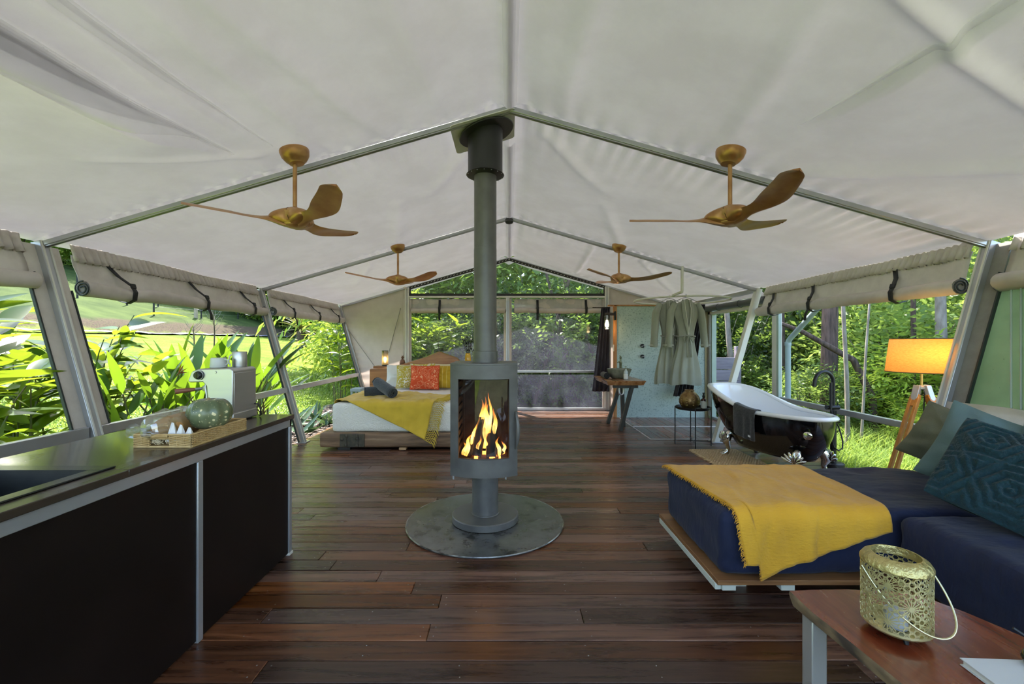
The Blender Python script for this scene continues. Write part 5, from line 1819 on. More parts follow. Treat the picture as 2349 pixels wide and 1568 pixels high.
# ================================================================== shower wall
gal, nt, N, L, p = new_mat('mottled_pale_green_panel')
tc = N.new('ShaderNodeTexCoord')
n1 = N.new('ShaderNodeTexNoise'); n1.inputs['Scale'].default_value = 1.6; n1.inputs['Detail'].default_value = 3
n2 = N.new('ShaderNodeTexNoise'); n2.inputs['Scale'].default_value = 38; n2.inputs['Detail'].default_value = 4; n2.inputs['Roughness'].default_value = 0.7
L.new(tc.outputs['Object'], n1.inputs['Vector']); L.new(tc.outputs['Object'], n2.inputs['Vector'])
r1 = ramp(N, [(0.3, (0.36, 0.47, 0.44)), (0.7, (0.47, 0.58, 0.53))]); L.new(n1.outputs[0], r1.inputs[0])
r2 = ramp(N, [(0.36, (0.42, 0.48, 0.48)), (0.47, (1, 1, 1))]); L.new(n2.outputs[0], r2.inputs[0])
mx = N.new('ShaderNodeMix'); mx.data_type = 'RGBA'; mx.blend_type = 'MULTIPLY'; mx.inputs[0].default_value = 0.75
L.new(r1.outputs[0], mx.inputs[6]); L.new(r2.outputs[0], mx.inputs[7]); L.new(mx.outputs[2], p.inputs['Base Color'])
p.inputs['Roughness'].default_value = 0.38
wall_shower = thing('wall_shower', 'speckled pale green shower wall panel with timber edge', None, (2.75, 8.02, 0), kind='structure')
MB().box(1.955, 3.60, 8.0, 8.06, 0.0, 0.88).build('lower_sheet', gal, wall_shower, smooth=False)
MB().box(1.955, 3.60, 8.0, 8.06, 0.886, 2.02).build('upper_sheet', gal, wall_shower, smooth=False)
MB().box(1.955, 3.60, 8.004, 8.05, 0.878, 0.888).build('joint_strip', MT['blue_metal'], wall_shower)
orange = wood_mat('orange_oiled_batten', [(0.30, 0.12, 0.03), (0.42, 0.19, 0.06), (0.50, 0.26, 0.09)], 'Z', rough=0.45, scale=2, bump=0.1, rnd=False)
MB().box(1.905, 1.955, 7.985, 8.07, 0, 2.04).build('edge_batten', orange, wall_shower, bevel=0.003)
MB().box(1.80, 3.60, 7.985, 8.07, 2.02, 2.045).build('cap_batten', orange, wall_shower, bevel=0.003)
MB().box(3.555, 3.60, 7.98, 8.0, 0, 2.02).build('edge_strip', mat('brass_strip', (0.30, 0.25, 0.14), rough=0.4, metal=0.5), wall_shower)
MB().box(1.893, 1.906, 7.99, 8.03, 1.20, 1.32).build('switch_plate', MT['white_metal'], wall_shower, bevel=0.003)

blackm = mat('matt_black_metal', (0.008, 0.008, 0.009), rough=0.38, metal=0.2)
for z, lab in ((1.30, 'upper black shower tap on the green wall'), (1.108, 'lower black shower tap on the green wall')):
    tp_ = thing('shower_tap', lab, 'tap', (2.42, 7.99, z), 0, 'black shower taps')
    MB().lathe([(0.036, 0), (0.036, 0.010), (0.02, 0.012), (0.018, 0.045)], 20, (2.42, 7.998, z), R=Ry).build('rosette', blackm, tp_, angle=40)
    for k_ in range(4):
        a = k_ * PI / 2 + 0.3
        MB().tube([(2.42, 7.945, z), (2.42 + 0.036 * math.cos(a), 7.943, z + 0.036 * math.sin(a))], [0.007, 0.008], 8).build('cross_arm', blackm if k_ % 2 else st, tp_)

# shower rail hung from the rafter
sr = thing('shower_rail', 'white metal shower rail hanging from the rafter', 'rail', (2.7, 7.0, 2.0))
wm = MT['white_metal']
MB().box(2.36 - .016, 2.36 + .016, 5.99, 6.022, 2.055, 2.405).build('drop_rod', wm, sr, bevel=0.003)
loop = []
for (x, y) in ((2.36, 6.0), (2.12, 6.45), (2.06, 6.75), (2.05, 7.4), (2.12, 7.85), (2.4, 7.97), (3.2, 7.97), (3.45, 7.8), (3.48, 7.3), (3.45, 6.7), (3.2, 6.45), (2.6, 6.4), (2.36, 6.3)):
    loop.append((x, y, 2.055))
MB().beam((2.36, 6.0, 2.055), (2.36, 6.35, 2.04), 0.03, 0.03).build('arm', wm, sr, bevel=0.003)
ring = [(2.75 + 0.72 * math.cos(a) * (1 if abs(math.cos(a)) < .7 else 1), 7.05 + 0.72 * math.sin(a), 2.035) for a in [i * 2 * PI / 40 for i in range(40)]]
MB().tube(ring, 0.014, 8, closed=True).build('ring', wm, sr, angle=60)

# black shower curtain hanging gathered at one side of the ring
cur_m = mat('black_curtain', (0.006, 0.006, 0.008), rough=0.7, sheen=0.2)
cb = thing('shower_curtain', 'gathered black shower curtain behind the bathrobes', 'curtain', (3.05, 7.65, 0.3))
cm_ = MB()


def curt(u, v):
    z = mix(2.02, 0.42, v)
    x = mix(3.32, 3.06, v ** 0.9) + (u - 0.5) * mix(0.14, 0.34, v)
    y = 7.62 + 0.045 * math.sin(u * 2 * PI * 5 + 1.5 * v) * (0.4 + 0.6 * v) + 0.1 * v
    return (x, y, z)


cm_.grid(curt, 60, 24)
cm_.build('cloth', cur_m, cb, angle=180, solid=0.004)
for i in range(6):
    c_ = V(3.26 + i * 0.025, 7.62, 2.03)
    MB().tube([c_ + V(0, 0.018 * math.cos(a), 0.018 * math.sin(a)) for a in [q * PI / 5 for q in range(10)]], 0.002, 4, closed=True).build('hook', MT['alu'], cb)

# bathrobes
rb_m = mat('sage_grey_waffle', (0.33, 0.345, 0.28), rough=0.95, col2=(0.29, 0.305, 0.245), scale=5, bump=0.25, bscale=300, sheen=0.2)
rb_t = mat('cream_robe_piping', (0.62, 0.62, 0.54), rough=0.9)


def robe(label, cx, cy, yaw, group, seed):
    t = thing('bathrobe', label, 'bathrobe', (cx, cy, 2.0), 0, group)
    Rz = Matrix.Rotation(yaw, 3, 'Z')
    O = V(cx, cy, 0)

    def W(p):
        return O + Rz @ V(*p)
    ztop, zw, zh = 1.985, 1.455, 0.76
    body = MB()

    def f(u, v):
        a = 2 * PI * u
        z = mix(ztop, zh, v)
        if z > zw:
            s = (ztop - z) / (ztop - zw)
            w = mix(0.185, 0.115, sstep(0.25, 1, s)) * mix(0.30, 1, sstep(-0.02, 0.13, s))
            d_ = mix(0.035, 0.075, sstep(0, 0.6, s))
        else:
            s = (zw - z) / (zw - zh)
            w = mix(0.115, 0.205, sstep(0, 1, s))
            d_ = mix(0.075, 0.11, s)
        pl_ = 1 + (0.14 * sstep(zw + 0.1, zh + 0.2, z) + 0.03) * math.sin(a * 9 + seed + 1.5 * nz(a, z * 2, seed))
        zz = z + (0.012 * math.sin(a * 3 + seed) if v > 0.97 else 0)
        if s < 0.13 and z > zw:
            zz -= 0.05 * abs(math.cos(a)) ** 1.5 * (0.0 + 1.0 * (1 - s / 0.13) * 0 + 0.6)
        return W((w * math.cos(a) * pl_, d_ * math.sin(a) * pl_, zz))
    body.grid(f, 72, 44, cu=True)
    body.build('body', rb_m, t, angle=180)
    for s in (-1, 1):
        sl = MB()
        pts = [V(s * 0.155, 0.0, 1.925), V(s * 0.215, 0.0, 1.80), V(s * 0.235, -0.01, 1.62), V(s * 0.25, -0.02, 1.45), V(s * 0.262, -0.02, 1.295)]
        rs = [0.062, 0.078, 0.074, 0.070, 0.074]
        pp, rr = [], []
        for i in range(4):
            for q in range(6):
                k_ = q / 6
                pp.append(W(pts[i].lerp(pts[i + 1], k_)))
                rr.append(mix(rs[i], rs[i + 1], k_) * (1 + 0.05 * nz(i * 6 + q, s * 3 + seed)))
        pp.append(W(pts[-1])); rr.append(rs[-1])
        sl.tube(pp, rr, 14, flat=0.62, caps=True)
        so = sl.build('sleeve', rb_m, t, angle=60)
        cp = []
        for q in range(20):
            a = q * 2 * PI / 20
            cp.append(W((s * 0.261 + 0.076 * math.cos(a), -0.02 + 0.05 * math.sin(a), 1.325)))
        MB().tube(cp, 0.005, 5, closed=True).build('cuff_piping', rb_t, so)
        # lapel
        lap = MB()
        L0 = [V(s * 0.062, -0.03, 1.975), V(s * 0.078, -0.075, 1.85), V(s * 0.066, -0.098, 1.70), V(s * 0.035, -0.098, 1.56), V(s * 0.012, -0.09, 1.47)]
        wd = [0.03, 0.042, 0.044, 0.034, 0.02]
        vs = []
        for pt, w_ in zip(L0, wd):
            vs += [W(pt - V(s * w_ * 0.9, 0.006, 0)), W(pt + V(s * w_ * 0.25, -0.004, 0))]
        lap.add(vs, [(2 * i, 2 * i + 1, 2 * i + 3, 2 * i + 2) for i in range(4)])
        lo = lap.build('lapel', rb_m, t, angle=180, solid=0.008)
        MB().tube([W(pt - V(s * w_ * 0.9, 0.010, 0)) for pt, w_ in zip(L0, wd)], 0.0045, 5).build('lapel_piping', rb_t, lo)
    MB().tube([W((0.122 * math.cos(a), 0.085 * math.sin(a), zw + 0.006 * math.sin(3 * a))) for a in [q * 2 * PI / 30 for q in range(30)]], 0.020, 8, closed=True, flat=0.5).build('belt', rb_m, t, angle=60)
    bow = MB()
    for s in (-1, 1):
        bow.tube([W((0.01, -0.10, zw)), W((s * 0.05, -0.115, zw + 0.005)), W((s * 0.075, -0.115, zw - 0.03)), W((s * 0.055, -0.112, zw - 0.09)), W((s * 0.02, -0.11, zw - 0.03))], 0.013, 6, flat=0.5)
        bow.tube([W((s * 0.01, -0.105, zw)), W((s * 0.03, -0.12, zw - 0.12)), W((s * 0.035 + 0.01, -0.12, zw - 0.30))], 0.014, 6, flat=0.4)
    bow.build('belt_bow', rb_m, t, angle=60)
    hg = MB()
    hg.tube([W((-0.16, 0, 1.95)), W((-0.05, 0, 2.0)), W((0, 0, 2.008)), W((0.05, 0, 2.0)), W((0.16, 0, 1.95))], 0.005, 6)
    hg.tube([W((0, 0, 2.005)), W((0, 0, 2.03)), W((0.012, 0, 2.045)), W((0.004, 0, 2.06)), W((-0.012, 0, 2.052))], 0.003, 5)
    hg.build('hanger', MT['alu'], t, angle=60)


robe('sage grey bathrobe with pale piping, hanging in front', 2.54, 6.33, 0.0, 'hanging bathrobes', 1.0)
robe('sage grey bathrobe tucked behind the front one', 2.36, 6.47, 0.15, 'hanging bathrobes', 2.3)

# wall lamp on the timber edge
wlm = thing('wall_lamp', 'black wall lamp with a glowing bare bulb by the shower', 'lamp', (1.80, 7.9, 1.9))
MB().box(1.89, 1.91, 7.86, 7.96, 1.76, 1.92).build('back_plate', blackm, wlm, bevel=0.003)
MB().box(1.72, 1.89, 7.88, 7.93, 1.845, 1.895).build('arm', mat('dark_timber_arm', (0.05, 0.03, 0.018), rough=0.5), wlm, bevel=0.003)
MB().lathe([(0.042, 1.855), (0.042, 1.835), (0.02, 1.83), (0.018, 1.78), (0.014, 1.765)], 18, (1.755, 7.905, 0)).build('socket', blackm, wlm, angle=40)
MB().lathe([(0.014, 1.765), (0.02, 1.74), (0.034, 1.70), (0.036, 1.67), (0.026, 1.64), (0.001, 1.625)], 18, (1.755, 7.905, 0), cap1=False).build('bulb', emit_mat('warm_bare_bulb', (1.0, 0.66, 0.32), 9.0), wlm, angle=180)
MB().lathe([(0.05, 1.85), (0.05, 1.60)], 24, (1.755, 7.905, 0), cap0=False, cap1=False).build('glass_shade', MT['jar'], wlm, angle=60)
pl_ = bpy.data.lights.new('bulb_glow', 'POINT'); pl_.energy = 1.3; pl_.color = (1, 0.6, 0.28); pl_.shadow_soft_size = 0.03
plo = bpy.data.objects.new('bulb_glow', pl_); COL.objects.link(plo); plo.parent = wlm; plo.location = (-0.045, 0.005, -0.30)

# sheer curtain by the end door
shm = cloth_trans('grey_sheer_curtain', (0.10, 0.10, 0.13), (0.07, 0.07, 0.09), 0.35, scale=4, bump=0)
sc_t = thing('door_curtain', 'dark grey sheer curtain hanging below the bulb lamp', 'curtain', (1.72, 8.5, 0.35))
MB().grid(lambda u, v: (mix(1.72, 1.93, u) + mix(0.04, -0.10, v) * (1 - u) * 1.2, 8.45 + 0.035 * math.sin(u * 2 * PI * 4 + v), mix(2.02, 0.42, v) - 0.0), 40, 16).build('cloth', shm, sc_t, angle=180, solid=0.003)
MB().tube([(1.6, 8.45, 2.03), (1.93, 8.45, 2.03), (1.945, 8.5, 2.03), (1.95, 8.81, 2.03)], 0.01, 8).build('rod', blackm, sc_t)

# ================================================================== vanity bench
va = thing('vanity_bench', 'live-edge timber vanity bench on slanted dark legs', 'bench', (1.72, 7.1, 0))
slab_m = wood_mat('polished_live_edge', [(0.11, 0.04, 0.014), (0.25, 0.10, 0.035), (0.36, 0.17, 0.06), (0.46, 0.25, 0.11)], 'Y', rough=0.3, scale=1.5, bump=0.1, rnd=False, stretch=8, coat=0.3)
out_ = []
xs0, xs1, yv0, yv1 = 1.47, 2.06, 6.62, 7.62
for i in range(10):
    out_.append((mix(xs0, xs1, i / 9), yv0 + 0.03 * nz(i * .7, 3)))
for i in range(1, 12):
    out_.append((xs1 + 0.03 * nz(i * .6, 7), mix(yv0, yv1, i / 12)))
for i in range(10):
    out_.append((mix(xs1, xs0, i / 9), yv1 + 0.02 * nz(i * .7, 5)))
for i in range(1, 12):
    out_.append((xs0 + 0.045 * nz(i * .55, 11) - 0.0, mix(yv1, yv0, i / 12)))
c_ = V(sum(p[0] for p in out_) / len(out_), sum(p[1] for p in out_) / len(out_), 0)
sl = MB()
nO = len(out_)
lo_ = [(c_.x + (x - c_.x) * 0.90, c_.y + (y - c_.y) * 0.93) for x, y in out_]
sl.add([(x, y, 0.785) for x, y in out_] + [(x, y, 0.775) for x, y in out_] + [(x, y, 0.715) for x, y in lo_], [tuple(range(nO))] + [tuple(range(3 * nO - 1, 2 * nO - 1, -1))] +
       [(r_ * nO + i, r_ * nO + nO + i, r_ * nO + nO + (i + 1) % nO, r_ * nO + (i + 1) % nO) for r_ in (0, 1) for i in range(nO)])
sl.build('slab', slab_m, va, angle=40, fix=True)
legm = mat('dark_olive_steel', (0.035, 0.035, 0.026), rough=0.45)
for (tx, ty, bx_, by_) in ((1.90, 6.78, 1.715, 6.80), (1.90, 7.44, 1.66, 7.42), (1.83, 7.15, 1.86, 7.17)):
    MB().beam((tx, ty, 0.72), (bx_, by_, 0.0), 0.05, 0.085, up=(0, 1, 0)).build('leg', legm, va, bevel=0.004)
MB().beam((1.60, 6.79, 0.69), (1.98, 6.79, 0.69), 0.07, 0.055).build('cross_bar', legm, va, bevel=0.004)
MB().beam((1.60, 7.43, 0.69), (1.98, 7.43, 0.69), 0.07, 0.055).build('cross_bar', legm, va, bevel=0.004)
MB().tube([(1.745, 7.0, 0.72), (1.745, 7.0, 0.58), (1.755, 7.0, 0.545), (1.785, 7.0, 0.53), (1.815, 7.0, 0.55), (1.82, 7.0, 0.60), (1.82, 7.0, 0.69)], 0.018, 10).build('trap_pipe', st, va, angle=60)
bs = thing('stone_basin', 'rough grey-green stone basin on the vanity bench', 'basin', (1.78, 7.12, 0.786))
stone = mat('rough_river_stone', (0.12, 0.13, 0.10), rough=0.8, col2=(0.26, 0.27, 0.21), scale=9, bump=0.8)
bw_ = lambda a, z: 1 + 0.06 * nz(math.cos(a) * 2, math.sin(a) * 2, z * 8)
MB().lathe([(0.10, 0.786), (0.125, 0.79), (0.155, 0.83), (0.185, 0.915), (0.195, 0.935), (0.183, 0.94), (0.165, 0.92), (0.12, 0.83), (0.001, 0.815)], 36, (1.78, 7.12, 0), wob=bw_, cap1=False).build('bowl', stone, bs, angle=50)
tpv = thing('basin_tap', 'tall aged brass pump tap behind the stone basin', 'tap', (1.85, 7.31, 0.786))
agb = mat('aged_green_brass', (0.14, 0.17, 0.11), rough=0.4, metal=0.6, col2=(0.25, 0.26, 0.16), scale=20)
MB().lathe([(0.03, 0.786), (0.032, 0.80), (0.022, 0.81), (0.022, 1.02), (0.028, 1.03), (0.016, 1.06), (0.016, 1.10), (0.022, 1.11), (0.006, 1.14)], 16, (1.85, 7.31, 0)).build('column', agb, tpv, angle=40)
MB().tube([(1.85, 7.31, 1.04), (1.81, 7.27, 1.05), (1.79, 7.25, 1.03)], 0.010, 8).build('spout', agb, tpv)
MB().tube([(1.85, 7.31, 1.12), (1.83, 7.29, 1.15)], 0.006, 6).build('lever', agb, tpv)
bo = thing('soap_bottle', 'clear soap bottle with a white label before the stone basin', 'bottle', (1.815, 6.85, 0.786))
MB().lathe([(0.030, 0.786), (0.034, 0.79), (0.034, 0.90), (0.028, 0.92), (0.013, 0.935), (0.013, 0.95)], 20, (1.815, 6.85, 0)).build('glass', mat('pale_blue_bottle', (0.50, 0.56, 0.56), rough=0.12, coat=0.3), bo, angle=50)
MB().lathe([(0.0348, 0.80), (0.0348, 0.875)], 20, (1.815, 6.85, 0), cap0=False, cap1=False).build('label', mat('white_label', (0.75, 0.77, 0.74), rough=0.6), bo)
MB().lathe([(0.014, 0.95), (0.014, 0.965), (0.006, 0.967), (0.006, 0.985), (0.016, 0.988), (0.014, 0.996)], 14, (1.815, 6.85, 0)).build('pump', agb, bo, angle=40)
towel_m2 = mat('black_towel', (0.012, 0.012, 0.013), rough=0.95, sheen=0.2)
t = thing('hand_towel_roll', 'small black towel rolled up on the vanity bench', 'towel', (1.56, 7.22, 0.786))
tr_ = MB()
tr_.tube([(1.55, 6.98, 0.835), (1.555, 7.1, 0.835), (1.56, 7.3, 0.835)], 0.048, 18)
tr_.build('outer_wrap', towel_m2, t, angle=50)
pts = [(1.55 + (0.044 * (1 - q / 34)) * math.cos(q * .42), 6.976, 0.835 + (0.044 * (1 - q / 34)) * math.sin(q * .42)) for q in range(32)]
MB().tube(pts, 0.004, 5).build('coil', towel_m2, t)

# ================================================================== tray table with gourd lantern and bottle
tt = thing('tray_table', 'black round metal tray table on thin legs', 'side table', (2.45, 5.87, 0))
TC = V(2.45, 5.87, 0)
MB().lathe([(0.001, 0.478), (0.205, 0.478), (0.215, 0.482), (0.222, 0.51), (0.218, 0.512), (0.210, 0.486), (0.001, 0.484)], 48, TC, cap0=False, cap1=False).build('tray', blackm, tt, angle=40)
lg_a = [math.radians(a) for a in (165, 75, 345, 255)]
for a in lg_a:
    p_ = TC + V(0.224 * math.cos(a), 0.224 * math.sin(a), 0)
    MB().tube([p_, p_ + V(0, 0, 0.512)], 0.0075, 8).build('leg', blackm, tt)
for i in (0, 1):
    a, b_ = lg_a[i], lg_a[i + 2]
    MB().tube([TC + V(0.224 * math.cos(a), 0.224 * math.sin(a), 0.055), TC + V(0.224 * math.cos(b_), 0.224 * math.sin(b_), 0.055)], 0.005, 6).build('cross_brace', blackm, tt)
gd = thing('gourd_lantern', 'hammered bronze gourd lantern on the tray table', 'lantern', (2.40, 5.86, 0.486))
gb = mat('hammered_bronze', (0.17, 0.095, 0.035), rough=0.35, metal=0.75, col2=(0.30, 0.20, 0.08), scale=25, bump=0.6)
MB().lathe([(0.06, 0.486), (0.095, 0.50), (0.128, 0.56), (0.130, 0.60), (0.112, 0.66), (0.078, 0.70), (0.058, 0.715), (0.058, 0.73), (0.048, 0.728)], 48, (2.40, 5.86, 0), wob=lambda a, z: 1 + 0.035 * abs(math.cos(5 * a)), cap1=False).build('body', gb, gd, angle=40)
dots = MB()
for k_ in range(10):
    for z in (0.545, 0.575, 0.605, 0.635):
        a = (k_ + 0.5) * PI / 5
        r_ = {0.545: 0.126, 0.575: 0.133, 0.605: 0.132, 0.635: 0.123}[z]
        c_ = V(2.40 + r_ * math.cos(a), 5.86 + r_ * math.sin(a), z)
        dots.lathe([(0.009, 0), (0.006, 0.003), (0.001, 0.003)], 6, c_, R=V(math.cos(a), math.sin(a), 0).to_track_quat('Z', 'Y').to_matrix())
dots.build('stud', mat('bright_bronze', (0.50, 0.36, 0.16), rough=0.3, metal=0.8), gd)
MB().tube([(2.40 + 0.058 * math.cos(a), 5.86 + 0.058 * math.sin(a), 0.73) for a in [q * PI / 10 for q in range(20)]], 0.006, 6, closed=True).build('neck_ring', gb, gd)
br_ = thing('amber_bottle', 'brown bottle with a cream label on the tray table', 'bottle', (2.575, 5.83, 0.486))
MB().lathe([(0.034, 0.486), (0.037, 0.49), (0.037, 0.60), (0.03, 0.615), (0.016, 0.625), (0.016, 0.64)], 20, (2.575, 5.83, 0)).build('glass', mat('amber_glass', (0.045, 0.012, 0.006), rough=0.12, coat=0.4), br_, angle=50)
MB().lathe([(0.0378, 0.495), (0.0378, 0.59)], 20, (2.575, 5.83, 0), cap0=False, cap1=False).build('label', mat('cream_label', (0.66, 0.63, 0.50), rough=0.6), br_)
MB().lathe([(0.018, 0.64), (0.018, 0.66), (0.010, 0.663), (0.010, 0.685), (0.016, 0.688), (0.015, 0.70)], 14, (2.575, 5.83, 0)).build('pump', blackm, br_, angle=40)

# ================================================================== clawfoot bath
bt = thing('clawfoot_bath', 'black slipper clawfoot bath with a white interior', 'bathtub', (2.95, 5.05, 0))
HD, FT = V(2.735, 5.80, 0), V(3.16, 4.30, 0)
AX = (FT - HD).normalized()
NR = V(-AX.y, AX.x, 0)
BC = (HD + FT) / 2
HL, HW = (FT - HD).length / 2, 0.365


def rimz(s):       # s: -1 head, +1 foot
    return 0.60 + 0.215 * (1 - sstep(-1.0, 0.30, s))


def bath_pt(a, k, z=None, dz=0.0, hs=0.0):
    """angle round the rim, k scale of outline, hs shift towards the foot"""
    ca, sa = math.cos(a), math.sin(a)
    ex = 2.35
    x = abs(ca) ** (2 / ex) * math.copysign(1, ca)
    y = abs(sa) ** (2 / ex) * math.copysign(1, sa)
    wf = 1.0 - 0.08 * x
    return BC + AX * (x * HL * k[0] + hs) + NR * (y * HW * k[1] * wf) + V(0, 0, z if z is not None else rimz(x) + dz)


def bath_surface(levels, na=72):
    mb = MB()
    M_ = len(levels)

    def f(u, v):
        i = min(M_ - 1, int(round(v * (M_ - 1))))
        kx, ky, fz, zb, hs = levels[i]
        a = 2 * PI * u
        ca = math.cos(a)
        x = abs(ca) ** (2 / 2.35) * math.copysign(1, ca)
        z = mix(zb, rimz(x), fz)
        return bath_pt(a, (kx, ky), z, hs=hs)
    mb.grid(f, na, M_ - 1, cu=True)
    return mb


enamel_w = mat('white_bath_enamel', (0.82, 0.82, 0.80), rough=0.12, coat=0.5)
enamel_b = mat('gloss_black_enamel', (0.004, 0.004, 0.005), rough=0.10, coat=0.6)
lv = []
for i in range(15):
    t_ = i / 14
    lv.append((mix(0.955, 0.60, t_ ** 1.9), mix(0.95, 0.52, t_ ** 2.2), 1 - t_, 0.145, 0.10 * t_ ** 1.2))
lv.append((0.40, 0.30, 0, 0.135, 0.12))
lv.append((0.01, 0.01, 0, 0.133, 0.12))
bath_surface(lv).build('outer_shell', enamel_b, bt, angle=180, fix=False)
lv2 = []
for i in range(15):
    t_ = i / 14
    lv2.append((mix(0.91, 0.56, t_ ** 1.9), mix(0.89, 0.47, t_ ** 2.2), 1 - t_, 0.20, 0.10 * t_ ** 1.2))
lv2.append((0.30, 0.2, 0, 0.19, 0.12))
lv2.append((0.01, 0.01, 0, 0.19, 0.12))
bath_surface(lv2).build('basin', enamel_w, bt, angle=180)
rimm = MB()


def rimf(u, v):
    a = 2 * PI * u
    b_ = 2 * PI * v
    p0 = bath_pt(a, (0.96, 0.95))
    out = (p0 - BC); out.z = 0
    out.normalize()
    return p0 + out * (0.040 * math.cos(b_)) + V(0, 0, 0.024 * math.sin(b_) + 0.004)


rimm.grid(rimf, 90, 12, cu=True, cv=True)
rimm.build('rolled_rim', enamel_w, bt, angle=180)
chrome = mat('polished_chrome', (0.75, 0.74, 0.68), rough=0.10, metal=1.0)
for (s_, n_, shell) in ((-0.62, -0.66, 0), (-0.62, 0.66, 0), (0.62, -0.62, 1), (0.62, 0.62, 1)):
    base = BC + AX * (s_ * HL + (0.06 if s_ > 0 else 0.12)) + NR * (n_ * HW * 0.82)
    o2 = (AX * (0.35 * math.copysign(1, s_)) + NR * math.copysign(1, n_)).normalized()
    f_ = MB()
    hgt = 0.26 if s_ > 0 else 0.30
    f_.tube([base - o2 * 0.05 + V(0, 0, hgt), base + o2 * 0.0 + V(0, 0, hgt - 0.05), base + o2 * 0.02 + V(0, 0, hgt * 0.55), base - o2 * 0.005 + V(0, 0, 0.09), base + o2 * 0.01 + V(0, 0, 0.045), base + o2 * 0.04 + V(0, 0, 0.025), base + o2 * 0.075 + V(0, 0, 0.018)],
            [0.03, 0.05, 0.045, 0.026, 0.026, 0.030, 0.016], 10)
    for q in (-0.5, 0, 0.5):
        sd_ = o2.cross(V(0, 0, 1))
        f_.tube([base + o2 * 0.03 + V(0, 0, 0.03), base + o2 * 0.065 + sd_ * q * 0.04 + V(0, 0, 0.024), base + o2 * 0.088 + sd_ * q * 0.055 + V(0, 0, 0.008)], [0.014, 0.013, 0.007], 6)
    fo = f_.build('claw_foot', chrome, bt, angle=60)
    sh = MB()
    sd_ = o2.cross(V(0, 0, 1))
    for q in range(7):
        a = (q - 3) / 3 * 1.15
        d_ = sd_ * math.sin(a) + V(0, 0, 1) * math.cos(a) * 0.9
        b0 = base + o2 * 0.045 + V(0, 0, hgt - 0.12)
        sh.tube([b0, b0 + d_ * 0.075 + o2 * 0.02, b0 + d_ * 0.125 + o2 * 0.008], [0.010, 0.019, 0.010], 6)
    sh.build('shell_ornament', chrome, fo, angle=60)
MB().tube([BC + AX * 0.42 + NR * -0.02 + V(0, 0, 0.14), BC + AX * 0.42 + NR * -0.02 + V(0, 0, 0.0)], 0.022, 10).build('waste_pipe', blackm, bt)
ovp = BC + AX * (HL * 0.86 + 0.03) + NR * (-HW * 0.60) + V(0, 0, 0.45)
ov = MB().lathe([(0.040, 0), (0.040, 0.006), (0.028, 0.012), (0.001, 0.012)], 24, (0, 0, 0), cap1=False)
ov.move(Matrix.Translation(ovp) @ (-NR + AX * 0.35).normalized().to_track_quat('Z', 'Y').to_matrix().to_4x4())
ov.build('chrome_disc', chrome, bt, angle=40)  # round chrome disc on the outer shell near the foot end
# towel over the near rim
tw = thing('bath_towel', 'charcoal hand towel folded over the bath rim', 'towel', tuple(bath_pt(-1.48, (0.96, 0.95))))
twm = mat('charcoal_terry', (0.032, 0.031, 0.030), rough=0.95, col2=(0.05, 0.048, 0.046), scale=50, bump=0.6, sheen=0.3)
tw_pts = [(-0.12, -0.040), (-0.06, -0.018), (-0.03, 0.032), (0.0, 0.040), (0.035, 0.032), (0.052, 0.0), (0.056, -0.06), (0.054, -0.15), (0.050, -0.24), (0.046, -0.30)]


def twf(u, v):
    a = mix(-2.36, -2.02, u) if False else mix(-1.33, -1.62, u)
    p0 = bath_pt(a, (0.96, 0.95))
    out = -NR
    s = v * (len(tw_pts) - 1)
    i = min(len(tw_pts) - 2, int(s))
    k_ = s - i
    o_ = mix(tw_pts[i][0], tw_pts[i + 1][0], k_)
    z_ = mix(tw_pts[i][1], tw_pts[i + 1][1], k_)
    wv = 0.007 * math.sin(u * 17 + 2 * nz(v * 3, u)) * sstep(0.5, 0.8, v)
    return p0 + out * (o_ + wv + 0.004) + V(0, 0, z_)


MB().grid(twf, 22, 40).build('cloth', twm, tw, angle=180, solid=0.010)
tg_ = [twf(0.18, 0.94), twf(0.34, 0.94), twf(0.34, 0.90), twf(0.18, 0.90)]
MB().add([p_ - NR * 0.009 for p_ in tg_], [(0, 1, 2, 3)]).build('label', mat('white_towel_label', (0.8, 0.8, 0.8), rough=0.7), tw, smooth=False)

# floor-standing bath tap
bf = thing('bath_filler', 'matt black floor-standing bath tap with hand shower', 'tap', (3.555, 4.83, 0))
fx, fy = 3.555, 4.83
MB().lathe([(0.105, 0.0), (0.105, 0.045), (0.098, 0.05), (0.03, 0.05)], 32, (fx, fy, 0)).build('base', blackm, bf, angle=40)
MB().lathe([(0.030, 0.05), (0.030, 0.62)], 20, (fx, fy, 0)).build('column', blackm, bf, angle=40)
arc = [(fx, fy, 0.60), (fx, fy, 0.93)] + [(fx - 0.115 + 0.115 * math.cos(a), fy - 0.02 * (1 - math.cos(a)), 0.93 + 0.115 * math.sin(a)) for a in [q * PI / 14 for q in range(1, 14)]] + [(fx - 0.232, fy - 0.04, 0.92), (fx - 0.238, fy - 0.04, 0.885)]
MB().tube(arc, 0.0195, 12).build('spout', blackm, bf, angle=60)
MB().tube([(fx - 0.085, fy - 0.01, 0.655), (fx + 0.06, fy, 0.655)], 0.024, 14).build('mixer_bar', blackm, bf, angle=50)
MB().tube([(fx + 0.02, fy, 0.50), (fx + 0.065, fy, 0.50)], 0.020, 12).build('lower_knob', blackm, bf, angle=50)
MB().tube([(fx + 0.05, fy, 0.67), (fx + 0.05, fy, 0.71)], 0.006, 8).build('lever', blackm, bf)
hsd = MB().tube([(fx - 0.055, fy - 0.04, 0.66), (fx - 0.055, fy - 0.04, 0.93)], 0.014, 12).build('hand_shower', blackm, bf, angle=50)
hose = []
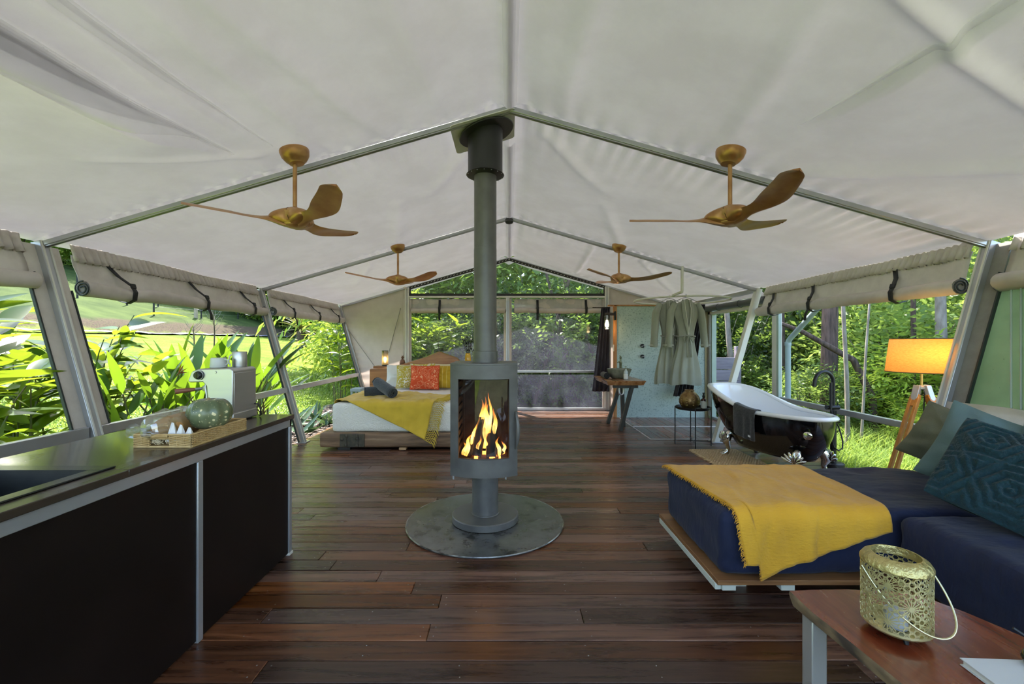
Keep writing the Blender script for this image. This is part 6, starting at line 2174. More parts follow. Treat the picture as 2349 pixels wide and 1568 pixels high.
for q in range(25):
    t_ = q / 24
    hose.append((fx - 0.055 + 0.14 * math.sin(t_ * PI * 1.0) * (1 if t_ < 0.5 else 1) + 0.09 * t_, fy - 0.05 - 0.02 * math.sin(t_ * 6), 0.64 - 0.50 * math.sin(t_ * PI) * 1.0 + 0.0))
hose = [(fx - 0.055, fy - 0.04, 0.66), (fx - 0.045, fy - 0.05, 0.56), (fx - 0.02, fy - 0.06, 0.46), (fx - 0.04, fy - 0.06, 0.40), (fx - 0.05, fy - 0.05, 0.30), (fx - 0.03, fy - 0.05, 0.23), (fx + 0.02, fy - 0.05, 0.19), (fx + 0.07, fy - 0.04, 0.215), (fx + 0.09, fy - 0.02, 0.28), (fx + 0.085, fy, 0.36), (fx + 0.06, fy, 0.44), (fx + 0.03, fy, 0.49)]
MB().tube(hose, 0.0075, 8).build('hose', blackm, bf, angle=60)

# jute mat with fringe
jm = mat('jute_weave', (0.46, 0.32, 0.16), rough=0.95, col2=(0.66, 0.50, 0.29), scale=60, bump=1.0)
jr = thing('jute_mat', 'natural braided jute bath mat beside the bath', 'mat', (2.6, 5.0, 0.0))
jx0, jx1, jy0, jy1 = 2.30, 2.86, 4.42, 5.56
rows = MB()
ny_ = 46
random.seed(2)
for i in range(ny_):
    y = mix(jy0, jy1, (i + .5) / ny_)
    pts = []
    nq = 36
    for q in range(nq + 1):
        x = mix(jx0, jx1, q / nq) + 0.004 * nz(i, q * .3)
        pts.append((x, y + 0.004 * math.sin(q * PI + i * PI) + 0.003 * nz(q * .5, i), 0.011 + 0.004 * (1 if (q + i) % 2 else -1)))
    rows.tube(pts, 0.0125, 5, flat=0.7)
rows.build('weave', jm, jr, angle=80)
fg = MB()
for i in range(90):
    y = mix(jy0, jy1, i / 90)
    for x, s_ in ((jx0, -1),):
        fg.tube([(x, y, 0.010), (x - 0.02, y + random.uniform(-.01, .01), 0.012), (x - random.uniform(0.03, 0.05), y + random.uniform(-.015, .015), 0.004)], [0.005, 0.004, 0.002], 4)
for i in range(44):
    x = mix(jx0, jx1, i / 43)
    fg.tube([(x, jy1, 0.010), (x + random.uniform(-.01, .01), jy1 + 0.02, 0.012), (x + random.uniform(-.015, .015), jy1 + random.uniform(0.03, 0.06), 0.004)], [0.005, 0.004, 0.002], 4)
tag(fg.build('fringe', jm, jr), kind='stuff')
pot = thing('squat_pot', 'squat reddish brown pot on the floor by the bath foot', 'pot', (2.76, 4.22, 0))
MB().lathe([(0.06, 0.0), (0.10, 0.02), (0.118, 0.09), (0.11, 0.145), (0.075, 0.178), (0.05, 0.18), (0.045, 0.165)], 32, (2.76, 4.22, 0), wob=lambda a, z: 1 + 0.02 * math.cos(8 * a), cap1=False).build('body', mat('mottled_terracotta', (0.20, 0.10, 0.08), rough=0.5, col2=(0.34, 0.24, 0.15), scale=14), pot, angle=50)

# ================================================================== tripod floor lamp
LXc, LYc = 3.24, 3.46
fl_ = thing('floor_lamp', 'tripod floor lamp with timber legs and glowing amber shade', 'floor lamp', (LXc, LYc, 0))
shm, nt, N, L, p = new_mat('linen_lampshade')
tcn = N.new('ShaderNodeTexCoord')
wv = N.new('ShaderNodeTexNoise'); wv.inputs['Scale'].default_value = 60; mpn = N.new('ShaderNodeMapping'); mpn.inputs['Scale'].default_value = (1, 1, 6)
L.new(tcn.outputs['Object'], mpn.inputs[0]); L.new(mpn.outputs[0], wv.inputs['Vector'])
rr_ = ramp(N, [(0.3, (0.60, 0.33, 0.10)), (0.7, (0.76, 0.46, 0.16))]); L.new(wv.outputs[0], rr_.inputs[0])
df = N.new('ShaderNodeBsdfDiffuse'); L.new(rr_.outputs[0], df.inputs[0])
tl = N.new('ShaderNodeBsdfTranslucent'); L.new(rr_.outputs[0], tl.inputs[0])
ms = N.new('ShaderNodeMixShader'); ms.inputs[0].default_value = 0.6
L.new(df.outputs[0], ms.inputs[1]); L.new(tl.outputs[0], ms.inputs[2]); L.new(ms.outputs[0], [n for n in N if n.type == 'OUTPUT_MATERIAL'][0].inputs[0])
SZ0, SZ1 = 1.135, 1.395
sh_ = MB().lathe([(0.222, SZ0), (0.193, SZ1)], 64, (LXc, LYc, 0), cap0=False, cap1=False).build('shade', shm, fl_, angle=60)
for r_, z in ((0.223, SZ0), (0.194, SZ1)):
    MB().tube([(LXc + r_ * math.cos(a), LYc + r_ * math.sin(a), z) for a in [q * 2 * PI / 48 for q in range(48)]], 0.0035, 6, closed=True).build('shade_ring', mat('brown_shade_trim', (0.16, 0.10, 0.05), rough=0.7), sh_)
brass = mat('brass_stem', (0.60, 0.40, 0.15), rough=0.25, metal=0.9)
MB().tube([(LXc, LYc, 1.0), (LXc, LYc, 1.20)], 0.009, 10).build('stem', brass, fl_)
MB().lathe([(0.02, 1.19), (0.02, 1.24), (0.032, 1.27), (0.032, 1.30), (0.001, 1.325)], 14, (LXc, LYc, 0), cap1=False).build('bulb', emit_mat('lamp_bulb', (1, 0.6, 0.22), 4.0), fl_, angle=180)
pl2 = bpy.data.lights.new('lamp_glow', 'POINT'); pl2.energy = 2.4; pl2.color = (1, 0.56, 0.18); pl2.shadow_soft_size = 0.05
po2 = bpy.data.objects.new('lamp_glow', pl2); COL.objects.link(po2); po2.parent = fl_; po2.location = (0.0, -0.06, 1.265)
tri_w = wood_mat('honey_oak', [(0.36, 0.14, 0.02), (0.50, 0.22, 0.04), (0.60, 0.30, 0.07)], 'Z', rough=0.4, scale=2, bump=0.05, rnd=False)
MB().lathe([(0.045, 1.0), (0.05, 1.005), (0.05, 1.02), (0.03, 1.03)], 20, (LXc, LYc, 0)).build('head_plate', MT['alu'], fl_, angle=40)
for k_, a in enumerate((math.radians(195), math.radians(278), math.radians(5))):
    d_ = V(math.cos(a), math.sin(a), 0)
    s_ = V(-math.sin(a), math.cos(a), 0)
    tp_, ft_ = V(LXc, LYc, 1.0) + d_ * 0.04, V(LXc, LYc, 0.0) + d_ * 0.47
    hd_ = MB().beam(tp_ + V(0, 0, 0.03), tp_.lerp(ft_, 0.085), 0.045, 0.03, up=d_).build('bracket', MT['alu'], fl_, bevel=0.003)
    mid = tp_.lerp(ft_, 0.66)
    lgm = MB()
    for q in (-1, 1):
        lgm.beam(tp_.lerp(ft_, 0.06) + s_ * (q * 0.021), mid + s_ * (q * 0.021), 0.021, 0.032, up=d_)
    lgm.beam(tp_.lerp(ft_, 0.04), tp_.lerp(ft_, 0.13), 0.058, 0.028, up=d_)
    lgm.beam(mid - (ft_ - tp_).normalized() * 0.05, mid + (ft_ - tp_).normalized() * 0.02, 0.058, 0.03, up=d_)
    lgm.beam(tp_.lerp(ft_, 0.62), ft_ + V(0, 0, 0.01), 0.022, 0.022, up=d_)
    lo_ = lgm.build('leg', tri_w, fl_, bevel=0.003)
    MB().beam(mid - s_ * 0.036, mid + s_ * 0.036, 0.02, 0.036, up=d_).build('clamp', MT['alu'], lo_, bevel=0.003)
MB().tube([(LXc, LYc - 0.03, 1.0), (LXc - 0.03, LYc - 0.05, 0.85), (LXc - 0.01, LYc - 0.06, 0.6), (LXc + 0.0, LYc - 0.05, 0.3), (LXc + 0.02, LYc - 0.05, 0.02)], 0.0045, 6).build('cord', blackm, fl_)

# ================================================================== daybed
navy = mat('navy_cotton', (0.0035, 0.0085, 0.038), rough=0.8, col2=(0.006, 0.014, 0.055), scale=5, bump=0.6, bscale=14, sheen=0.08, bstretch=(1, 2.5, 1))
dbd = thing('daybed', 'low L-shaped navy daybed on a slim timber platform', 'daybed', (2.0, 2.2, 0))
plat = wood_mat('daybed_ply', [(0.16, 0.07, 0.025), (0.27, 0.13, 0.05), (0.36, 0.19, 0.08)], 'X', rough=0.45, scale=2, bump=0.1, rnd=False)
DX0, DX1, DY0, DY1, DZ0, DZ1 = 1.09, 2.78, 2.255, 3.06, 0.165, 0.505
MB().box(1.055, DX1, 2.225, 3.10, 0.140, 0.165).build('platform', plat, dbd, bevel=0.003)
MB().box(1.91, DX1, 0.75, 2.225, 0.140, 0.165).build('platform', plat, dbd, bevel=0.003)
wms = mat('pale_painted_steel', (0.66, 0.70, 0.62), rough=0.4)
for (a, b_) in (((1.068, 2.25, 0.122), (1.068, 3.09, 0.122)), ((1.10, 2.30, 0.12), (1.10, 3.05, 0.12))):
    MB().beam(a, b_, 0.03, 0.034).build('edge_bearer', wms, dbd, bevel=0.003)
for x in (1.12, 1.42, 1.95, 2.5):
    MB().beam((x, 2.24, 0.122), (x, 3.06, 0.122), 0.07, 0.034).build('cross_bearer', wms, dbd, bevel=0.003)
for x, y in ((1.3, 2.5), (1.3, 2.9), (2.6, 2.5), (2.6, 2.95), (2.6, 1.2), (2.1, 1.2)):
    MB().box(x - .03, x + .03, y - .03, y + .03, 0, 0.14).build('foot', wms, dbd)


def wr_puff(seed, tight=1.0):
    def f(o):
        w = 0.014 * nz(o.x * 3, o.y * 5, seed) + 0.011 * nz(o.x * 4 + o.z * 6, o.y * 14, seed + 3) + 0.006 * nz(o.x * 10, o.y * 26, seed + 5)
        return o + V(0.012 * nz(o.z * 8, o.y * 4, seed), 0.012 * nz(o.x * 4, o.z * 9, seed + 1), w * tight)
    return f


rounded_box(DX0, DX1, DY0, DY1, DZ0, DZ1, 0.055, 70, 46, 16, puff=wr_puff(1.0)).build('chaise_mattress', navy, dbd, angle=180, fix=True)
rounded_box(1.955, DX1, 0.7, 2.235, DZ0, DZ1 - 0.005, 0.06, 46, 60, 16, puff=wr_puff(5.0)).build('seat_mattress', navy, dbd, angle=180, fix=True)

# mustard throw on the daybed
mth = thing('muslin_throw', 'mustard muslin throw with frayed edge over the daybed', 'blanket', (1.6, 2.6, DZ1))
mus = mat('mustard_muslin', (0.80, 0.42, 0.028), rough=0.92, col2=(0.70, 0.35, 0.022), scale=4, bump=0.5, bscale=90, bstretch=(0.35, 1.6, 1), sheen=0.2)


def mus_pt(p, q, hem=0.26):
    """p 0..1 across (edge over the end to far side), q metres from the back edge towards the front and down"""
    # left border slides a little to the right as it comes forward
    xl = mix(1.075, 1.16, min(1, q / 0.82))
    xr = mix(2.0, 1.945, min(1, q / 0.82))
    if q > 0.78:
        xl += 0.035 * sstep(0.78, 1.1, q)
    X = mix(xl, xr, p)
    wr = 0.012 * nz(X * 7, q * 4, 1) + 0.008 * nz(X * 20 + q * 4, q * 5, 6) + 0.024 * abs(nz(X * 2.4 - q * 1.3, q * 1.1, 12))
    top = DZ1 + 0.016
    r_ = 0.055
    flat = DY1 - DY0 - r_
    y0 = DY1 - q
    if q < 0.03:
        return V(X, y0, top + abs(wr) - 0.01 * (1 - q / 0.03))
    if q < flat:
        z = top + abs(wr)
        return V(X, y0, z)
    arc = r_ * PI / 2
    if q < flat + arc:
        ph = (q - flat) / r_
        return V(X, DY0 + r_ - (r_ + 0.016 + abs(wr)) * math.sin(ph), DZ1 - r_ + (r_ + 0.016 + abs(wr)) * math.cos(ph))
    hg = q - flat - arc
    fold = 0.012 * math.sin(X * 22 + 2 * nz(X * 3, hg * 4))
    return V(X, DY0 - 0.018 - abs(wr) - max(0, fold) * sstep(0, 0.15, hg) - 0.02 * sstep(0.1, 0.3, hg), DZ1 - r_ - hg)


def mus_len(p):
    base = 0.745 + 0.086
    if p < 0.10:
        return base + 0.205
    return base + mix(0.285, 0.05, ((p - 0.10) / 0.9) ** 0.85)


MB().grid(lambda u, v: mus_pt(u, v * mus_len(u)), 80, 70).build('cloth', mus, mth, angle=180, solid=0.005)
fray = MB()
random.seed(9)
for i in range(300):
    q = i / 300 * mus_len(0.0)
    a = mus_pt(0.0, q)
    hang = q > 0.80
    e = a + V(-random.uniform(0.008, 0.022), random.uniform(-.006, .006) - (0.004 if hang else 0), -random.uniform(0.004, 0.024))
    fray.tube([a + V(0.004, 0, 0), (a + e) / 2 + V(-0.003, 0, 0.003), e], [0.0022, 0.0018, 0.0008], 3)
for i in range(40):
    p_ = 0.10 + 0.0 * i
    q = mix(mus_len(0.05), mus_len(0.11), i / 40)
    a = mus_pt(0.10, q)
    fray.tube([a, a + V(-random.uniform(0.006, 0.016), -0.004, -random.uniform(0, .012))], [0.0022, 0.0008], 3)
tag(fray.build('frayed_edge', mus, mth), kind='stuff')

# cushions against the canvas wall
def tuft(a, b_, k):
    """raised tufted lines: nested chevrons and diamonds"""
    x, y = a * 1.0, b_ * 1.0
    cells = [(-0.5, 0.45), (0.5, 0.45), (0.0, -0.45), (-1.0, -0.45), (1.0, -0.45)]
    d = min(max(abs(x - cx_) * 0.9 + abs(y - cy_) * 0.55, abs(y - cy_) * 1.05) for cx_, cy_ in cells)
    s = 0.5 + 0.5 * math.cos(d * 2 * PI / 0.155)
    fz = 0.006 * nz(a * 24, b_ * 24, 2)
    return k ** 0.3 * (0.022 * (s ** 0.8) + fz)


olive = mat('olive_linen', (0.17, 0.175, 0.12), rough=0.9, col2=(0.14, 0.145, 0.10), scale=6, bump=0.3, bscale=200)
lteal = mat('pale_teal_linen', (0.155, 0.24, 0.255), rough=0.9, col2=(0.13, 0.205, 0.22), scale=5, bump=0.3, bscale=180)
dteal = mat('deep_teal_tufted', (0.005, 0.032, 0.044), rough=0.95, col2=(0.007, 0.040, 0.052), scale=30, bump=0.8, bscale=90, sheen=0.12)


def wall_cushion(name, label, mb, material, loc, M, cat='cushion'):
    t = thing(name, label, cat, loc)
    mb.move(M).build('cover', material, t, angle=180, local=True, fix=True)
    return t


# each cushion leans on the wall, its broad side to the room (-X)
def lean_M(yaw, lean, roll, h_):
    return Matrix.Rotation(yaw, 4, 'Z') @ Matrix.Rotation(PI / 2 - lean, 4, 'X') @ Matrix.Rotation(roll, 4, 'Z')


wall_cushion('cushion', 'olive green cushion furthest along the daybed', pillow_mesh(0.52, 0.42, 0.26, seed=11, n=44, pinch=0.12), olive, (2.87, 2.82, 0.72), lean_M(-1.0, 0.42, -0.36, 0.5))
wall_cushion('cushion', 'plain pale teal cushion behind the tufted one', pillow_mesh(0.54, 0.50, 0.30, seed=13, pinch=0.12), lteal, (2.66, 2.42, 0.73), lean_M(-0.85, 0.30, -0.36, 0.5))
wall_cushion('cushion', 'pale teal cushion at the picture edge behind the tufted one', pillow_mesh(0.60, 0.48, 0.2, seed=14), lteal, (2.72, 2.02, 0.76), lean_M(-1.15, 0.40, -0.1, 0.5))
wall_cushion('cushion', 'deep teal tufted cushion with geometric ridges', pillow_mesh(0.52, 0.50, 0.22, n=120, pinch=0.03, disp=tuft, seed=15), dteal, (2.36, 2.05, 0.725), lean_M(-0.65, 0.66, -0.42, 0.5))

# ================================================================== coffee table in the near corner
ct = thing('coffee_table', 'red live-edge timber coffee table with steel legs', 'coffee table', (1.3, 1.2, 0))
red_w = wood_mat('red_gum_slab', [(0.07, 0.013, 0.006), (0.17, 0.030, 0.011), (0.25, 0.055, 0.020), (0.30, 0.11, 0.05)], 'Y', rough=0.25, scale=1.6, bump=0.12, rnd=False, stretch=7, coat=0.35)
bark = mat('pale_live_edge', (0.36, 0.25, 0.14), rough=0.6, col2=(0.08, 0.06, 0.045), scale=9, bump=0.4)
oL = [(1.035, 1.625), (1.03, 1.50), (1.045, 1.35), (1.055, 1.2), (1.07, 1.0), (1.05, 0.8), (1.06, 0.6)]
oR = [(1.62, 0.6), (1.64, 0.8), (1.63, 1.05), (1.615, 1.25), (1.60, 1.38), (1.55, 1.50), (1.49, 1.595), (1.40, 1.625), (1.25, 1.635), (1.12, 1.632)]
outl = oL + oR
nO = len(outl)
cc = (1.33, 1.1)
botl = [(cc[0] + (x - cc[0]) * (0.93 if y < 1.6 else 0.97), y if y < 1.6 else y - 0.006) for x, y in outl]
TZ = 0.452
tmb = MB()
tmb.add([(x, y, TZ) for x, y in outl], [tuple(range(nO))])
tmb.add([(x, y, TZ - 0.052) for x, y in botl], [tuple(range(nO - 1, -1, -1))])
tb_o = tmb.build('slab_top', red_w, ct, smooth=False, fix=False)
em2 = MB()
em2.add([(x, y, TZ) for x, y in outl] + [(cc[0] + (x - cc[0]) * 1.006, y + 0.001, TZ - 0.012) for x, y in outl] + [(x, y, TZ - 0.052) for x, y in botl],
        [(r_ * nO + i, r_ * nO + (i + 1) % nO, r_ * nO + nO + (i + 1) % nO, r_ * nO + nO + i) for r_ in (0, 1) for i in range(nO)])
em2.build('live_edge', bark, ct, angle=60)
als = mat('satin_steel_leg', (0.50, 0.50, 0.47), rough=0.35, metal=0.5)
for y in (1.565, 0.75):
    for x in (1.085, 1.43):
        MB().box(x - 0.027, x + 0.027, y - 0.027, y + 0.027, 0, TZ - 0.053).build('leg', als, ct, bevel=0.004)
    MB().box(1.11, 1.405, y - 0.025, y + 0.025, TZ - 0.105, TZ - 0.053).build('leg_bar', als, ct, bevel=0.003)

# pierced brass lantern
gold = mat('pierced_gold_metal', (0.78, 0.70, 0.36), rough=0.30, metal=0.65, col2=(0.68, 0.60, 0.28), scale=12)
LC = V(1.225, 1.395, TZ)
ln_ = thing('metal_lantern', 'pierced gold metal lantern with wire handle on the table', 'lantern', tuple(LC))
RL, ZB, ZT = 0.088, 0.030, 0.212
MB().lathe([(0.001, 0.018), (RL - 0.02, 0.018), (RL - 0.006, 0.022), (RL + 0.001, 0.030), (RL + 0.001, 0.036), (RL - 0.003, 0.036)], 56, LC, cap0=False, cap1=False).build('base_pan', gold, ln_, angle=40)
MB().lathe([(RL - 0.002, ZT), (RL + 0.003, ZT + 0.004), (RL + 0.003, ZT + 0.012), (RL - 0.006, ZT + 0.026), (RL - 0.022, ZT + 0.036), (RL - 0.026, ZT + 0.036), (RL - 0.026, ZT + 0.010)], 56, LC, cap0=False, cap1=False).build('top_ring', mat('hammered_gold', (0.62, 0.52, 0.22), rough=0.32, metal=0.75, bump=0.9, scale=55), ln_, angle=50)
for k_ in range(3):
    a = k_ * 2 * PI / 3 + 4.4
    MB().tube([LC + V(0.055 * math.cos(a), 0.055 * math.sin(a), 0.02), LC + V(0.062 * math.cos(a), 0.062 * math.sin(a), 0.0)], [0.010, 0.006], 8).build('foot', blackm, ln_)
lat = MB()
per = 2 * PI * RL
stars = []
for row, z in enumerate((0.066, 0.121, 0.176)):
    for k_ in range(5):
        stars.append(((k_ + (0.5 if row % 2 else 0.0)) * per / 5, z))
RS = 0.029


def near_star(s, z):
    best = 9
    for a, b_ in stars:
        d = abs(s - a) % per
        d = min(d, per - d)
        best = min(best, math.hypot(d, z - b_))
    return best


def on_cyl(s, z, r_=0.0):
    a = s / RL
    return LC + V((RL + r_) * math.cos(a), (RL + r_) * math.sin(a), z)


def strip(s0, z0_, s1, z1_, w_=0.0021):
    a, b_ = on_cyl(s0, z0_), on_cyl(s1, z1_)
    mid_ = (a + b_) / 2 - LC
    mid_.z = 0
    lat.beam(a, b_, w_, 0.0016, up=mid_.normalized())


hs_ = per / 44
hv = hs_ * math.sqrt(3)
rows_ = int((ZT - ZB) / (hv / 2)) + 1
for j in range(rows_):
    for i in range(22):
        s0 = (i * 2 + (j % 2)) * hs_ * 1.0
        z0_ = ZB + j * hv / 2
        ctr = (s0, z0_)
        hx = [(s0 + hs_ * 0.66 * math.cos(k_ * PI / 3), z0_ + hs_ * 0.66 * math.sin(k_ * PI / 3)) for k_ in range(6)]
        if near_star(*ctr) < RS * 0.88:
            continue
        for k_ in range(6):
            p0, p1 = hx[k_], hx[(k_ + 1) % 6]
            if ZB < p0[1] < ZT and ZB < p1[1] < ZT and (k_ < 3 or True):
                strip(p0[0], p0[1], p1[0], p1[1])
        # tie to neighbours
        strip(s0 + hs_ * 0.66, z0_, s0 + hs_ * 1.34, z0_)
for a, b_ in stars:
    for k_ in range(16):
        an = k_ * 2 * PI / 16
        e = (a + RS * math.cos(an), b_ + RS * math.sin(an))
        if ZB - 0.004 < e[1] < ZT + 0.004:
            strip(a + 0.002 * math.cos(an), b_ + 0.002 * math.sin(an), e[0], e[1], 0.0023)
    c_ = on_cyl(a, b_)
    nrm_ = (c_ - LC); nrm_.z = 0
    lat.lathe([(0.0065, -0.001), (0.0065, 0.0012)], 10, c_, R=nrm_.normalized().to_track_quat('Z', 'Y').to_matrix())
lat.build('pierced_wall', gold, ln_, smooth=False)
hpn = []
ha = math.radians(-45)
h_dir = V(math.cos(math.radians(-8)), math.sin(math.radians(-8)), 0)
for q in range(25):
    t_ = q / 24 * PI
    hpn.append(LC + h_dir * (RL + 0.010) * math.cos(t_) + V(0.30, -0.95, 0).normalized() * (0.118 * math.sin(t_) ** 0.8) + V(0, 0, 0.205 - 0.152 * math.sin(t_) ** 0.8))
MB().tube(hpn, 0.003, 8).build('wire_handle', mat('pale_gold_wire', (0.78, 0.70, 0.42), rough=0.25, metal=0.8), ln_, angle=60)
MB().lathe([(0.03, 0.02), (0.03, 0.07), (0.001, 0.071)], 18, LC, cap1=False).build('candle', mat('white_wax', (0.7, 0.7, 0.72), rough=0.4), ln_, angle=40)
bkx = thing('book', 'white covered book lying on the coffee table', 'book', (1.42, 1.12, TZ))
Rb = Matrix.Rotation(math.radians(-3), 3, 'Z')
bc_ = V(1.43, 1.13, TZ)
MB().box(1.275, 1.585, 1.015, 1.245, TZ + 0.001, TZ + 0.0035, R=Rb, c=bc_).build('back_cover', mat('white_book_cover', (0.70, 0.71, 0.70), rough=0.35), bkx, bevel=0.001)
MB().box(1.281, 1.58, 1.02, 1.240, TZ + 0.0035, TZ + 0.018, R=Rb, c=bc_).build('pages', mat('book_pages', (0.72, 0.70, 0.62), rough=0.8), bkx)
MB().box(1.275, 1.585, 1.015, 1.245, TZ + 0.018, TZ + 0.021, R=Rb, c=bc_).build('front_cover', bpy.data.materials['white_book_cover'], bkx, bevel=0.001)
orn = thing('glass_ornament', 'dark green glass ornament sitting on the white book', 'ornament', (1.46, 1.215, TZ + 0.021))
MB().lathe([(0.012, 0), (0.028, 0.006), (0.034, 0.022), (0.026, 0.038), (0.010, 0.045), (0.008, 0.055), (0.012, 0.058)], 24, (1.46, 1.215, TZ + 0.0212)).build('body', mat('dark_green_glass', (0.012, 0.03, 0.02), rough=0.12, coat=0.5), orn, angle=60)
MB().tube([(1.46, 1.215, TZ + 0.078), (1.445, 1.23, TZ + 0.095), (1.425, 1.245, TZ + 0.11)], 0.004, 6).build('stalk', blackm, orn)

# ================================================================== ground outside
def ground_z(x, y):
    if x < -3.0:
        d = -x
        z = -0.14 + 0.127 * max(0, d - 4.6) * sstep(4.0, 7.0, d)
        if d > 20.0:
            z += 0.55 * sstep(20.0, 20.8, d) + 0.20 * max(0, d - 20.8)
        return z + 0.05 * nz(x * 0.3, y * 0.3, 1) * sstep(4, 8, d) + 0.25 * nz(x * .12, y * .12, 4) * sstep(21, 26, d)
    if x > 3.7:
        return -0.40 - 0.02 * (x - 3.7) + 0.10 * nz(x * 0.5, y * 0.5, 2)
    return -0.22 + 0.03 * nz(x, y, 3)


lawn_m, nt, N, L, p = new_mat('sunlit_lawn')
tc = N.new('ShaderNodeTexCoord'); sp = N.new('ShaderNodeSeparateXYZ'); L.new(tc.outputs['Object'], sp.inputs[0])
n1 = N.new('ShaderNodeTexNoise'); n1.inputs['Scale'].default_value = 0.7; n1.inputs['Detail'].default_value = 4
n2 = N.new('ShaderNodeTexNoise'); n2.inputs['Scale'].default_value = 14; n2.inputs['Detail'].default_value = 5
L.new(tc.outputs['Object'], n1.inputs['Vector']); L.new(tc.outputs['Object'], n2.inputs['Vector'])
ra = ramp(N, [(0.3, (0.085, 0.145, 0.018)), (0.55, (0.145, 0.215, 0.03)), (0.75, (0.21, 0.24, 0.055))]); L.new(n1.outputs[0], ra.inputs[0])
rb2 = ramp(N, [(0.3, (0.55, 0.6, 0.5)), (0.7, (1.25, 1.2, 1.1))]); L.new(n2.outputs[0], rb2.inputs[0])
mg = N.new('ShaderNodeMix'); mg.data_type = 'RGBA'; mg.blend_type = 'MULTIPLY'; mg.inputs[0].default_value = 1.0
L.new(ra.outputs[0], mg.inputs[6]); L.new(rb2.outputs[0], mg.inputs[7])
# the cut bank and upper paddock further out
soilr = ramp(N, [(0.3, (0.045, 0.04, 0.028)), (0.55, (0.10, 0.075, 0.055)), (0.7, (0.075, 0.10, 0.03))]); L.new(n2.outputs[0], soilr.inputs[0])
hillr = ramp(N, [(0.3, (0.04, 0.065, 0.02)), (0.7, (0.085, 0.12, 0.035))]); L.new(n1.outputs[0], hillr.inputs[0])
def band(a, b):
    r_ = N.new('ShaderNodeMapRange'); r_.inputs[1].default_value = a; r_.inputs[2].default_value = b
    ad = N.new('ShaderNodeMath'); ad.operation = 'MULTIPLY_ADD'; ad.inputs[1].default_value = 1.2; L.new(n1.outputs[0], ad.inputs[0]); L.new(sp.outputs[0], ad.inputs[2])
    L.new(ad.outputs[0], r_.inputs[0]); return r_
b1 = band(-19.3, -19.6); b2 = band(-20.4, -20.9)
m1 = N.new('ShaderNodeMix'); m1.data_type = 'RGBA'; L.new(b1.outputs[0], m1.inputs[0]); L.new(mg.outputs[2], m1.inputs[6]); L.new(soilr.outputs[0], m1.inputs[7])
m2 = N.new('ShaderNodeMix'); m2.data_type = 'RGBA'; L.new(b2.outputs[0], m2.inputs[0]); L.new(m1.outputs[2], m2.inputs[6]); L.new(hillr.outputs[0], m2.inputs[7])
L.new(m2.outputs[2], p.inputs['Base Color']); p.inputs['Roughness'].default_value = 0.95; p.inputs['Specular IOR Level'].default_value = 0.1
bp = N.new('ShaderNodeBump'); bp.inputs['Strength'].default_value = 0.8; bp.inputs['Distance'].default_value = 0.05; L.new(n2.outputs[0], bp.inputs['Height']); L.new(bp.outputs[0], p.inputs['Normal'])
forest_m = mat('forest_floor', (0.05, 0.05, 0.022), rough=0.95, col2=(0.11, 0.13, 0.045), scale=3, bump=1.0, bscale=20)


def ground_grid(name, label, x0, x1, y0, y1, nx, ny, m, pw=1.0):
    o = MB().grid(lambda u, v: (lambda x, y: (x, y, ground_z(x, y)))(mix(x0, x1, u ** pw), mix(y0, y1, v)), nx, ny).build(name, m, angle=180)
    return tag(o, label, None, None, 'structure')


ground_grid('lawn', 'sunlit lawn rising to a bank and paddock beyond the counter', -2.98, -60, -20, 80, 90, 90, lawn_m, 1.5)
ground_grid('ground_forest', 'grassy forest floor beyond the bath', 3.74, 45, -20, 60, 60, 60, forest_m, 1.5)
ground_grid('ground_rear', 'shaded forest floor behind the gable', -2.98, 3.74, 9.2, 60, 20, 60, forest_m)
ground_grid('ground_front', 'ground on the camera side of the tent', -2.98, 3.74, -20, 0.15, 16, 40, forest_m)
tag(MB().grid(lambda u, v: (mix(-4.6, -2.93, u), mix(4.0, 10.5, v), -0.10 + 0.05 * nz(u * 9, v * 40, 3) + 0.02 * nz(u * 40, v * 160) - 0.12 * max(0, (0.25 - u) / 0.25)), 40, 120).build('garden_bed', MT['soil'], angle=60), 'dark mulched garden bed along the bed side', None, None, 'structure')
random.seed(21)
chips = MB()
for i in range(1400):
    x, y = random.uniform(-4.1, -2.95), random.uniform(4.4, 9.4)
    a = random.random() * PI
    l_ = random.uniform(0.015, 0.04)
    z = -0.085 + 0.05 * nz((x + 4.6) / 1.67 * 9, (y - 4) / 6.5 * 40, 3)
    chips.box(x - l_, x + l_, y - l_ * .35, y + l_ * .35, z, z + 0.012, R=Matrix.Rotation(a, 3, 'Z') @ Matrix.Rotation(random.uniform(-.4, .4), 3, 'X'))
tag(chips.build('bark_chips', mat('bark_chip', (0.10, 0.065, 0.045), rough=0.9, col2=(0.32, 0.26, 0.22), scale=6, coords='Object'), smooth=False), 'bark chips scattered on the garden bed', 'bark chips', None, 'stuff')

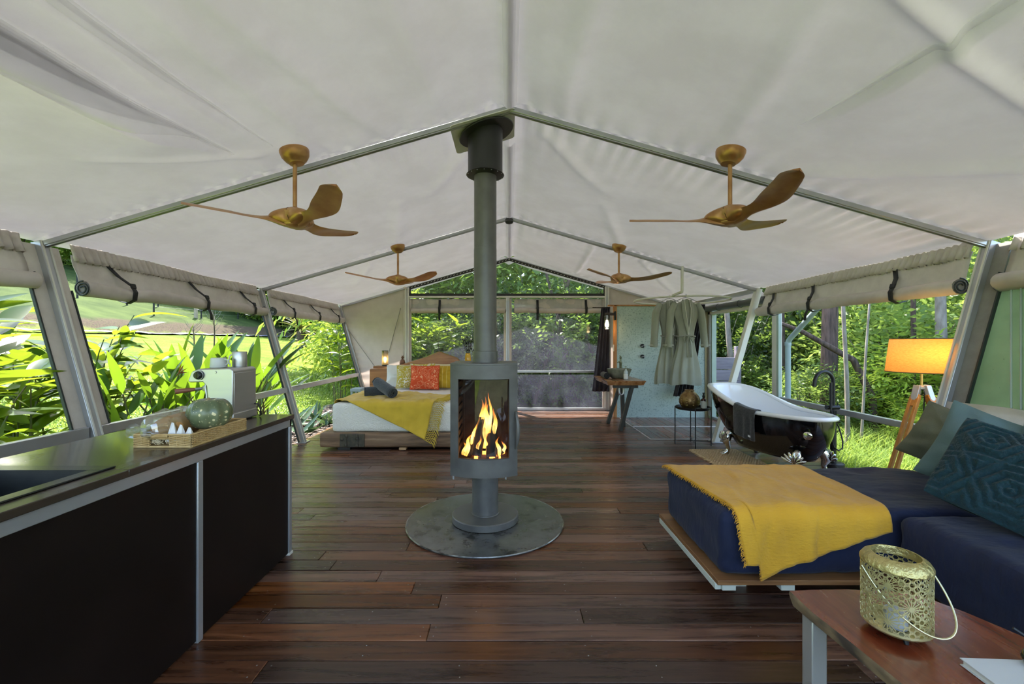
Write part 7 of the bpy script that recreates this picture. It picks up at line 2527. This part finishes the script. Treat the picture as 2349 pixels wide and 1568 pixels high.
# ------------------------------------------------------------------ leaf clouds
def leaf_cloud(seed, n, per, radii, ll, ww, droop=0.25, inner=0.35, flat=0.0):
    g = np.random.default_rng(seed)
    d = g.normal(size=(n, 3)); d /= np.linalg.norm(d, axis=1)[:, None]
    r = (inner ** 3 + (1 - inner ** 3) * g.random(n)) ** (1 / 3)
    lump = 1 + 0.22 * np.sin(d[:, 0] * 5 + seed) * np.cos(d[:, 1] * 4 + d[:, 2] * 5)
    c = d * (r * lump)[:, None] * np.array(radii)
    tw = d * 0.7 + g.normal(size=(n, 3)) * 0.6
    tw[:, 2] *= (1 - flat)
    tw /= np.linalg.norm(tw, axis=1)[:, None]
    V4, k = [], 0
    side0 = np.cross(tw, np.array([0, 0, 1.0]) + g.normal(size=(n, 3)) * 0.35)
    side0 /= np.linalg.norm(side0, axis=1)[:, None] + 1e-9
    for i in range(per):
        s = 1 if i % 2 else -1
        l_ = ll * g.uniform(0.65, 1.25, n)
        pos = c + tw * (i * ll * 0.42)[..., None] if False else c + tw * (i * ll * 0.42)
        dirv = tw * 0.55 + side0 * (0.85 * s) + g.normal(size=(n, 3)) * 0.18
        if i == per - 1:
            dirv = tw + g.normal(size=(n, 3)) * 0.15
        dirv[:, 2] -= droop
        dirv /= np.linalg.norm(dirv, axis=1)[:, None]
        nrm = np.cross(dirv, tw) + np.array([0, 0, 0.5]); 
        sd = np.cross(dirv, nrm); sd /= np.linalg.norm(sd, axis=1)[:, None] + 1e-9
        up = np.cross(sd, dirv)
        w_ = (l_ * ww)[:, None]
        L_ = l_[:, None]
        V4.append(np.stack([pos, pos + dirv * L_ * .45 + sd * w_ + up * w_ * .35, pos + dirv * L_, pos + dirv * L_ * .45 - sd * w_ + up * w_ * .35], axis=1))
    A = np.concatenate(V4, axis=0).reshape(-1, 3)
    F = np.arange(len(A)).reshape(-1, 4)
    return A, F


def np_mesh(name, A, F, m):
    me = bpy.data.meshes.new(name)
    me.vertices.add(len(A)); me.vertices.foreach_set('co', A.astype(np.float32).ravel())
    nf, kf = F.shape
    me.loops.add(nf * kf); me.loops.foreach_set('vertex_index', F.astype(np.int32).ravel())
    me.polygons.add(nf); me.polygons.foreach_set('loop_start', np.arange(0, nf * kf, kf, dtype=np.int32))
    me.update(calc_edges=True)
    me.materials.append(m)
    return me


L_mid = leaf_mat('mid_green_leaf', (0.075, 0.14, 0.04), (0.20, 0.31, 0.09), (0.46, 0.64, 0.13), 0.45, scale=1.2)
L_dark = leaf_mat('dark_green_leaf', (0.035, 0.075, 0.022), (0.10, 0.17, 0.045), (0.28, 0.42, 0.07), 0.42, scale=1.2)
L_bright = leaf_mat('bright_green_leaf', (0.10, 0.20, 0.025), (0.24, 0.38, 0.06), (0.58, 0.74, 0.10), 0.48, scale=1.0)
L_ging = leaf_mat('ginger_leaf', (0.020, 0.062, 0.008), (0.075, 0.16, 0.018), (0.40, 0.54, 0.03), 0.42, rough=0.3, scale=2.0)
L_strel = leaf_mat('broad_blade_leaf', (0.016, 0.062, 0.012), (0.05, 0.14, 0.022), (0.28, 0.48, 0.025), 0.36, rough=0.28, scale=2.0)
L_agave = leaf_mat('blue_green_succulent', (0.045, 0.10, 0.055), (0.10, 0.19, 0.10), (0.16, 0.26, 0.08), 0.15, rough=0.4)
bark_b = mat('brown_bark', (0.055, 0.038, 0.03), rough=0.95, col2=(0.15, 0.10, 0.08), scale=6, stretch=(4, 4, 0.6), bump=1.0)
bark_p = mat('pale_sapling_bark', (0.18, 0.15, 0.12), rough=0.9, col2=(0.30, 0.27, 0.23), scale=8, stretch=(2, 2, 0.6), bump=0.6)

KINDS = {
    'mid': (leaf_cloud(1, 620, 9, (1.1, 1.1, 1.15), 0.15, 0.20), L_mid),
    'dark': (leaf_cloud(2, 750, 9, (1.2, 1.2, 1.25), 0.105, 0.24), L_dark),
    'bright': (leaf_cloud(3, 560, 11, (1.15, 1.15, 1.1), 0.16, 0.16, flat=0.3), L_bright),
    'broad': (leaf_cloud(4, 420, 8, (1.1, 1.1, 1.2), 0.22, 0.24), L_mid),
}
CLOUD = {k: np_mesh('foliage', a[0], a[1], m) for k, (a, m) in KINDS.items()}


def branch_mesh(seed, n, spread, h0, h1, r0, m):
    random.seed(seed)
    b = MB()
    for i in range(n):
        a = random.random() * 2 * PI
        d = V(math.cos(a), math.sin(a), 0)
        top = d * (spread * random.uniform(0.4, 1.0)) + V(0, 0, random.uniform(h0, h1))
        pts = [d * 0.05, d * spread * 0.15 + V(0, 0, top.z * 0.35) + V(random.gauss(0, .06), random.gauss(0, .06), 0), top * 0.7 + V(random.gauss(0, .1), random.gauss(0, .1), 0), top]
        b.tube(pts, [r0, r0 * .75, r0 * .45, r0 * .15], 5)
    me = b.mesh('branches')
    me.materials.append(m)
    return me


BR = {'a': branch_mesh(1, 14, 1.0, 1.4, 2.3, 0.028, bark_b), 'b': branch_mesh(2, 18, 1.1, 1.2, 2.4, 0.022, bark_p)}


def shrub(kind, x, y, s, sz=1.0, rot=0.0, group=None, label=None, lift=1.25, br='a', name='shrub', z=None):
    z0 = ground_z(x, y) if z is None else z
    t = thing(name, label, 'shrub', (x, y, z0), rot, group)
    t.scale = (s, s, s * sz)
    f = share(CLOUD[kind], 'foliage', t, Matrix.Translation((0, 0, lift)))
    f['kind'] = 'stuff'
    share(BR[br], 'branches', t, Matrix.Identity(4))
    return t


random.seed(77)
G1 = 'shrubs in the forest beyond the bath'
KW = {'mid': 'leafy mid-green', 'bright': 'bright feathery', 'broad': 'broad-leaved', 'dark': 'dark small-leaved'}
RW = ['low in the grass just past the bath rail', 'standing behind the low forest plants', 'in the middle of the forest past the bath', 'tall and deep in the forest past the bath', 'towering at the far back of the forest']
for row, (xm, sc0, sz0) in enumerate(((6.0, 0.55, 0.75), (7.6, 0.9, 0.95), (9.8, 1.25, 1.25), (12.5, 1.7, 1.45), (16.5, 2.4, 1.6))):
    y = xm / 1.22
    while y < xm / 0.40 + 1.5:
        x = xm + random.uniform(-0.8, 0.8)
        kind = random.choice(['mid', 'bright', 'mid', 'broad', 'bright', 'dark'])
        shrub(kind, x, y + random.uniform(-.4, .4), sc0 * random.uniform(0.8, 1.2), sz0 * random.uniform(0.85, 1.2), random.random() * 6, G1, KW[kind] + ' shrub ' + RW[row], br=random.choice('ab'))
        y += sc0 * random.uniform(1.5, 2.1)
G2 = 'shrubs in the thicket behind the gable'
RW2 = ['at the front of the thicket behind the gable', 'halfway into the thicket behind the gable', 'tall at the back, filling the gable window']
for row, (ym, sc0, sz0) in enumerate(((11.8, 1.0, 1.05), (13.8, 1.5, 1.3), (17.0, 2.3, 1.75))):
    x = -0.30 * ym
    while x < 6.5 + row * 1.5:
        kind = random.choice(['bright', 'mid', 'bright']) if x < -0.8 else random.choice(['dark', 'dark', 'mid', 'dark'])
        shrub(kind, x, ym + random.uniform(-.5, .5), sc0 * random.uniform(0.85, 1.15), sz0 * random.uniform(0.9, 1.15), random.random() * 6, G2, KW[kind] + ' shrub ' + RW2[row], br='b' if x > -1 else 'a')
        x += sc0 * random.uniform(1.4, 1.9)
G3 = 'trees along the top of the paddock'
for i in range(26):
    a = i / 25
    x = mix(-46, -13, a) + random.uniform(-2, 2)
    y = mix(36, 50, a) + random.uniform(-3, 3)
    kind = random.choice(['mid', 'bright', 'dark', 'bright'])
    shrub(kind, x, y, random.uniform(2.4, 3.8), random.uniform(1.0, 1.5), random.random() * 6, G3, KW[kind] + ' tree along the top of the paddock')
for i in range(9):
    kind = random.choice(['mid', 'bright'])
    shrub(kind, mix(-11, -5, i / 8) + random.uniform(-.6, .6), mix(38, 20, i / 8) + random.uniform(-2, 2), random.uniform(1.8, 2.5), random.uniform(1.2, 1.7), random.random() * 6, G3, KW[kind] + ' tree far behind the bed window')

# trunks in the forest
def tree(label, x, y, r, h, m, lean=(0, 0), crown=None, cs=1.5, cz=3.5, name='forest_tree', group=None):
    z0 = ground_z(x, y) - 0.05
    t = thing(name, label, 'tree', (x, y, z0), 0, group)
    pts = [V(x, y, z0) + V(lean[0] * q, lean[1] * q, h * q) + V(0.04 * nz(q * 3, x), 0.04 * nz(q * 3, y), 0) * (h / 5) for q in [i / 9 for i in range(10)]]
    MB().tube(pts, [r * (1.25 if i == 0 else 1 - 0.45 * i / 9) * (1 + .08 * nz(i * 1.7, x)) for i in range(10)], 10).build('trunk', m, t, angle=60)
    if crown:
        f = share(CLOUD[crown], 'foliage', t, Matrix.Translation((lean[0], lean[1], cz)) @ Matrix.Diagonal((cs, cs, cs * 0.8, 1)))
        f['kind'] = 'stuff'
    return t


tree('thick brown fibrous tree trunk behind the bath tap', 6.05, 8.35, 0.15, 7.5, bark_b, (0.15, 0.1), 'mid', 1.3, 7.2)
tree('pale slim sapling standing just past the bath tap', 5.05, 6.60, 0.032, 6.0, bark_p, (-0.15, 0.0), 'bright', 0.6, 5.8)
tree('thin pale sapling leaning beside the slim one', 5.35, 6.75, 0.02, 4.0, bark_p, (0.35, 0.1))
tree('dark trunk behind the bend of the downpipe', 6.6, 10.6, 0.13, 7.5, bark_b, (0.0, 0.3), 'dark', 1.2, 7.0)
tree('tall trunk seen above the floor lamp', 7.4, 7.5, 0.09, 7.5, bark_p, (0.05, 0.2), 'mid', 1.2, 7.4)
tree('slender dark stem between the lamp shade and the big trunk', 7.4, 8.1, 0.05, 6.0, bark_b, (0.2, 0.2), 'bright', 0.8, 6.2)
tree('grey trunk seen through the shower window', 5.2, 10.2, 0.07, 6.0, bark_p, (-0.3, 0.1), 'dark', 0.9, 6.4)
for i, (x, y, lx, r) in enumerate(((0.6, 11.0, 1.2, 0.05), (1.8, 11.3, -1.0, 0.06), (2.6, 11.0, -1.6, 0.045), (1.2, 12.2, 0.5, 0.07), (0.1, 12.5, -0.6, 0.05))):
    tree(['bare crooked stem closest to the flue in the thicket', 'thick bare stem leaning across the end door window', 'thin bare stem nearest the grey door curtain', 'straightest dark stem behind the end door window', 'bare stem half hidden by the flue'][i], x, y, r, 4.2, bark_b, (lx, 0.2), None, 0.9, 3.9, group='crooked stems behind the gable')
lo_ = thing('fallen_branch', 'bare branch slanting across the trees beyond the downpipe', 'branch', (5.5, 7.6, ground_z(5.5, 7.6)))
MB().tube([(4.75, 7.9, 1.75), (5.2, 7.8, 1.55), (5.7, 7.75, 1.25), (6.1, 7.8, 1.05), (6.35, 7.7, 0.4), (6.4, 7.7, -0.5)], [0.03, 0.04, 0.05, 0.055, 0.06, 0.07], 8).build('bough', bark_b, lo_, angle=60)

# grey timber screen outside the shower window
tsn = thing('timber_screen', 'weathered purple-grey plank screen outside the shower window', 'screen', (4.35, 8.8, -0.4))
pg = wood_mat('weathered_plank', [(0.16, 0.14, 0.18), (0.24, 0.21, 0.26), (0.33, 0.29, 0.34)], 'X', rough=0.8, scale=2, bump=0.4, stretch=10, rnd=False)
for i, (za, zb) in enumerate(((0.83, 1.06), (0.60, 0.82), (0.36, 0.59), (0.02, 0.17))):
    MB().box(3.95, 4.60, 8.78, 8.82, za, zb).build('plank', pg, tsn, bevel=0.004)
MB().box(4.55, 4.65, 8.82, 8.92, -0.45, 1.28).build('post', pg, tsn, bevel=0.004)
for i in range(9):
    MB().lathe([(0.008, 0), (0.006, 0.004)], 6, (4.56, 8.778, 0.40 + i * 0.075), R=Ry).build('screw', MT['alu'], tsn)

# grass tufts beyond the bath
def blades(name, label, m, spots, hmin, hmax, n, seed, wid=0.006):
    g = np.random.default_rng(seed)
    idx = g.integers(0, len(spots), n)
    S = np.array(spots)[idx]
    base = S[:, :2] + g.normal(size=(n, 2)) * S[:, 2:3]
    z = np.array([ground_z(float(a), float(b)) for a, b in base])
    P0 = np.column_stack([base, z])
    h = g.uniform(hmin, hmax, n)
    an = g.uniform(0, 2 * np.pi, n)
    d = np.column_stack([np.cos(an), np.sin(an), np.zeros(n)])
    s = np.column_stack([-np.sin(an), np.cos(an), np.zeros(n)]) * wid
    P1 = P0 + d * (h * .25)[:, None] + np.array([0, 0, 1]) * (h * .65)[:, None]
    P2 = P0 + d * (h * .7)[:, None] + np.array([0, 0, 1]) * (h * .9)[:, None]
    A = np.stack([P0 - s, P0 + s, P1 + s * .8, P1 - s * .8, P2], axis=1)
    vs = A.reshape(-1, 3)
    F4 = np.arange(n)[:, None] * 5 + np.array([0, 1, 2, 3])
    F3 = np.arange(n)[:, None] * 5 + np.array([3, 2, 4, 4])
    me = bpy.data.meshes.new(name)
    me.from_pydata(vs.tolist(), [], F4.tolist() + [f[:3] for f in F3.tolist()])
    me.materials.append(m)
    o = bpy.data.objects.new(name, me); COL.objects.link(o)
    return tag(o, label, 'grass', None, 'stuff')


L_grass = leaf_mat('soft_grass', (0.10, 0.18, 0.03), (0.22, 0.32, 0.06), (0.45, 0.60, 0.10), 0.4, scale=0.8)
random.seed(31)
blades('grass', 'soft long grass growing beyond the bath', L_grass, [(random.uniform(3.95, 6.5), random.uniform(3.2, 8.5), random.uniform(0.10, 0.25)) for _ in range(160)], 0.2, 0.55, 15000, 4)
blades('lawn_grass', 'short mown grass blades on the lawn', L_grass, [(random.uniform(-9, -4.8), random.uniform(3, 16), 0.5) for _ in range(120)], 0.04, 0.10, 26000, 6, 0.008)

# ------------------------------------------------------------------ large leaved plants with separate leaves
def blade_leaf(L_, W_, bend, fold, m, n=8, point=1.6):
    mb = MB()
    vs = []
    for i in range(n + 1):
        t = i / n
        w = W_ * (math.sin(PI * min(1, t ** 0.75)) ** (0.75)) if 0 < t < 1 else 0.004 * W_
        w *= (1 - t ** point * 0.25)
        x = L_ * (t - 0.10 * bend * t * t)
        z = -L_ * bend * t * t * 0.5
        vs += [(x, -w, z + fold * w), (x, 0, z), (x, w, z + fold * w)]
    mb.add(vs, [(3 * i + j, 3 * i + 3 + j, 3 * i + 4 + j, 3 * i + 1 + j) for i in range(n) for j in (0, 1)])
    me = mb.mesh('leaf', angle=180)
    me.materials.append(m)
    return me


GL = [blade_leaf(0.52, 0.050, 0.35, 0.25, L_ging), blade_leaf(0.46, 0.052, 0.7, 0.35, L_ging), blade_leaf(0.40, 0.055, 0.2, 0.15, L_ging)]
SL = [blade_leaf(0.62, 0.062, 0.15, 0.35, L_strel), blade_leaf(0.55, 0.058, 0.35, 0.30, L_strel), blade_leaf(0.70, 0.062, 0.25, 0.40, L_strel)]
AL = [blade_leaf(0.42, 0.05, -0.25, 0.4, L_agave, point=1.0), blade_leaf(0.36, 0.045, 0.2, 0.4, L_agave)]
stem_g = mat('green_cane', (0.07, 0.10, 0.03), rough=0.6, col2=(0.14, 0.12, 0.05), scale=5)


def orient(p, d, roll=0.0):
    d = Vector(d).normalized()
    up = V(0, 0, 1)
    y = up.cross(d)
    if y.length < 1e-3:
        y = V(0, 1, 0)
    y.normalize()
    z = d.cross(y)
    R = Matrix((d, y, z)).transposed() @ Matrix.Rotation(roll, 3, 'X')
    return Matrix.Translation(p) @ R.to_4x4()


def ginger(label, x, y, n, h0, h1, spread, per, seed, group, lean=(0, 0), low=0.35, lsc=1.0, z=None):
    random.seed(seed)
    z0 = (ground_z(x, y) if z is None else z)
    t = thing('ginger_plant', label, 'plant', (x, y, z0), 0, group)
    for s in range(n):
        a = random.random() * 2 * PI
        b = V(math.cos(a), math.sin(a), 0) * random.uniform(0.02, 0.28)
        h = random.uniform(h0, h1)
        top = b + V(math.cos(a), math.sin(a), 0) * random.uniform(0.2, 1.0) * spread + V(lean[0], lean[1], 0) + V(0, 0, h)
        c1 = b + V(0, 0, h * 0.6) + (top - b) * 0.18
        curve = lambda q: b * ((1 - q) ** 2) + c1 * (2 * q * (1 - q)) + top * (q * q)
        mb = MB().tube([curve(i / 6) for i in range(7)], [0.011 - 0.0012 * i for i in range(7)], 5)
        mb.build('cane', stem_g, t, local=True)
        for k_ in range(per):
            q = mix(low, 1.0, (k_ + random.random() * .5) / per)
            p_ = curve(q)
            tan = (curve(min(1, q + .03)) - curve(q - .03)).normalized()
            sa = a + PI / 2 + (PI if k_ % 2 else 0) + random.gauss(0, 0.5)
            d = V(math.cos(sa), math.sin(sa), 0) * 0.9 + tan * random.uniform(0.1, 0.7) + V(0, 0, random.uniform(-.25, .25))
            sc = lsc * random.uniform(0.75, 1.2)
            share(random.choice(GL), 'leaf', t, orient(p_, d, random.gauss(0, 0.5)) @ Matrix.Diagonal((sc, sc, sc, 1)))
    return t


def rosette(name, label, x, y, n, leaves, elev, scale, seed, group, z=None, petiole=0.0):
    random.seed(seed)
    z0 = ground_z(x, y) if z is None else z
    t = thing(name, label, 'plant', (x, y, z0), 0, group)
    for i in range(n):
        a = i * 2.399 + random.gauss(0, 0.2)
        el = random.uniform(*elev)
        d = V(math.cos(a) * math.cos(el), math.sin(a) * math.cos(el), math.sin(el))
        p_ = V(random.gauss(0, .05), random.gauss(0, .05), 0)
        sc = scale * random.uniform(0.75, 1.2)
        if petiole:
            pl = petiole * random.uniform(0.5, 1.15)
            d0 = (d * 0.55 + V(0, 0, 0.8)).normalized()
            e = p_ + d0 * pl
            MB().tube([p_, p_ + V(0, 0, pl * .5) + d0 * .05, e], [0.012, 0.010, 0.007], 5).build('stalk', stem_g, t, local=True)
            p_ = e
        share(random.choice(leaves), 'leaf', t, orient(p_, d, random.gauss(0, 0.45)) @ Matrix.Diagonal((sc, sc, sc, 1)))
    return t


GG = 'tall ginger outside the counter'
ginger('tall ginger plant nearest the sink end of the counter', -4.1, 3.05, 9, 1.2, 1.85, 0.5, 13, 1, GG, (-0.1, 0.0), 0.2)
ginger('tall ginger plant seen just before the counter post', -4.25, 3.75, 10, 1.2, 1.85, 0.55, 13, 2, GG, (-0.1, 0.0), 0.2)
ginger('tall ginger plant spreading past the counter post over the lawn', -4.3, 4.45, 9, 1.1, 1.8, 0.5, 13, 3, GG, (0.0, 0.15), 0.2)
ginger('lush ginger plant behind the other ginger by the lawn', -5.1, 4.0, 9, 1.4, 2.1, 0.6, 11, 4, GG)
ginger('tall dark ginger clump beside the corner post of the bed', -3.72, 9.9, 7, 1.3, 2.0, 0.25, 8, 5, 'ginger near the bed', low=0.3, lsc=0.75)
ginger('ginger clump drooping near the rail by the bed', -3.62, 9.5, 4, 1.0, 1.6, 0.2, 8, 6, 'ginger near the bed', low=0.3, lsc=0.7)
ginger('sunlit ginger clump behind the bed window', -1.75, 10.5, 8, 1.3, 2.2, 0.6, 8, 7, 'ginger behind the gable')
ginger('sunlit ginger clump next to the gable post', -2.4, 10.9, 7, 1.3, 2.3, 0.6, 8, 8, 'ginger behind the gable')
for i, (x, y, n, s) in enumerate(((-3.75, 4.75, 19, 0.72), (-3.8, 5.35, 21, 1.0), (-3.55, 5.95, 20, 1.0), (-3.75, 6.6, 16, 0.85), (-4.3, 5.7, 16, 0.9), (-3.7, 4.2, 16, 0.62))):
    rosette('bird_of_paradise', ['broad-leaved plant behind the wicker tray', 'broad-leaved plant behind the pumpkin', 'broad-leaved plant rising behind the espresso machine', 'broad-leaved plant beside the leaning middle post', 'broad-leaved plant at the lawn edge', 'broad-leaved plant low behind the bread bag'][i],
            x, y, n, SL, (0.65, 1.35), s * 1.15, 40 + i, 'bird of paradise plants by the counter', petiole=0.95)
fl_m = mat('orange_petal', (0.75, 0.16, 0.02), rough=0.5)
bfw = thing('strelitzia_flower', 'orange bird of paradise flower over the lawn', 'flower', (-3.7, 4.85, -0.14))
MB().tube([(-3.7, 4.85, -0.14), (-3.69, 4.87, 0.6), (-3.68, 4.9, 1.02)], 0.007, 6).build('stalk', stem_g, bfw)
for d in (V(0.5, 0.1, 0.9), V(0.2, 0.1, 1), V(0.8, 0, 0.5)):
    b0 = V(-3.68, 4.9, 1.02)
    MB().tube([b0, b0 + d.normalized() * 0.06, b0 + d.normalized() * 0.12], [0.004, 0.012, 0.001], 5, flat=0.4).build('petal', fl_m, bfw)
MB().tube([(-3.70, 4.9, 1.0), (-3.66, 4.9, 1.03), (-3.56, 4.9, 1.03)], [0.006, 0.012, 0.001], 6).build('beak', mat('red_beak', (0.25, 0.04, 0.03), rough=0.5), bfw)
for i, (x, y, s) in enumerate(((-3.35, 7.15, 0.9), (-3.75, 7.6, 1.15), (-3.6, 8.2, 0.95), (-3.2, 7.75, 0.7))):
    rosette('agave', ['blue-green agave closest to the leaning post foot', 'large agave in front of the lawn rail', 'agave beneath the dark ginger', 'small agave on the dark mulch'][i], x, y, 15, AL, (0.15, 1.1), s, 60 + i, 'agaves in the mulch bed', z=-0.12)

# palm-like tree on the lawn, saplings, fence
cy = thing('cycad', 'stubby palm with a spiky crown out on the lawn', 'palm', (-13.7, 29, ground_z(-13.7, 29)))
MB().tube([(-13.7, 29, 0.9), (-13.7, 29, 1.6), (-13.7, 29, 2.1)], [0.36, 0.30, 0.26], 12).build('trunk', bark_b, cy)
random.seed(5)
pal_m = leaf_mat('dry_palm_frond', (0.12, 0.12, 0.05), (0.24, 0.22, 0.10), (0.4, 0.4, 0.12), 0.3)
PF = blade_leaf(1.7, 0.07, 0.5, 0.3, pal_m)
for i in range(46):
    a = i * 2.399
    el = random.uniform(-0.5, 1.2)
    share(PF, 'frond', cy, orient(V(0, 0, 1.15), (math.cos(a) * math.cos(el), math.sin(a) * math.cos(el), math.sin(el)), random.gauss(0, .4)))
for lab, x, y, h in (('taller thin sapling staked on the lawn', -10.2, 15.2, 1.9), ('short bare sapling on the lawn', -11.4, 15.9, 1.2)):
    z0 = ground_z(x, y)
    t = thing('lawn_sapling', lab, 'sapling', (x, y, z0))
    MB().tube([(x, y, z0), (x + .03, y, z0 + h * .6), (x - .02, y, z0 + h)], [0.03, 0.022, 0.01], 6).build('stem', bark_b, t)
    tw = MB()
    random.seed(int(h * 10))
    for i in range(14):
        a = random.random() * 6.28
        b0 = V(x, y, z0 + h * random.uniform(.55, 1))
        tw.tube([b0, b0 + V(math.cos(a) * .2, math.sin(a) * .2, .2), b0 + V(math.cos(a) * .3, math.sin(a) * .3, .4)], [0.008, 0.006, 0.003], 4)
    tw.build('twigs', bark_p, t)
fm_ = mat('black_star_picket', (0.012, 0.012, 0.014), rough=0.6)
fence_pts = []
FL = 'black steel picket of the paddock fence'
for (u, v) in ((222, 705), (293, 712), (349, 752), (358, 725), (463, 748), (550, 750)):
    pass
for i, (x, y) in enumerate(((-25.5, 26.0), (-25.0, 28.8), (-22.6, 28.0), (-25.2, 31.6), (-22.8, 32.6), (-23.4, 38.0))):
    z0 = ground_z(x, y)
    tag(MB().beam((x, y, z0 - .1), (x, y, z0 + 1.55), 0.07, 0.07).build('fence_picket', fm_), FL + [', first from the ginger', ', second from the ginger', ', lowest on the bank', ', high on the slope', ' beside the timber post', ', last before the leaning tent post'][i], 'post', 'paddock fence pickets')
x, y = -22.7, 31.9
tag(MB().beam((x, y, ground_z(x, y) - .1), (x, y, ground_z(x, y) + 1.6), 0.17, 0.17).build('fence_post', mat('pale_timber_post', (0.42, 0.34, 0.25), rough=0.8)), 'pale square timber fence post on the bank', 'post')
fw = thing('fence_wires', 'thin wire strands running along the bank fence', 'fence', (-22.7, 34, ground_z(-22.7, 34)))
for i in range(5):
    MB().tube([(-22.6, 28, ground_z(-22.6, 28) + .3 + i * .28), (-22.7, 31.9, ground_z(-22.7, 31.9) + .3 + i * .28), (-23.4, 38, ground_z(-23.4, 38) + .3 + i * .28), (-25, 48, ground_z(-25, 48) + .3 + i * .28)], 0.008, 4).build('wire', MT['alu'], fw)
tag(MB().grid(lambda u, v: (-19.55 - 0.5 * v + 0.35 * nz(u * 5, 1), mix(14, 62, u), ground_z(-19.55 - 0.5 * v, mix(14, 62, u)) + 0.10 + 0.08 * nz(u * 60, v * 3)), 160, 4).build('plastic_edging', mat('grey_blue_plastic', (0.07, 0.075, 0.12), rough=0.5, col2=(0.16, 0.17, 0.24), scale=2), angle=60), 'grey plastic sheeting along the foot of the bank', 'plastic sheet')
